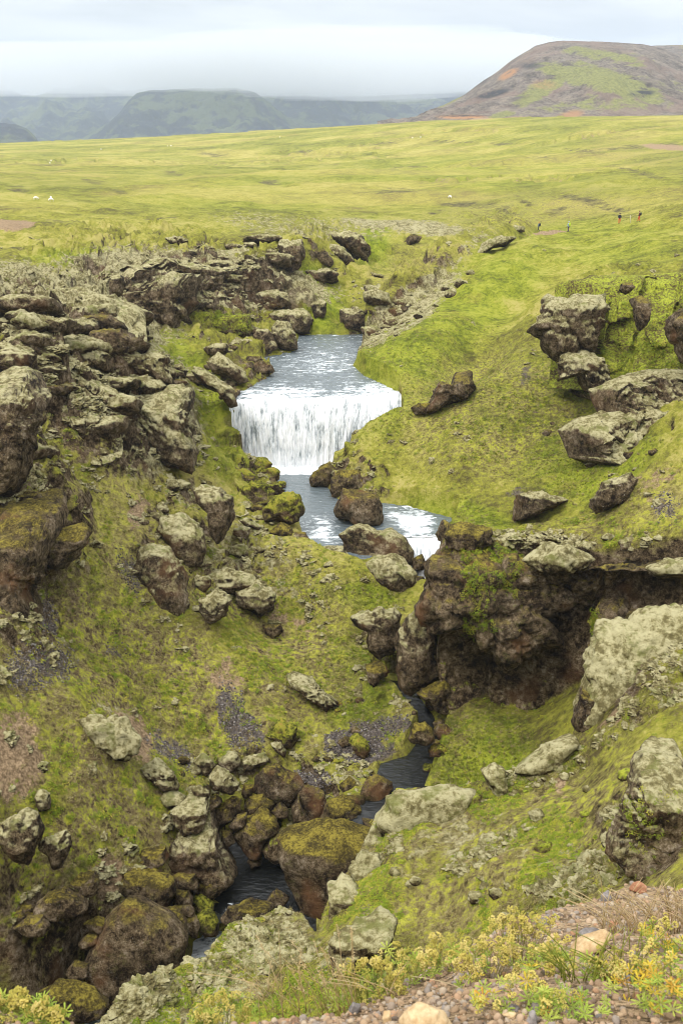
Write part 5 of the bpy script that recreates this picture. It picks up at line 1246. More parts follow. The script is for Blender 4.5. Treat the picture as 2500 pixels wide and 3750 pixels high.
# right slope
K('dark twin topped rock in the middle of the right green slope', o_, 'bare', 'q', [(385,890),(430,760),(460,728),(515,770),(530,700),(600,695),(622,790),(560,835),(470,872),(420,900)], push=.45, thick=.8, name='rock_outcrop', blocky=.6, cuts=4)
K('low dark stone left of the twin topped rock', b_, 'olive', 'q', [(318,872),(350,850),(400,850),(425,890),(340,908)], thick=1)
K('rock head with a dark mouth jutting from the right slope', o_, 'pale', 'q', [(858,500),(905,470),(930,400),(945,340),(965,318),(985,345),(1060,352),(1150,320),(1230,330),(1210,430),(1180,520),(1190,640),(1100,620),(1010,640),(940,575),(910,540),(870,530)], Y=99, thick=.7, name='rock_outcrop', blocky=.7, cuts=4)
K('dark jaw of rock hanging below the rock head', o_, 'pale', 'q', [(1000,620),(1060,570),(1150,600),(1200,660),(1230,780),(1225,835),(1170,815),(1110,775),(1070,700),(1000,745)], Y=96, thick=.7, name='rock_outcrop', blocky=.7, cuts=4)
wall('leaf covered rock wall at the right edge', 'leafy', [(2195,1075,104),(2210,1050,104.5),(2270,1035,105),(2400,1035,104),(2600,1025,103)], [(2190,1390,97),(2200,1435,95),(2240,1465,94),(2330,1440,93),(2450,1420,92),(2600,1430,91)], cap=6, cell=4.6, nu=220, nv=80, rough=.75)
K('dark lump on the upper brow of the leaf covered wall', o_, 'bare', 'q', [(1268,330),(1285,300),(1330,292),(1350,320),(1310,350)], Y=94, thick=1, name='rock_outcrop')
K('dark knob below the brow of the leaf covered wall', o_, 'bare', 'q', [(1345,360),(1385,340),(1415,380),(1405,480),(1370,520),(1345,450)], Y=92, thick=1, name='rock_outcrop')
K('deep brown alcove rock at the right edge of the leafy wall', o_, 'bare', 'q', [(1490,470),(1540,420),(1660,380),(1660,700),(1560,640),(1520,540)], Y=90, thick=1, name='rock_outcrop')
K('small dark chin stone under the rock head', b_, 'bare', 'q', [(1235,850),(1290,808),(1320,830),(1290,880),(1250,900)], thick=1)
wall('pale topped dark ledge at the right edge above the green bowl', 'cap', [(2300,1460,87.5),(2360,1415,89),(2450,1395,90),(2620,1380,90)], [(2350,1520,86.5),(2400,1520,86.5),(2480,1510,87),(2620,1505,87)], cap=5, cell=2.6, nu=120, nv=34, under=.5)
wall('pale mossed prow overhanging the green bowl', 'pale', [(2190,1610,84.5),(2245,1565,86),(2330,1540,86.5),(2420,1530,86.5),(2560,1540,86)], [(2240,1660,83.8),(2300,1680,83.2),(2380,1700,82.6),(2440,1690,82.6),(2560,1640,83)], cap=5, cell=2.4, nu=130, nv=40, under=.8)
# near right
K('large pale mossed outcrop with a broken dark edge at the right', o_, 'full', 'A', [(2110,2640),(2120,2520),(2150,2430),(2180,2320),(2220,2275),(2350,2245),(2560,2225),(2600,2420),(2420,2450),(2330,2480),(2250,2440),(2200,2560),(2150,2690)], Y=42.5, thick=.6, name='rock_outcrop', lumps=1.5, cuts=3, rough=1.4)
K('dark crumbling edge below the large pale outcrop', o_, 'bare', 'A', [(2100,2640),(2130,2520),(2200,2480),(2250,2560),(2200,2660),(2130,2700)], Y=41.5, thick=.8, name='rock_outcrop')
K('pale crowned black rock at the right edge nearest the camera', o_, 'cap', 'e', [(1225,860),(1240,740),(1320,600),(1400,500),(1480,440),(1568,405),(1680,390),(1680,1040),(1420,1010),(1290,910)], Y=27, thick=.6, name='rock_outcrop', cuts=4, blocky=.4)
K('smooth pale hump at the tip of the near ridge', o_, 'full', 'e', [(160,690),(205,600),(270,568),(480,556),(595,568),(575,645),(400,710),(300,835),(250,850),(205,780)], Y=38.2, thick=.7, name='rock_outcrop', cuts=3)
K('pale knobbly rock over the giant slab', o_, 'full', 'e', [(38,920),(100,838),(175,848),(185,930),(170,1010),(100,1060),(50,1010)], Y=35.4, thick=.8, name='rock_outcrop', lumps=1)
K('dark leafy foot of the pale knobbly rock', o_, 'leafy', 'e', [(60,1010),(120,970),(220,960),(260,1040),(180,1130),(90,1120)], Y=34.6, thick=.7, name='rock_outcrop')
K('grey green hump at the lower end of the near ridge', o_, 'pale', 'e', [(-60,1010),(0,965),(45,980),(85,1040),(92,1110),(0,1210),(-60,1150)], Y=33.6, thick=.8, name='rock_outcrop')
K('pale nose pointing left from the near ridge', o_, 'full', 'e', [(643,470),(700,438),(745,460),(760,560),(722,625),(680,540)], Y=38.6, thick=.9, name='rock_outcrop')
K('grey moss crest above the green hollow', o_, 'full', 'e', [(800,470),(840,430),(950,338),(1060,298),(1085,330),(1010,440),(900,490)], Y=39.4, thick=.8, name='rock_outcrop', lumps=1)
K('bulging pale stone at the foot of the near slope', o_, 'pale', 'e', [(-60,1240),(60,1200),(180,1150),(240,1180),(220,1260),(100,1330),(-40,1400)], Y=29, thick=.7, name='rock_outcrop', lumps=1)

# lesser rocks that fill the crags
RUB = []
def rubble(n, cx, cy, rx, ry, tilt, s0, s1, mats, label, group, name='rock', seed=0, ymin=4.6, thick=1.0, yr=(0, 9999), slab=False):
    r = random.Random(seed); k = 0; tries = 0
    while k < n and tries < n * 6:
        tries += 1
        a = r.uniform(0, 2 * math.pi); d = math.sqrt(r.random()); ti = rad(tilt)
        u, v = d * math.cos(a) * rx, d * math.sin(a) * ry
        x0 = cx + u * math.cos(ti) - v * math.sin(ti); y0 = cy + u * math.sin(ti) + v * math.cos(ti)
        h_ = hit(x0, y0, ymin)
        if h_ is None or not (yr[0] < h_[1] < yr[1]): continue
        w = s0 + (s1 - s0) * r.random() ** 1.6; hh = w * (r.uniform(.36, .6) if slab else r.uniform(.5, .85)); m = r.randint(6, 8); ph = r.uniform(0, 1)
        pts = [(x0 + w * .5 * math.cos(2 * math.pi * (j + ph) / m) * r.uniform(.75, 1.15), y0 - hh * .3 + hh * .5 * math.sin(2 * math.pi * (j + ph) / m) * r.uniform(.75, 1.15)) for j in range(m)]
        rock(label, 'rock', r.choice(mats), 'A', pts, Y=h_[1] + 0.15 * w * h_[1] * 1.1 / F, thick=thick * (1.6 if slab else 1), name='rock_outcrop' if slab else name, group=group, blocky=1.2 if slab else .5, cuts=7 if slab else 4, lumps=1.2, push=.35 if slab else .1, box=.85 if slab else .75, rough=1.5 if slab else 1.0, level=4 if w > 60 else 3); RUB.append(col.objects[-1]); k += 1
G1 = 'mossy rocks among the left crags'
rubble(24, 200, 1180, 330, 110, 8, 90, 230, ['pale', 'pale', 'cap', 'full'], 'rough mossy rock jumbled among the crags of the left bank', G1, seed=1, yr=(70, 160), slab=True)
rubble(34, 330, 1400, 330, 200, 12, 80, 240, ['pale', 'pale', 'cap', 'bare'], 'rough mossy rock jumbled among the crags of the left bank', G1, seed=2, yr=(55, 120), slab=True)
rubble(14, 60, 1850, 150, 330, 0, 80, 200, ['pale', 'cap', 'bare'], 'rough mossy rock jumbled among the crags of the left bank', G1, seed=3, yr=(48, 80), slab=True)
rubble(24, 760, 1010, 420, 130, 6, 50, 160, ['pale', 'pale', 'cap'], 'small mossed rock about the upper gorge cliffs', 'mossed rocks about the upper gorge cliffs', seed=4, yr=(120, 210), slab=True)
rubble(22, 900, 1330, 180, 130, 45, 30, 75, ['pale', 'pale', 'cap', 'bare'], 'mossed rock on the bank above the waterfall', 'mossed rocks on the bank above the waterfall', seed=5, yr=(100, 150))
rubble(30, 780, 2030, 300, 230, 35, 30, 90, ['pale', 'full', 'pale'], 'pale mossed lump on the slope below the three boulders', 'pale mossed lumps on the slope below the three boulders', seed=6, yr=(62, 92))
rubble(16, 990, 1800, 120, 130, 40, 35, 80, ['green', 'green', 'olive'], 'green mossed stone beside the pool', 'green mossed stones beside the pool', seed=7, yr=(80, 108))
rubble(40, 950, 2960, 330, 160, 25, 22, 70, ['bare', 'olive', 'olive', 'pale'], 'brown stone wedged between the gorge boulders', 'brown stones wedged between the gorge boulders', seed=8, yr=(45, 62))
rubble(40, 380, 3380, 330, 230, 0, 30, 100, ['bare', 'olive', 'bare', 'olive'], 'brown mossy stone on the lower left bank', 'brown mossy stones on the lower left bank', seed=9, yr=(36, 52))
rubble(10, 1560, 1110, 300, 50, -38, 25, 70, ['full', 'pale', 'pale'], 'pale stone on the rocky spine of the ridge', 'pale stones on the rocky spine of the ridge', seed=10, yr=(130, 215))
rubble(16, 1400, 1180, 90, 60, -38, 30, 80, ['pale', 'bare', 'pale'], 'rough stone on the river bank tip of the ridge', 'rough stones on the river bank tip of the ridge', seed=11, yr=(130, 170))
rubble(26, 2000, 2030, 420, 60, -6, 35, 100, ['full', 'pale', 'full'], 'pale moss lump on the brow of the overhang', 'pale moss lumps on the brow of the overhang', seed=12, yr=(50, 72))
rubble(26, 1560, 2690, 70, 190, 8, 35, 85, ['olive', 'bare', 'bare', 'green'], 'stone in the narrow stream', 'stones jammed in the narrow stream', seed=21, yr=(54, 70))
rubble(14, 1370, 2700, 200, 180, 0, 22, 60, ['olive', 'bare', 'green'], 'stone beside the mud flat', 'stones beside the mud flat', seed=13, yr=(54, 70))
rubble(22, 1900, 3080, 520, 260, -20, 30, 95, ['full', 'pale', 'full', 'leafy'], 'grey mossed stone half sunk in the near slope', 'grey mossed stones half sunk in the near slope', seed=14, yr=(18, 44))
rubble(16, 2200, 1560, 260, 200, 0, 25, 70, ['pale', 'bare'], 'stone scattered in the green bowl on the right', 'stones scattered in the green bowl on the right', seed=15, yr=(75, 120))

LANDMARKS = [(330,1450,'great pale slab'),(60,1290,'smooth pale moss pillow'),(170,1290,'rusty red crag'),(310,1300,'pale capped overhung block'),(330,1220,'broad jumble of mossy blocks'),
 (560,1350,'red streaked tower'),(600,1550,'mossy wedge'),(480,1260,'craggy buttress'),(40,1500,'grey lichened dark wall'),(80,2100,'orange brown pillar wall'),(230,1980,'grey overhanging nose'),
 (430,1040,'overhanging pale capped knob'),(250,1080,'dark knob under the turf'),(30,1150,'dark tooth of rock'),(630,1130,'tall brown cliff wall'),(800,1040,'long dark cliff'),(950,980,'dark stepped cliff'),
 (1070,930,'pillar cliff'),(1290,900,'block with a round hole'),(1020,1240,'pale round topped boulder'),(890,1290,'wide dark lidded boulder'),(950,1360,'flat red brown boulder'),(830,1380,'rusty lichened boulder'),
 (1290,1170,'boulder at the river bend'),(1180,1000,'gully slope'),(920,1150,'far river bluff'),(750,1900,'pale capped crest boulder'),(680,1990,'round pale mossed boulder'),(590,2130,'tall speckled boulder'),
 (800,2230,'mossy knob with the dark foot'),(930,2210,'pale knobs over the hollow'),(1000,1900,'biggest green mossed boulder'),(940,1810,'leafy green boulder'),(1000,1960,'low olive boulder'),(940,1700,'wet grey ledge'),
 (1020,2870,'angular brown boulder'),(1150,2950,'grey brown wedge boulder'),(840,2980,'smooth leaning boulder'),(950,3040,'largest jam boulder'),(1200,3180,'giant mossy slab boulder'),(1370,2900,'round boulder by the puddle'),
 (1270,2970,'sloping slab'),(800,2790,'mossy boulder chain'),(510,3420,'giant dark speckled boulder'),(540,3250,'broad flat boulder'),(70,3100,'white capped pair'),(310,3240,'dark boulder by the sandy fan'),(760,3390,'dripping green boulder'),
 (230,3310,'wide crumbly boulder'),(270,3650,'lowest mossy boulder'),(740,3150,'layered bluff'),(1700,1000,'middle of the rocky spine'),(1500,1130,'lower rocky spine'),(1880,890,'top of the rocky spine'),(1380,1230,'river bank tip'),
 (1730,2150,'huge brown cliff'),(1980,1850,'square mossed block'),(2240,1800,'tilted lichen slab'),(2120,2040,'pale moss brow'),(2450,2100,'right end of the overhang'),(1350,2710,'yellow green capped boulder'),(1550,2700,'boulder with the mossy top'),
 (1250,2800,'mud flat gravel'),(1450,2600,'dark cave'),(2330,2350,'large pale outcrop'),(2400,2950,'pale crowned black rock'),(1500,2950,'smooth pale hump'),(1800,2850,'pale nose'),(2000,2760,'grey moss crest'),(1300,3150,'pale knobbly rock'),
 (1700,3250,'leafy middle of the near slope'),(2000,3100,'heathy middle of the near slope'),(2050,1150,'rock head'),(2330,1440,'pale topped dark ledge'),(2330,1590,'mossed prow'),(1660,1440,'twin topped rock'),(1900,1750,'foot of the green bowl'),(2330,1230,'leafy wall')]
seen = {}
for o in RUB:
    cx0, cy0, sz = o['_c']
    near_ = min(LANDMARKS, key=lambda q: math.hypot(q[0] - cx0, q[1] - cy0))
    dx, dy = cx0 - near_[0], cy0 - near_[1]
    rel = ('right of' if dx > 0 else 'left of') if abs(dx) > abs(dy) else ('below' if dy > 0 else 'above')
    if math.hypot(dx, dy) < 30: rel = 'against'
    elif abs(dx) < 2.2 * abs(dy) and abs(dy) < 2.2 * abs(dx): rel = ('below and ' if dy > 0 else 'above and ') + ('right of' if dx > 0 else 'left of')
    mt = o.data.materials[0].name
    look = {'pale_mossed_rock': 'pale mossed', 'pale_capped_rock': 'pale capped', 'pale_moss_cushion': 'moss covered grey', 'green_mossed_rock': 'green mossed', 'leaf_grown_rock': 'leafy', 'bare_brown_rock': 'bare brown', 'olive_mossed_rock': 'olive mossed'}[mt]
    seen.setdefault((look, rel, near_[2]), []).append((sz, o))
for (look, rel, lm), L in seen.items():
    L.sort(key=lambda q: -q[0])
    words = [''] if len(L) == 1 else ['larger', 'smaller'] if len(L) == 2 else ['largest', 'second largest', 'third largest', 'fourth largest', 'fifth largest', 'sixth largest', 'seventh largest', 'eighth largest', 'ninth largest', 'tenth largest'][:len(L) - 1] + ['smallest']
    for k, (sz, o) in enumerate(L):
        w_ = words[min(k, len(words) - 1)]
        o['label'] = (w_ + ' ' if w_ else 'single ') + look + ' rock ' + rel + ' the ' + lm
for o in col.objects:
    if '_c' in o: del o['_c']

# ================================================================= scattering of countless small things (stuff)
def gn_scatter(name, label, pts, scl, protos, rotvar=math.pi, kind='stuff', tilt=0.35, normals=None):
    """one object: its points carry copies of the small meshes in protos"""
    me = bpy.data.meshes.new(name)
    me.vertices.add(len(pts)); me.vertices.foreach_set('co', np.asarray(pts, np.float32).ravel())
    addattr(me, 'scl', scl)
    r = rng.random((len(pts), 3)).astype(np.float32)
    rot = np.stack([(r[:, 0] - .5) * tilt * 2, (r[:, 1] - .5) * tilt * 2, r[:, 2] * rotvar * 2], -1)
    a = me.attributes.new('rot', 'FLOAT_VECTOR', 'POINT'); a.data.foreach_set('vector', rot.astype(np.float32).ravel())
    a = me.attributes.new('pick', 'INT', 'POINT'); a.data.foreach_set('value', rng.integers(0, len(protos), len(pts)).astype(np.int32))
    o = bpy.data.objects.new(name, me); col.objects.link(o)
    ng = bpy.data.node_groups.new(name + '_nodes', 'GeometryNodeTree')
    ng.interface.new_socket('Geometry', in_out='INPUT', socket_type='NodeSocketGeometry'); ng.interface.new_socket('Geometry', in_out='OUTPUT', socket_type='NodeSocketGeometry')
    gi = ng.nodes.new('NodeGroupInput'); go = ng.nodes.new('NodeGroupOutput')
    g2 = ng.nodes.new('GeometryNodeGeometryToInstance')
    for pr in reversed(protos):
        oi = ng.nodes.new('GeometryNodeObjectInfo'); oi.inputs['Object'].default_value = pr; oi.inputs['As Instance'].default_value = True
        ng.links.new(oi.outputs['Geometry'], g2.inputs[0])
    def na(nm, ty):
        n = ng.nodes.new('GeometryNodeInputNamedAttribute'); n.data_type = ty; n.inputs[0].default_value = nm; return n.outputs[0]
    ip = ng.nodes.new('GeometryNodeInstanceOnPoints')
    ng.links.new(gi.outputs[0], ip.inputs['Points']); 
    inst = ng.nodes.new('GeometryNodeJoinGeometry')
    for pr in protos:
        oi = ng.nodes.new('GeometryNodeObjectInfo'); oi.inputs['Object'].default_value = pr; oi.inputs['As Instance'].default_value = True
        ng.links.new(oi.outputs['Geometry'], inst.inputs[0])
    ng.links.new(inst.outputs[0], ip.inputs['Instance']); ip.inputs['Pick Instance'].default_value = True
    ng.links.new(na('pick', 'INT'), ip.inputs['Instance Index']); ng.links.new(na('scl', 'FLOAT'), ip.inputs['Scale'])
    e2 = ng.nodes.new('FunctionNodeEulerToRotation'); ng.links.new(na('rot', 'FLOAT_VECTOR'), e2.inputs[0]); ng.links.new(e2.outputs[0], ip.inputs['Rotation'])
    ng.links.new(ip.outputs[0], go.inputs[0])
    for n in list(ng.nodes):
        if n == g2 or (n.type == 'OBJECT_INFO' and False): ng.nodes.remove(n) if n == g2 else None
    m = o.modifiers.new('scatter', 'NODES'); m.node_group = ng
    tag(o, label, kind=kind)
    if kind == 'stuff' and 'category' in o: del o['category']
    return o
def far_proto(o):
    """the source of a scattered piece lies under the ground, far behind the camera"""
    o.location = (0, 0, 0); return o

def leaf_mat(name, cols, rough=0.75, var=0.5):
    t = NT(name)
    oi = t.n.new('ShaderNodeObjectInfo')
    n = t.noise(1.2, 3, 0.6)
    f = t.math('ADD', t.math('MULTIPLY', oi.outputs['Random'], var), t.math('MULTIPLY', n, 1 - var))
    k = len(cols); st = [(0.12 + 0.76 * i / (k - 1), c) for i, c in enumerate(cols)]
    c = t.ramp(f, st)
    b = t.bsdf(c, rough, None, 0.2)
    tr = t.n.new('ShaderNodeBsdfTranslucent'); t.l.new(c, tr.inputs[0])
    mx = t.n.new('ShaderNodeMixShader'); mx.inputs[0].default_value = 0.25
    t.l.new(b.outputs[0], mx.inputs[1]); t.l.new(tr.outputs[0], mx.inputs[2]); t.l.new(mx.outputs[0], t.out.inputs['Surface'])
    return t.m
ML_green = leaf_mat('small_green_leaves', [(0.11, 0.17, 0.015), (0.20, 0.26, 0.02), (0.32, 0.36, 0.03)])
ML_yellow = leaf_mat('yellow_green_leaves', [(0.24, 0.27, 0.025), (0.38, 0.37, 0.035), (0.44, 0.36, 0.07)])
ML_dry = leaf_mat('dry_grass', [(0.20, 0.15, 0.06), (0.36, 0.30, 0.12), (0.45, 0.40, 0.20)])
ML_brown = leaf_mat('brown_heath', [(0.07, 0.045, 0.025), (0.15, 0.10, 0.055), (0.24, 0.18, 0.09)])
ML_pale = leaf_mat('pale_moss_lump', [(0.20, 0.19, 0.10), (0.31, 0.30, 0.17), (0.43, 0.42, 0.27)], 0.95)
ML_grass = leaf_mat('fresh_grass', [(0.13, 0.17, 0.02), (0.24, 0.27, 0.035), (0.36, 0.36, 0.07)])
def leaf_clump(name, mat, n, seed, spread=0.5, size=0.16, hgt=0.35):
    r = random.Random(seed); vs, fs = [], []
    for i in range(n):
        a = r.uniform(0, 2 * math.pi); d = spread * math.sqrt(r.random()); z = hgt * (1 - (d / spread) ** 2) * r.uniform(0.4, 1) 
        cx_, cy_ = d * math.cos(a), d * math.sin(a); b = r.uniform(0, 2 * math.pi); s = size * r.uniform(0.6, 1.2); tl = r.uniform(-.7, .7); t2 = r.uniform(-.5, .5)
        ux, uy, uz = math.cos(b), math.sin(b), tl; vx, vy, vz = -math.sin(b), math.cos(b), t2
        k = len(vs)
        for p, q in ((-.5, 0), (0, -.36), (.5, 0), (0, .36)):
            vs.append((cx_ + s * (p * ux + q * vx), cy_ + s * (p * uy + q * vy), z + s * (p * uz + q * vz)))
        fs.append((k, k + 1, k + 2, k + 3))
    return mesh_obj(name, vs, fs, mat, smooth=False)
def tuft(name, mat, n, seed, h=0.8, spread=0.22, w=0.035):
    r = random.Random(seed); vs, fs = [], []
    for i in range(n):
        a = r.uniform(0, 2 * math.pi); d = spread * r.random(); x, y = d * math.cos(a), d * math.sin(a)
        lean = r.uniform(0.15, 0.75); hh = h * r.uniform(0.5, 1); b = a + r.uniform(-.6, .6); px_, py_ = -math.sin(b) * w, math.cos(b) * w
        k = len(vs)
        for j in range(4):
            t = j / 3; ww = (1 - t) * 1.0 + 0.05
            cx_ = x + math.cos(b) * lean * hh * t * t; cy_ = y + math.sin(b) * lean * hh * t * t; cz = hh * t * (1 - 0.25 * t * lean)
            vs += [(cx_ - px_ * ww, cy_ - py_ * ww, cz), (cx_ + px_ * ww, cy_ + py_ * ww, cz)]
        for j in range(3): fs.append((k + 2 * j, k + 2 * j + 1, k + 2 * j + 3, k + 2 * j + 2))
    return mesh_obj(name, vs, fs, mat, smooth=False)
def lump(name, mat, seed, flat=0.6, lv=4, rough=0.6):
    v, f = ico(lv); v = v * (0.75 + rough * fbm(v * 1.3 + seed, 3) + 0.75 * (billow(v * 1.9 + seed, 3) - 0.3))[:, None]
    v = v * np.array([1, 1, flat]) * 0.5
    return mesh_obj(name, v, f, mat)

# points on the built ground, chosen by what grows there
GP = TP.reshape(-1, 3)
gpx, gpy, gdep = proj(GP)
gz = zone_weights(gpx, gpy, GP[:, 1], GP)
_ny, _nx = TP.shape[:2]
dzx = np.gradient(TP[..., 2], axis=1) / (np.gradient(TP[..., 0], axis=1) + 1e-6); dzy = np.gradient(TP[..., 2], axis=0) / (np.gradient(TP[..., 1], axis=0) + 1e-6)
gsl = (1 / np.sqrt(1 + dzx ** 2 + dzy ** 2)).reshape(-1)
gpy2 = TP.copy(); _ppy = gpy.reshape(_ny, _nx); gvis = (_ppy <= np.minimum.accumulate(_ppy, axis=0) + 40).reshape(-1)
wet = np.ones(len(GP), bool)
for z, poly in WATERS: wet &= (sdist(GP[:, 0], GP[:, 1], poly) < -0.15) | (GP[:, 2] > z + 0.6)
base_ok = gvis & wet & (gpx > -200) & (gpx < 2700) & (gpy < 3900)
def pick(mask, weight, n, sink=0.05, jit=0.5):
    w = np.where(mask & base_ok, weight, 0.0); w = w / w.sum()
    i = rng.choice(len(GP), n, p=w)
    # jitter between neighbouring grid points
    j = np.clip(i + rng.choice([-1, 1], n), 0, len(GP) - 1); f = rng.random(n)[:, None] * jit
    k = np.clip(i + rng.choice([-_nx, _nx], n), 0, len(GP) - 1); g = rng.random(n)[:, None] * jit
    p = GP[i] + (GP[j] - GP[i]) * f + (GP[k] - GP[i]) * g
    p[:, 2] -= sink
    return p, i
Yg_ = GP[:, 1]
near = (Yg_ > 12) & (Yg_ < 47); midr = (Yg_ >= 42) & (Yg_ < 112)
bare = np.clip(gz['dirt'] + gz['scree'], 0, 1)
pn = vnoise(GP / 1.7) + 0.6 * vnoise(GP / 0.6 + 3)
pn2 = vnoise(GP / 2.6 + 30) + 0.6 * vnoise(GP / 0.8 + 13)
flatw = sstep(0.45, 0.75, gsl)
HID = []
def proto(o): HID.append(o); return o
lg = [proto(leaf_clump('leaf_clump', ML_green, 34, 1)), proto(leaf_clump('leaf_clump', ML_yellow, 30, 2)), proto(leaf_clump('leaf_clump', ML_green, 26, 3, 0.4, 0.2, 0.45))]
lb = [proto(leaf_clump('heath_clump', ML_brown, 40, 4, 0.5, 0.13, 0.3)), proto(leaf_clump('heath_clump', ML_dry, 34, 5, 0.5, 0.13, 0.3))]
tf = [proto(tuft('grass_tuft', ML_grass, 26, 6)), proto(tuft('grass_tuft', ML_dry, 24, 7)), proto(tuft('grass_tuft', ML_grass, 22, 8, 0.7, 0.3))]
pl = [proto(lump('moss_lump', MR['pale'] if k == 3 else MR['full'], 1.0 + 4 * k, fl)) for k, fl in enumerate((0.45, 0.6, 0.38, 0.55))]

p, i = pick(near, (1 - bare) * flatw * (0.15 + gz['mottle']) * sstep(-0.1, 0.5, pn), 17000)
gn_scatter('leafy_ground_plants', 'yellow green leafy plants carpeting the near slope', p, (0.10 + 0.26 * rng.random(len(p)) ** 2) * 1.0, lg)
p, i = pick(near, (1 - bare) * flatw * sstep(-0.1, 0.4, -pn), 14000)
gn_scatter('heath', 'brown and straw coloured heath on the near slope', p, 0.10 + 0.22 * rng.random(len(p)) ** 2, lb)
p, i = pick(near, flatw * (0.05 + gz['pale'] + 0.5 * gz['rocky']) * sstep(-0.2, 0.4, pn2), 5200, 0.10)
gn_scatter('moss_lumps', 'pale grey moss lumps on the near slope', p, 0.18 + 0.60 * rng.random(len(p)) ** 2.2, pl, tilt=0.5)
p, i = pick(near, (1 - bare) * flatw * (0.3 + gz['mottle']) * sstep(-0.3, 0.5, pn2), 5000)
gn_scatter('grass', 'loose grass tufts on the near slope', p, 0.12 + 0.22 * rng.random(len(p)) ** 1.5, tf)
p, i = pick(midr, (1 - bare) * flatw * (0.10 + gz['mottle']) * sstep(0.0, 0.5, pn) * (Yg_ / 60), 13000)
gn_scatter('leafy_ground_plants', 'yellow green plants on the slopes of the gorge', p, 0.20 + 0.38 * rng.random(len(p)) ** 2, lg)
p, i = pick(midr, (1 - bare) * flatw * (0.10 + gz['mottle']) * sstep(0.0, 0.5, -pn), 13000)
gn_scatter('heath', 'brown heath clumps on the slopes of the gorge', p, 0.20 + 0.36 * rng.random(len(p)) ** 2, lb)
p, i = pick((Yg_ >= 42) & (Yg_ < 175), flatw * (0.01 + gz['pale'] + 0.35 * gz['rocky']) * sstep(-0.2, 0.3, pn2) * (1 - 0.8 * gz['lush']), 6000, 0.16)
gn_scatter('moss_lumps', 'pale grey moss cushions on the crags and slopes of the gorge', p, 0.35 + 1.0 * rng.random(len(p)) ** 2.2, pl, tilt=0.5)
p, i = pick((Yg_ >= 42) & (Yg_ < 130), (1 - bare) * flatw * (0.1 + gz['lush']) * (Yg_ / 60), 16000)
gn_scatter('grass', 'short green grass on the lush slopes', p, 0.16 + 0.26 * rng.random(len(p)) ** 1.5, tf)

def on_rock(words, boxes, n):
    out = []
    for o in col.objects:
        if o.type == 'MESH' and any(w in str(o.get('label', '')) for w in words):
            v = np.empty(len(o.data.vertices) * 3); o.data.vertices.foreach_get('co', v); v = v.reshape(-1, 3) + np.array(o.location)
            a, b, d = proj(v); cen = proj(np.array(o.location))[2]
            for x0, y0, x1, y1 in boxes:
                m = (a > x0) & (a < x1) & (b > y0) & (b < y1) & (d < cen + 0.5) & (vnoise(v / 0.9) > -0.25)
                out.append(v[m])
    q = np.vstack(out); i = rng.choice(len(q), min(n, len(q) * 2)); return q[i] + rng.normal(size=(len(i), 3)) * 0.08
p = on_rock(['huge brown overhanging cliff'], [(1690, 1990, 1910, 2310), (1690, 1990, 1830, 2200), (1660, 2320, 1740, 2460), (1580, 1960, 1720, 2020)], 1700)
gn_scatter('cliff_plants', 'strip of green leafy plants growing down the huge brown cliff', p, 0.18 + 0.34 * rng.random(len(p)) ** 2, lg, tilt=1.3)
p = on_rock(['dark band of overhanging rock'], [(2040, 2240, 2190, 2340), (2240, 2180, 2300, 2260)], 260)
gn_scatter('cliff_plants', 'ferny green plants hanging in the hollow of the overhang', p, 0.18 + 0.34 * rng.random(len(p)) ** 2, lg, tilt=1.3)
p = on_rock(['leaf covered rock wall', 'moss roofed'], [(2180, 1030, 2560, 1480)], 1800)
gn_scatter('cliff_plants', 'bright leafy plants covering the rock wall on the right', p, 0.25 + 0.45 * rng.random(len(p)) ** 2, lg, tilt=1.0)
p = on_rock(['leafy brown ledge'], [(700, 1120, 940, 1260)], 500)
gn_scatter('cliff_plants', 'lime green plants on the ledge below the long dark cliff', p, 0.3 + 0.5 * rng.random(len(p)) ** 2, lg, tilt=1.0)
p = on_rock(['pale crowned black rock'], [(2240, 2900, 2520, 3260)], 420)
gn_scatter('cliff_plants', 'leafy plants on the black rock nearest the camera', p, 0.10 + 0.16 * rng.random(len(p)) ** 2, lg, tilt=1.0)

# ---------------------------------------------------------------- stones of the gravel and the scree
def stone_mat():
    t = NT('gravel_stone'); oi = t.n.new('ShaderNodeObjectInfo')
    c = t.ramp(oi.outputs['Random'], [(0.0, (0.11, 0.085, 0.065)), (0.25, (0.30, 0.20, 0.115)), (0.5, (0.40, 0.28, 0.165)), (0.7, (0.23, 0.205, 0.18)), (0.85, (0.48, 0.38, 0.26)), (1.0, (0.36, 0.18, 0.085))])
    n = t.noise(60, 4, 0.7); c = t.mix(t.math('MULTIPLY', n, 0.5), c, (0.18, 0.125, 0.09))
    t.bsdf(c, 0.92, t.bump(n, 0.6, 0.004), 0.15); return t.m
def scree_mat():
    t = NT('scree_stone'); oi = t.n.new('ShaderNodeObjectInfo')
    c = t.ramp(oi.outputs['Random'], [(0.0, (0.045, 0.038, 0.036)), (0.5, (0.10, 0.085, 0.078)), (0.85, (0.17, 0.145, 0.13)), (1.0, (0.27, 0.25, 0.23))])
    t.bsdf(c, 0.9, None, 0.15); return t.m
MS, MSC = stone_mat(), scree_mat()
def pebble(name, mat, seed, lv=2, flat=0.65):
    v, f = ico(lv); v = v.copy(); r_ = np.ones(len(v)); lr = np.random.default_rng(seed)
    for k in range(9):
        n = lr.normal(size=3); n /= np.linalg.norm(n); d = v @ n; r_ = np.minimum(r_, np.where(d > 1e-3, lr.uniform(.6, .85) / np.maximum(d, 1e-3), 9))
    v = v * np.clip(r_, .5, 1)[:, None] * np.array([1, lr.uniform(.65, 1), flat]) * 0.5
    return mesh_obj(name, v, f, mat, smooth=False)
pb = [proto(pebble('pebble', MS, s)) for s in range(4)]
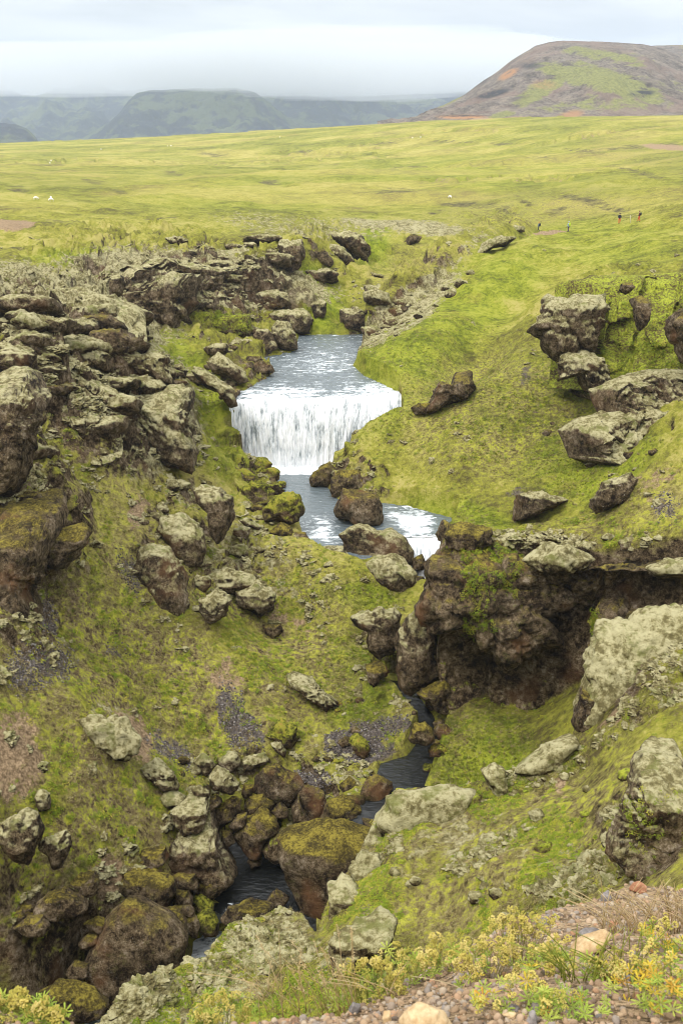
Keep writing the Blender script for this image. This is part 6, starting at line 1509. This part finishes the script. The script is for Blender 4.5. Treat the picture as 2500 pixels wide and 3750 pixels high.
sb = [proto(pebble('scree_pebble', MSC, 20 + s, 1)) for s in range(3)]
def ledge_points(n, sel=None):
    out = []
    while len(out) < n:
        px = rng.uniform(-250, 2750, n); Yr = np.exp(rng.uniform(math.log(1.35), math.log(4.6), n))
        for a, b in zip(px, Yr):
            x = (a - 1250) / F * b * 1.27
            yl = float(Le(x / b))
            if b > yl * 1.03: continue
            out.append((x, b, ground_z(x, b)))
            if len(out) >= n: break
    return np.array(out)
p = ledge_points(9000); sc_ = 0.006 + 0.024 * rng.random(len(p)) ** 3.2; p[:, 2] += sc_ * 0.15
gn_scatter('gravel', 'brown and grey gravel at the photographer\'s feet', p, sc_ * (0.6 + 0.4 * p[:, 1] / 2), pb, tilt=0.6)
p, i = pick((Yg_ > 38) & (Yg_ < 75), sstep(0.3, 0.7, gz['scree']), 9000, 0.0)
gn_scatter('scree', 'dark grey scree stones on the slopes', p, 0.07 + 0.20 * rng.random(len(p)) ** 2.5, sb, tilt=0.8)

# ================================================================= low cloud and air
lens('low_cloud', 'low grey cloud resting on the mountain tops', P(420, 258, 3900), (2300, 650, 85), 0.0030, (0.84, 0.86, 0.88), 3.0)
lens('low_cloud', 'low cloud over the saddle right of the flat mountain', P(1330, 235, 3700), (850, 600, 110), 0.0024, (0.84, 0.86, 0.88), 8.0)
hb = bmesh.new(); bmesh.ops.create_cube(hb, size=1.0)
hm = bpy.data.meshes.new('haze'); hb.to_mesh(hm); hb.free()
ho = bpy.data.objects.new('haze', hm); col.objects.link(ho)
ho.scale = (12000, 8200, 900); ho.location = (0, 3900, -150 + 350)
t = NT('haze_air'); t.n.remove(t.out); out = t.n.new('ShaderNodeOutputMaterial')
vs = t.n.new('ShaderNodeVolumePrincipled'); vs.inputs['Color'].default_value = (0.72, 0.83, 1.0, 1); vs.inputs['Density'].default_value = 0.000125; vs.inputs['Anisotropy'].default_value = 0.2
t.l.new(vs.outputs[0], out.inputs['Volume']); hm.materials.append(t.m)
tag(ho, 'thin blue haze in the air over the moor', kind='stuff')

# ================================================================= hikers, post, sheep
def plain(name, c, rough=0.8):
    t = NT(name); t.bsdf(c, rough, None, 0.2); return t.m
def skin_mesh(name, verts, edges, radii, mats, face_mat=None, parent=None, root=0, sub=1):
    me = bpy.data.meshes.new(name); me.from_pydata(verts, edges, [])
    o = bpy.data.objects.new(name, me); col.objects.link(o)
    sk = o.modifiers.new('skin', 'SKIN'); ly = me.skin_vertices[0] if me.skin_vertices else None
    if ly is None:
        return o
    for i, r in enumerate(radii): ly.data[i].radius = (r, r); ly.data[i].use_root = (i == root)
    ss_ = o.modifiers.new('sub', 'SUBSURF'); ss_.levels = ss_.render_levels = sub
    for m in mats: me.materials.append(m)
    if parent is not None: o.parent = parent
    return o
def bake(o, colour_fn=None):
    dg = bpy.context.evaluated_depsgraph_get(); ev = o.evaluated_get(dg); me = bpy.data.meshes.new_from_object(ev)
    o.modifiers.clear(); old = o.data; o.data = me
    if colour_fn:
        for p in me.polygons: p.material_index = colour_fn(p.center)
    me.polygons.foreach_set('use_smooth', np.ones(len(me.polygons), bool)); return o
M_skin = plain('skin', (0.45, 0.27, 0.19)); M_dark = plain('dark_cloth', (0.02, 0.022, 0.035)); M_red = plain('red_cloth', (0.55, 0.06, 0.03)); M_purple = plain('purple_cloth', (0.08, 0.03, 0.10))
M_lightblue = plain('light_blue_cloth', (0.30, 0.42, 0.50)); M_lime = plain('lime_cloth', (0.45, 0.60, 0.05)); M_grey = plain('grey_blue_cloth', (0.13, 0.17, 0.24)); M_orange = plain('orange_cloth', (0.75, 0.25, 0.04)); M_hair = plain('hair', (0.05, 0.03, 0.02)); M_maroon = plain('maroon_cloth', (0.12, 0.03, 0.03))
def hiker(px, py, label, jacket, legs, pack, hat, rz, stride=0.22, ymin=120, ymax=400):
    b = hit(px, py, ymin, ymax)
    if b is None: b = P(px, py, 190)
    root = empty('person', (b[0], b[1], ground_z(b[0], b[1]) - 0.03), rz)
    s = stride
    V0 = [(0,0,0.95),(0,0,1.15),(0,0,1.38),(0,0,1.50),(0,0.02,1.60),(0,0.03,1.70),
          (0.09,0,0.88),(0.11,s*0.5+.03,0.48),(0.11,s,0.09),(0.11,s+0.16,0.04),
          (-0.09,0,0.88),(-0.11,-s*0.3+.05,0.48),(-0.11,-s,0.10),(-0.11,-s+0.16,0.04),
          (0.19,0,1.40),(0.25,-0.06,1.13),(0.25,0.08,0.92),(0.25,0.13,0.84),(-0.19,0,1.40),(-0.25,0.04,1.13),(-0.25,0.20,0.98),(-0.25,0.26,0.93)]
    E0 = [(0,1),(1,2),(2,3),(3,4),(4,5),(0,6),(6,7),(7,8),(8,9),(0,10),(10,11),(11,12),(12,13),(2,14),(14,15),(15,16),(16,17),(2,18),(18,19),(19,20),(20,21)]
    R0 = [.15,.14,.16,.06,.10,.09,.10,.07,.05,.045,.10,.07,.05,.045,.07,.055,.04,.04,.07,.055,.04,.04]
    o = skin_mesh('body', V0, E0, R0, [M_skin, jacket, legs, M_dark, M_hair], parent=root)
    bake(o, lambda c: 3 if c.z < 0.13 else 2 if c.z < 0.93 and abs(c.x) < 0.205 else 0 if (c.z > 1.50) or (c.z < 0.98 and abs(c.x) > .2) else 1)
    if pack is not None:
        v, f = ico(3); v = np.sign(v) * np.abs(v) ** 0.6 * np.array([0.17, 0.12, 0.27]) + np.array([0, -0.22, 1.28]); mesh_obj('backpack', v, f, pack, root)
    v, f = ico(3); v = v * np.array([0.115, 0.13, 0.075]) + np.array([0, 0.01, 1.74]); mesh_obj('hat' if hat is not M_hair else 'hair', v, f, hat, root)
    tag(root, label, 'person'); return root
hiker(1970, 849, 'hiker in grey blue with orange hat, leftmost on the moor path', M_grey, M_dark, M_dark, M_orange, rad(60))
hiker(2079, 849, 'hiker with lime green pack and purple trousers on the path', M_lightblue, M_purple, M_lime, M_lightblue, rad(40))
hiker(2265, 820, 'hiker in dark jacket and red trousers left of the post', M_dark, M_red, None, M_hair, rad(180), .1)
hiker(2337, 812, 'hiker with maroon pack and red shorts right of the post', M_maroon, M_red, M_dark, M_maroon, rad(75))
b = hit(2308, 816, 120, 400)
def tube(path, radii, seg=7):
    path = np.asarray(path, float); n = len(path); vs = []; fs = []
    for i in range(n):
        d = path[min(i + 1, n - 1)] - path[max(i - 1, 0)]; d /= np.linalg.norm(d) + 1e-9
        a = np.cross(d, [0.3, 0.1, 0.9] if abs(d[2]) < 0.9 else [1, 0, 0]); a /= np.linalg.norm(a); c = np.cross(d, a)
        for j in range(seg):
            t_ = 2 * math.pi * j / seg; vs.append(path[i] + radii[i] * (a * math.cos(t_) + c * math.sin(t_)))
    for i in range(n - 1):
        for j in range(seg): fs.append((i * seg + j, i * seg + (j + 1) % seg, (i + 1) * seg + (j + 1) % seg, (i + 1) * seg + j))
    fs.append(tuple(range(seg))[::-1]); fs.append(tuple((n - 1) * seg + j for j in range(seg)))
    return np.array(vs), fs
v, f = tube([(0, 0, -0.2), (-0.08, 0, 0.5), (-0.17, 0, 1.15), (-0.18, 0, 1.2)], [0.05, 0.05, 0.045, 0.02])
o = mesh_obj('trail_post', v, f, plain('weathered_wood', (0.55, 0.50, 0.42))); o.location = (b[0], b[1], ground_z(b[0], b[1])); tag(o, 'pale leaning trail post between the two right hikers', 'post')

M_wool = plain('wool', (0.78, 0.75, 0.66), 0.95)
SV = [(0,-.45,.62),(0,-.15,.66),(0,.2,.66),(0,.42,.68),(0,.55,.62),(0,.70,.40),(0,.78,.24),(.13,-.36,.42),(.14,-.40,.2),(.14,-.36,.02),(-.13,-.36,.42),(-.14,-.40,.2),(-.14,-.36,.02),(.12,.34,.42),(.12,.33,.2),(.12,.35,.02),(-.12,.34,.42),(-.12,.33,.2),(-.12,.35,.02),(0,-.56,.55)]
SE = [(0,1),(1,2),(2,3),(3,4),(4,5),(5,6),(0,7),(7,8),(8,9),(0,10),(10,11),(11,12),(3,13),(13,14),(14,15),(3,16),(16,17),(17,18),(0,19)]
SR = [.22,.27,.27,.22,.13,.10,.05,.08,.04,.035,.08,.04,.035,.08,.04,.035,.08,.04,.035,.05]
sheep0 = None
for k, (px, py, lb_) in enumerate([(188,592,'upper sheep of the close pair by the left bank scarp'),(184,600,'lower sheep of the close pair by the left bank scarp'),(371,549,'lone distant sheep below the foot of the mountains'),
   (614,537,'left sheep of two side by side far out on the moor'),(627,537,'right sheep of two side by side far out on the moor'),(1024,505,'lone sheep on the far skyline meadow'),(132,733,'white sheep alone nearest the left edge'),
   (188,732,'back sheep of the nearer white pair on the left'),(190,741,'front sheep of the nearer white pair on the left'),(1509,508,'left sheep of two near the far green hollow'),(1539,507,'right sheep of two near the far green hollow'),(1647,729,'single sheep in the middle of the flat meadow')]):
    b = hit(px, py, 140)
    if b is None: continue
    if sheep0 is None:
        sheep0 = skin_mesh('sheep', SV, SE, SR, [M_wool]); bake(sheep0); o = sheep0
    else: o = sheep0.copy(); col.objects.link(o)
    sc0 = 1.05
    o.location = (b[0], b[1], ground_z(b[0], b[1]) - 0.02); o.rotation_euler = (0, 0, rad(60 + 97 * k)); o.scale = (sc0,) * 3
    tag(o, lb_, 'sheep', 'sheep grazing on the moor')

# ================================================================= the shoulder at the photographer's feet
def small_stone(name, a, b_, spk=0.5):
    t = NT(name); n = t.noise(9, 5, 0.7); n2 = t.noise(60, 4, 0.7)
    c = t.mix(t.ss(t.math('ADD', t.math('MULTIPLY', n, .6), t.math('MULTIPLY', n2, .4)), 0.38, 0.62), a, b_)
    t.bsdf(c, 0.9, t.bump(n2, 0.5, 0.004), 0.2); return t.m
MR['tan'] = small_stone('tan_stone', (0.36, 0.23, 0.11), (0.56, 0.42, 0.24))
MR['stgrey'] = small_stone('grey_stone', (0.13, 0.115, 0.105), (0.27, 0.24, 0.22))
MR['stbrown'] = small_stone('brown_stone', (0.12, 0.075, 0.045), (0.30, 0.19, 0.12))
MR['stred'] = small_stone('rusty_stone', (0.25, 0.11, 0.055), (0.45, 0.25, 0.15))
def lstone(label, mat, pts, frame='v', **k):
    ox, oy, s = OFF[frame]; ys = [oy + b * s for a, b in pts]; xs = [ox + a * s for a, b in pts]
    b = hit(0.5 * (min(xs) + max(xs)), min(3790, max(ys) - 0.25 * (max(ys) - min(ys))), 1.0, 6)
    return rock(label, 'stone', mat, frame, pts, Y=(b[1] if b is not None else 2.0), name='stone', rough=.35, lumps=0, thick=k.pop('thick', .9), **k)
lstone('big tan pointed stone cut by the bottom edge of the picture', 'tan', [(315,724),(355,668),(420,632),(450,630),(490,650),(530,690),(560,740),(440,800),(330,780)], cuts=6, level=5)
lstone('long flat tan slab lying on the gravel shoulder', 'tan', [(1065,395),(1130,350),(1225,318),(1255,335),(1250,355),(1160,395),(1090,440)], level=5)
lstone('grey angular stone behind the long tan slab', 'stgrey', [(1105,330),(1130,300),(1190,290),(1222,315),(1180,345),(1130,358)])
lstone('grey block at the edge above the yellow flowers', 'stgrey', [(905,290),(912,255),(965,245),(985,270),(960,308),(925,312)])
lstone('cracked brown stone left of the grey block', 'stbrown', [(800,285),(815,255),(870,245),(905,265),(880,300),(830,298)])
lstone('white flecked stone on the rim of the gravel', 'stgrey', [(1200,165),(1212,138),(1240,136),(1252,165),(1235,192),(1208,188)])
lstone('rust red clod crowning the gravel shoulder', 'stred', [(1325,135),(1345,100),(1380,90),(1408,110),(1412,140),(1370,158)])
lstone('pale wedge stone near the bottom left of the gravel', 'tan', [(225,690),(245,662),(282,662),(288,710),(262,740),(232,735)])
lstone('light grey stone left of the pale wedge stone', 'stgrey', [(82,665),(110,632),(142,640),(140,680),(108,692)])
lstone('upright grey stone at the bottom under the leaves', 'stgrey', [(868,720),(880,665),(915,655),(935,690),(925,740),(880,745)])
lstone('flat whitish stone below the leafy stems', 'tan', [(758,680),(785,665),(838,672),(835,695),(790,708)])
lstone('purple grey stone resting on the flat whitish stone', 'stgrey', [(788,655),(810,632),(848,645),(850,670),(815,678)])
lstone('small blue grey stone in front of the tan slab', 'stgrey', [(1085,430),(1100,416),(1125,425),(1122,448),(1095,450)])
lstone('dark stone in the shade near the right plants', 'stgrey', [(1290,525),(1305,498),(1335,500),(1340,535),(1315,548)])
lstone('brown stone under the yellow grass at the right', 'stbrown', [(1385,290),(1410,270),(1460,275),(1465,300),(1420,312)])
rr_ = random.Random(5); kk = 0; KD = {}
while kk < 46:
    px = rr_.uniform(880, 2520); py = rr_.uniform(3250, 3760)
    b = hit(px, py, 1.0, 8)
    if b is None or b[1] > 4.4: continue
    w = rr_.uniform(22, 60); m = 6
    pts = [(px + w * .5 * math.cos(2 * math.pi * j / m) * rr_.uniform(.7, 1.15), py + w * .36 * math.sin(2 * math.pi * j / m) * rr_.uniform(.7, 1.15)) for j in range(m)]
    o = rock('x', 'stone', rr_.choice(['tan', 'stgrey', 'stbrown', 'stred', 'tan', 'stbrown']), 'A', pts, Y=b[1], name='stone', rough=.3, lumps=0, thick=.9, group='loose stones on the gravel shoulder', level=3)
    look = {'tan_stone': 'tan', 'grey_stone': 'grey', 'brown_stone': 'brown', 'rusty_stone': 'rusty'}[o.data.materials[0].name]
    KD[o.name] = (look, int(px // 330), int((py - 3200) // 140), w); kk += 1
cellg = {}
for o in col.objects:
    if o.name in KD: cellg.setdefault(KD[o.name][:3], []).append(o)
XN = {2: 'at the left end of the gravel', 3: 'beside the leftmost yellow clump', 4: 'near the big pointed tan stone', 5: 'below the tallest yellow flowers', 6: 'around the long tan slab', 7: 'under the dry grass at the right'}
YN = ['high on the rim', 'on the upper gravel', 'on the middle gravel', 'at the bottom edge']
for (look, a, b2), L in cellg.items():
    L.sort(key=lambda o: -KD[o.name][3])
    for k, o in enumerate(L):
        o['label'] = (('single ', ) if len(L) == 1 else ('larger ', 'smaller ', 'tiny ', 'tiniest '))[min(k, 3 if len(L) > 1 else 0)] + look + ' stone ' + YN[max(0, min(3, int(b2)))] + ', ' + XN.get(int(a), 'near the right edge')
for o in col.objects:
    if '_c' in o: del o['_c']

MF_y = leaf_mat('yellow_flower', [(0.40, 0.38, 0.07), (0.62, 0.51, 0.12), (0.74, 0.62, 0.24)], 0.8, 0.6)
MF_l = leaf_mat('mantle_leaf', [(0.17, 0.25, 0.035), (0.32, 0.40, 0.06), (0.50, 0.52, 0.11)], 0.7, 0.6)
MF_r = leaf_mat('autumn_leaf', [(0.52, 0.38, 0.04), (0.62, 0.48, 0.05), (0.50, 0.22, 0.04)], 0.7, 0.7)
MF_s = leaf_mat('stem_green', [(0.25, 0.26, 0.06), (0.40, 0.34, 0.11)], 0.8, 0.6)
MF_d = leaf_mat('straw', [(0.42, 0.30, 0.13), (0.60, 0.46, 0.24), (0.66, 0.55, 0.33)], 0.85, 0.6)
def palmate(seed, r=1.0, lobes=7):
    rr = random.Random(seed); vs = [(0, 0, 0)]; fs = []
    for i in range(lobes):
        a = math.pi * (-0.85 + 1.7 * i / (lobes - 1)); w = 0.2; L = r * rr.uniform(.85, 1.1) * (1 - 0.18 * abs(i - (lobes - 1) / 2) / lobes * 2)
        k = len(vs)
        for dr, da, z in ((.5, -w, .02), (.86, -w * .62, .10), (1.0, 0, .05), (.86, w * .62, .10), (.5, w, .02)):
            vs.append((L * dr * math.sin(a + da), L * dr * math.cos(a + da), z * r + 0.18 * r * dr * dr))
        fs.append((0, k, k + 1, k + 2)); fs.append((0, k + 2, k + 3, k + 4))
    return vs, fs
def blossom(seed):
    rr = random.Random(seed); V0, F0 = [], []
    for i in range(20):
        a = rr.uniform(0, 6.28); z = rr.uniform(-.7, 1); q = math.sqrt(max(0, 1 - z * z)) * rr.uniform(.5, 1); cx_, cy_, cz = q * math.cos(a), q * math.sin(a), z * .9; s = rr.uniform(.2, .34); k = len(V0)
        V0 += [(cx_ + s, cy_, cz), (cx_, cy_ + s, cz), (cx_ - s, cy_, cz), (cx_, cy_ - s, cz), (cx_, cy_, cz + s), (cx_, cy_, cz - s)]
        F0 += [(k, k + 1, k + 4), (k + 1, k + 2, k + 4), (k + 2, k + 3, k + 4), (k + 3, k, k + 4), (k + 1, k, k + 5), (k + 2, k + 1, k + 5), (k + 3, k + 2, k + 5), (k, k + 3, k + 5)]
    return V0, F0
def cache_mesh(name, vf, mat, smooth=False):
    me = bpy.data.meshes.new(name); me.from_pydata([tuple(map(float, q)) for q in vf[0]], [], [tuple(map(int, q)) for q in vf[1]]); me.materials.append(mat)
    if smooth: me.polygons.foreach_set('use_smooth', np.ones(len(me.polygons), bool))
    return me
leafM = [cache_mesh('leaf', palmate(s), MF_l) for s in range(4)]; leafR = [cache_mesh('leaf', palmate(s + 9), MF_r) for s in range(2)]
flowM = [cache_mesh('flower_head', blossom(s), MF_y) for s in range(4)]
stemM = []
for s in range(3):
    stemM.append(cache_mesh('stem', tube([(0, 0, 0), (0.05 * (s - 1), 0.04, 0.35), (0.12 * (s - 1), 0.03, 0.7), (0.2 * (s - 1), -0.02, 1.0)], [0.014, 0.012, 0.010, 0.008], 4), MF_s))
def child(name, me, parent, loc, rot, s):
    o = bpy.data.objects.new(name, me); col.objects.link(o); o.parent = parent; o.location = loc; o.rotation_euler = rot; o.scale = s if isinstance(s, tuple) else (s,) * 3; return o
def mantle(px, py, wpx, hpx, nf, nl, label, seed, autumn=0.0, lsz=0.022):
    b = hit(px, py, 1.0, 7)
    if b is None or b[1] > 4.6: b = P(px, py, 2.4)
    dist = float(np.linalg.norm(b)); m = dist / F; W = wpx * 1.0 * m; Hh = hpx * 0.88 * m / 0.74; nf = int(nf * 1.3); nl = int(nl * 1.1); lsz = lsz * 1.0
    root = empty('mantle_plant', (b[0], b[1], b[2] - 0.005)); rr = random.Random(seed)
    tag(root, label, 'plant', 'yellow flowered plants on the gravel shoulder')
    for k in range(nf):
        a = rr.uniform(0, 6.28); d = math.sqrt(rr.random()) * W * .5; hh = Hh * rr.uniform(.55, 1.05) * (1 - 0.35 * (d / (W * .5)) ** 2); x0, y0 = d * math.cos(a), 0.6 * d * math.sin(a)
        s_ = rr.randrange(3); rot = rr.uniform(0, 6.28); bx_, by_ = x0 * .55, y0 * .55
        tx, ty = math.atan2(-(y0 - by_), hh), math.atan2(x0 - bx_, hh)
        child('stem', stemM[s_], root, (bx_, by_, 0), (tx, ty, 0), (hh * .5, hh * .5, hh))
        q = 0.2 * (s_ - 1) * hh * .5
        child('flower_head', rr.choice(flowM), root, (x0 + q, y0, hh), (rr.uniform(-.3, .3), rr.uniform(-.3, .3), rot), rr.uniform(.007, .0135))
        if rr.random() < .75: child('flower_head', rr.choice(flowM), root, (x0 + q + rr.uniform(-.012, .012), y0 + rr.uniform(-.01, .01), hh - rr.uniform(.006, .03)), (0, 0, rot), rr.uniform(.006, .011))
    for k in range(nl):
        a = rr.uniform(0, 6.28); d = math.sqrt(rr.random()) * W * .55; z = Hh * rr.uniform(.08, .62)
        child('leaf', rr.choice(leafR if rr.random() < autumn else leafM), root, (d * math.cos(a), d * math.sin(a) * .7, z), (rr.uniform(-.9, .5), rr.uniform(-.6, .6), rr.uniform(0, 6.28)), lsz * rr.uniform(.65, 1.25))
    return root
mantle(1350, 3672, 240, 150, 38, 30, 'leftmost yellow flowering clump hanging over the gravel rim', 1)
mantle(1480, 3590, 200, 120, 26, 26, 'second yellow clump with feathery green leaves', 2)
mantle(1610, 3560, 170, 130, 24, 20, 'thin yellow clump in the gap between the larger clumps', 3)
mantle(1770, 3590, 230, 150, 40, 22, 'orange yellow clump in the middle of the row', 4)
mantle(1900, 3530, 260, 180, 50, 26, 'tallest densest yellow flowering clump', 5)
mantle(2040, 3570, 190, 120, 22, 32, 'leafy clump right of the tallest flowers', 6)
mantle(1900, 3690, 300, 100, 10, 50, 'low sprawling leafy clump at the bottom middle', 7, .12)
mantle(2090, 3720, 210, 80, 4, 34, 'pale leafed low clump at the bottom right of the middle', 8, .08)
mantle(2215, 3590, 130, 120, 10, 14, 'small sparse yellow clump beside the tan slab', 9, .3)
mantle(2340, 3660, 180, 190, 8, 34, 'clump with bright yellow autumn leaves near the right edge', 10, .55)
mantle(2470, 3720, 220, 240, 6, 44, 'mixed green and yellow clump in the bottom right corner', 11, .35)
mantle(2420, 3480, 160, 120, 8, 26, 'weathered clump below the dry grass at the right', 12, .5)
mantle(70, 3750, 200, 110, 26, 44, 'bright lime clump in the bottom left corner', 13)
mantle(170, 3770, 120, 90, 14, 24, 'smaller lime clump right of the corner one', 14)
mantle(830, 3765, 220, 110, 30, 40, 'lime yellow clump at the bottom edge left of the grass stalks', 15)
mantle(740, 3780, 110, 80, 12, 18, 'small lime clump left of the lime yellow one', 16)

def grass_plant(px, py, label, n, hmin, hmax, spread, lean_x, seed, heads=True, mat=None, wd=0.0009):
    b = hit(px, py, 1.0, 7)
    if b is None or b[1] > 4.6: b = P(px, py, 2.2)
    root = empty('grass_plant', tuple(b)); rr = random.Random(seed); tag(root, label, 'grass')
    for k in range(n):
        hh = rr.uniform(hmin, hmax); a = rr.uniform(-1, 1); lx_ = lean_x + a * spread; x0 = rr.uniform(-.03, .03) * (1 + 10 * spread); y0 = rr.uniform(-.02, .02)
        pth = [(x0 + lx_ * hh * t_ ** 1.7, y0 + 0.1 * a * hh * t_, hh * t_ * (1 - 0.12 * abs(lx_) * t_)) for t_ in np.linspace(0, 1, 7)]
        v, f = tube(pth, [wd * 1.3] * 3 + [wd] * 3 + [wd * .4], 4); s_ = mesh_obj('stalk', v, f, mat or MF_d, root)
        if heads and rr.random() < .8:
            tip = np.array(pth[-1]); dr = tip - np.array(pth[-2]); dr /= np.linalg.norm(dr); vs, fs = [], []
            for q in range(26):
                c0 = tip - dr * 0.05 * rr.random() + np.array([rr.uniform(-1, 1), rr.uniform(-1, 1), rr.uniform(-.5, 1)]) * .0035; k0 = len(vs)
                e1 = np.array([rr.uniform(-1, 1), rr.uniform(-1, 1), rr.uniform(0, 1.6)]) * .0045; e2 = np.array([rr.uniform(-1, 1), rr.uniform(-1, 1), 0]) * .002
                vs += [c0, c0 + e1 * .5 + e2, c0 + e1, c0 + e1 * .5 - e2]; fs.append((k0, k0 + 1, k0 + 2, k0 + 3))
            mesh_obj('seed_head', np.array(vs), fs, MF_d, s_, smooth=False)
grass_plant(1165, 3712, 'tall straw grass stalks with seed heads at the bottom centre', 22, .16, .34, .28, -.22, 1)
grass_plant(1120, 3718, 'fine wispy dry grass spraying to the left', 34, .12, .24, .40, -.40, 2, True, None, .0006)
grass_plant(2490, 3420, 'dense golden dry grass tuft at the right edge', 150, .10, .24, .8, -.25, 3, False, None, .0013)
grass_plant(2470, 3600, 'second golden grass tuft lower at the right edge', 110, .08, .2, .9, -.3, 4, False, ML_grass, .0013)
grass_plant(1640, 3640, 'flat dry grass blades lying across the gravel', 20, .05, .12, 1.6, -1.0, 5, False, None, .0011)

# the source meshes of the scattered pieces are kept out of the picture (they live only inside the scatterers)
for o in HID:
    for c0_ in list(o.users_collection): c0_.objects.unlink(o)
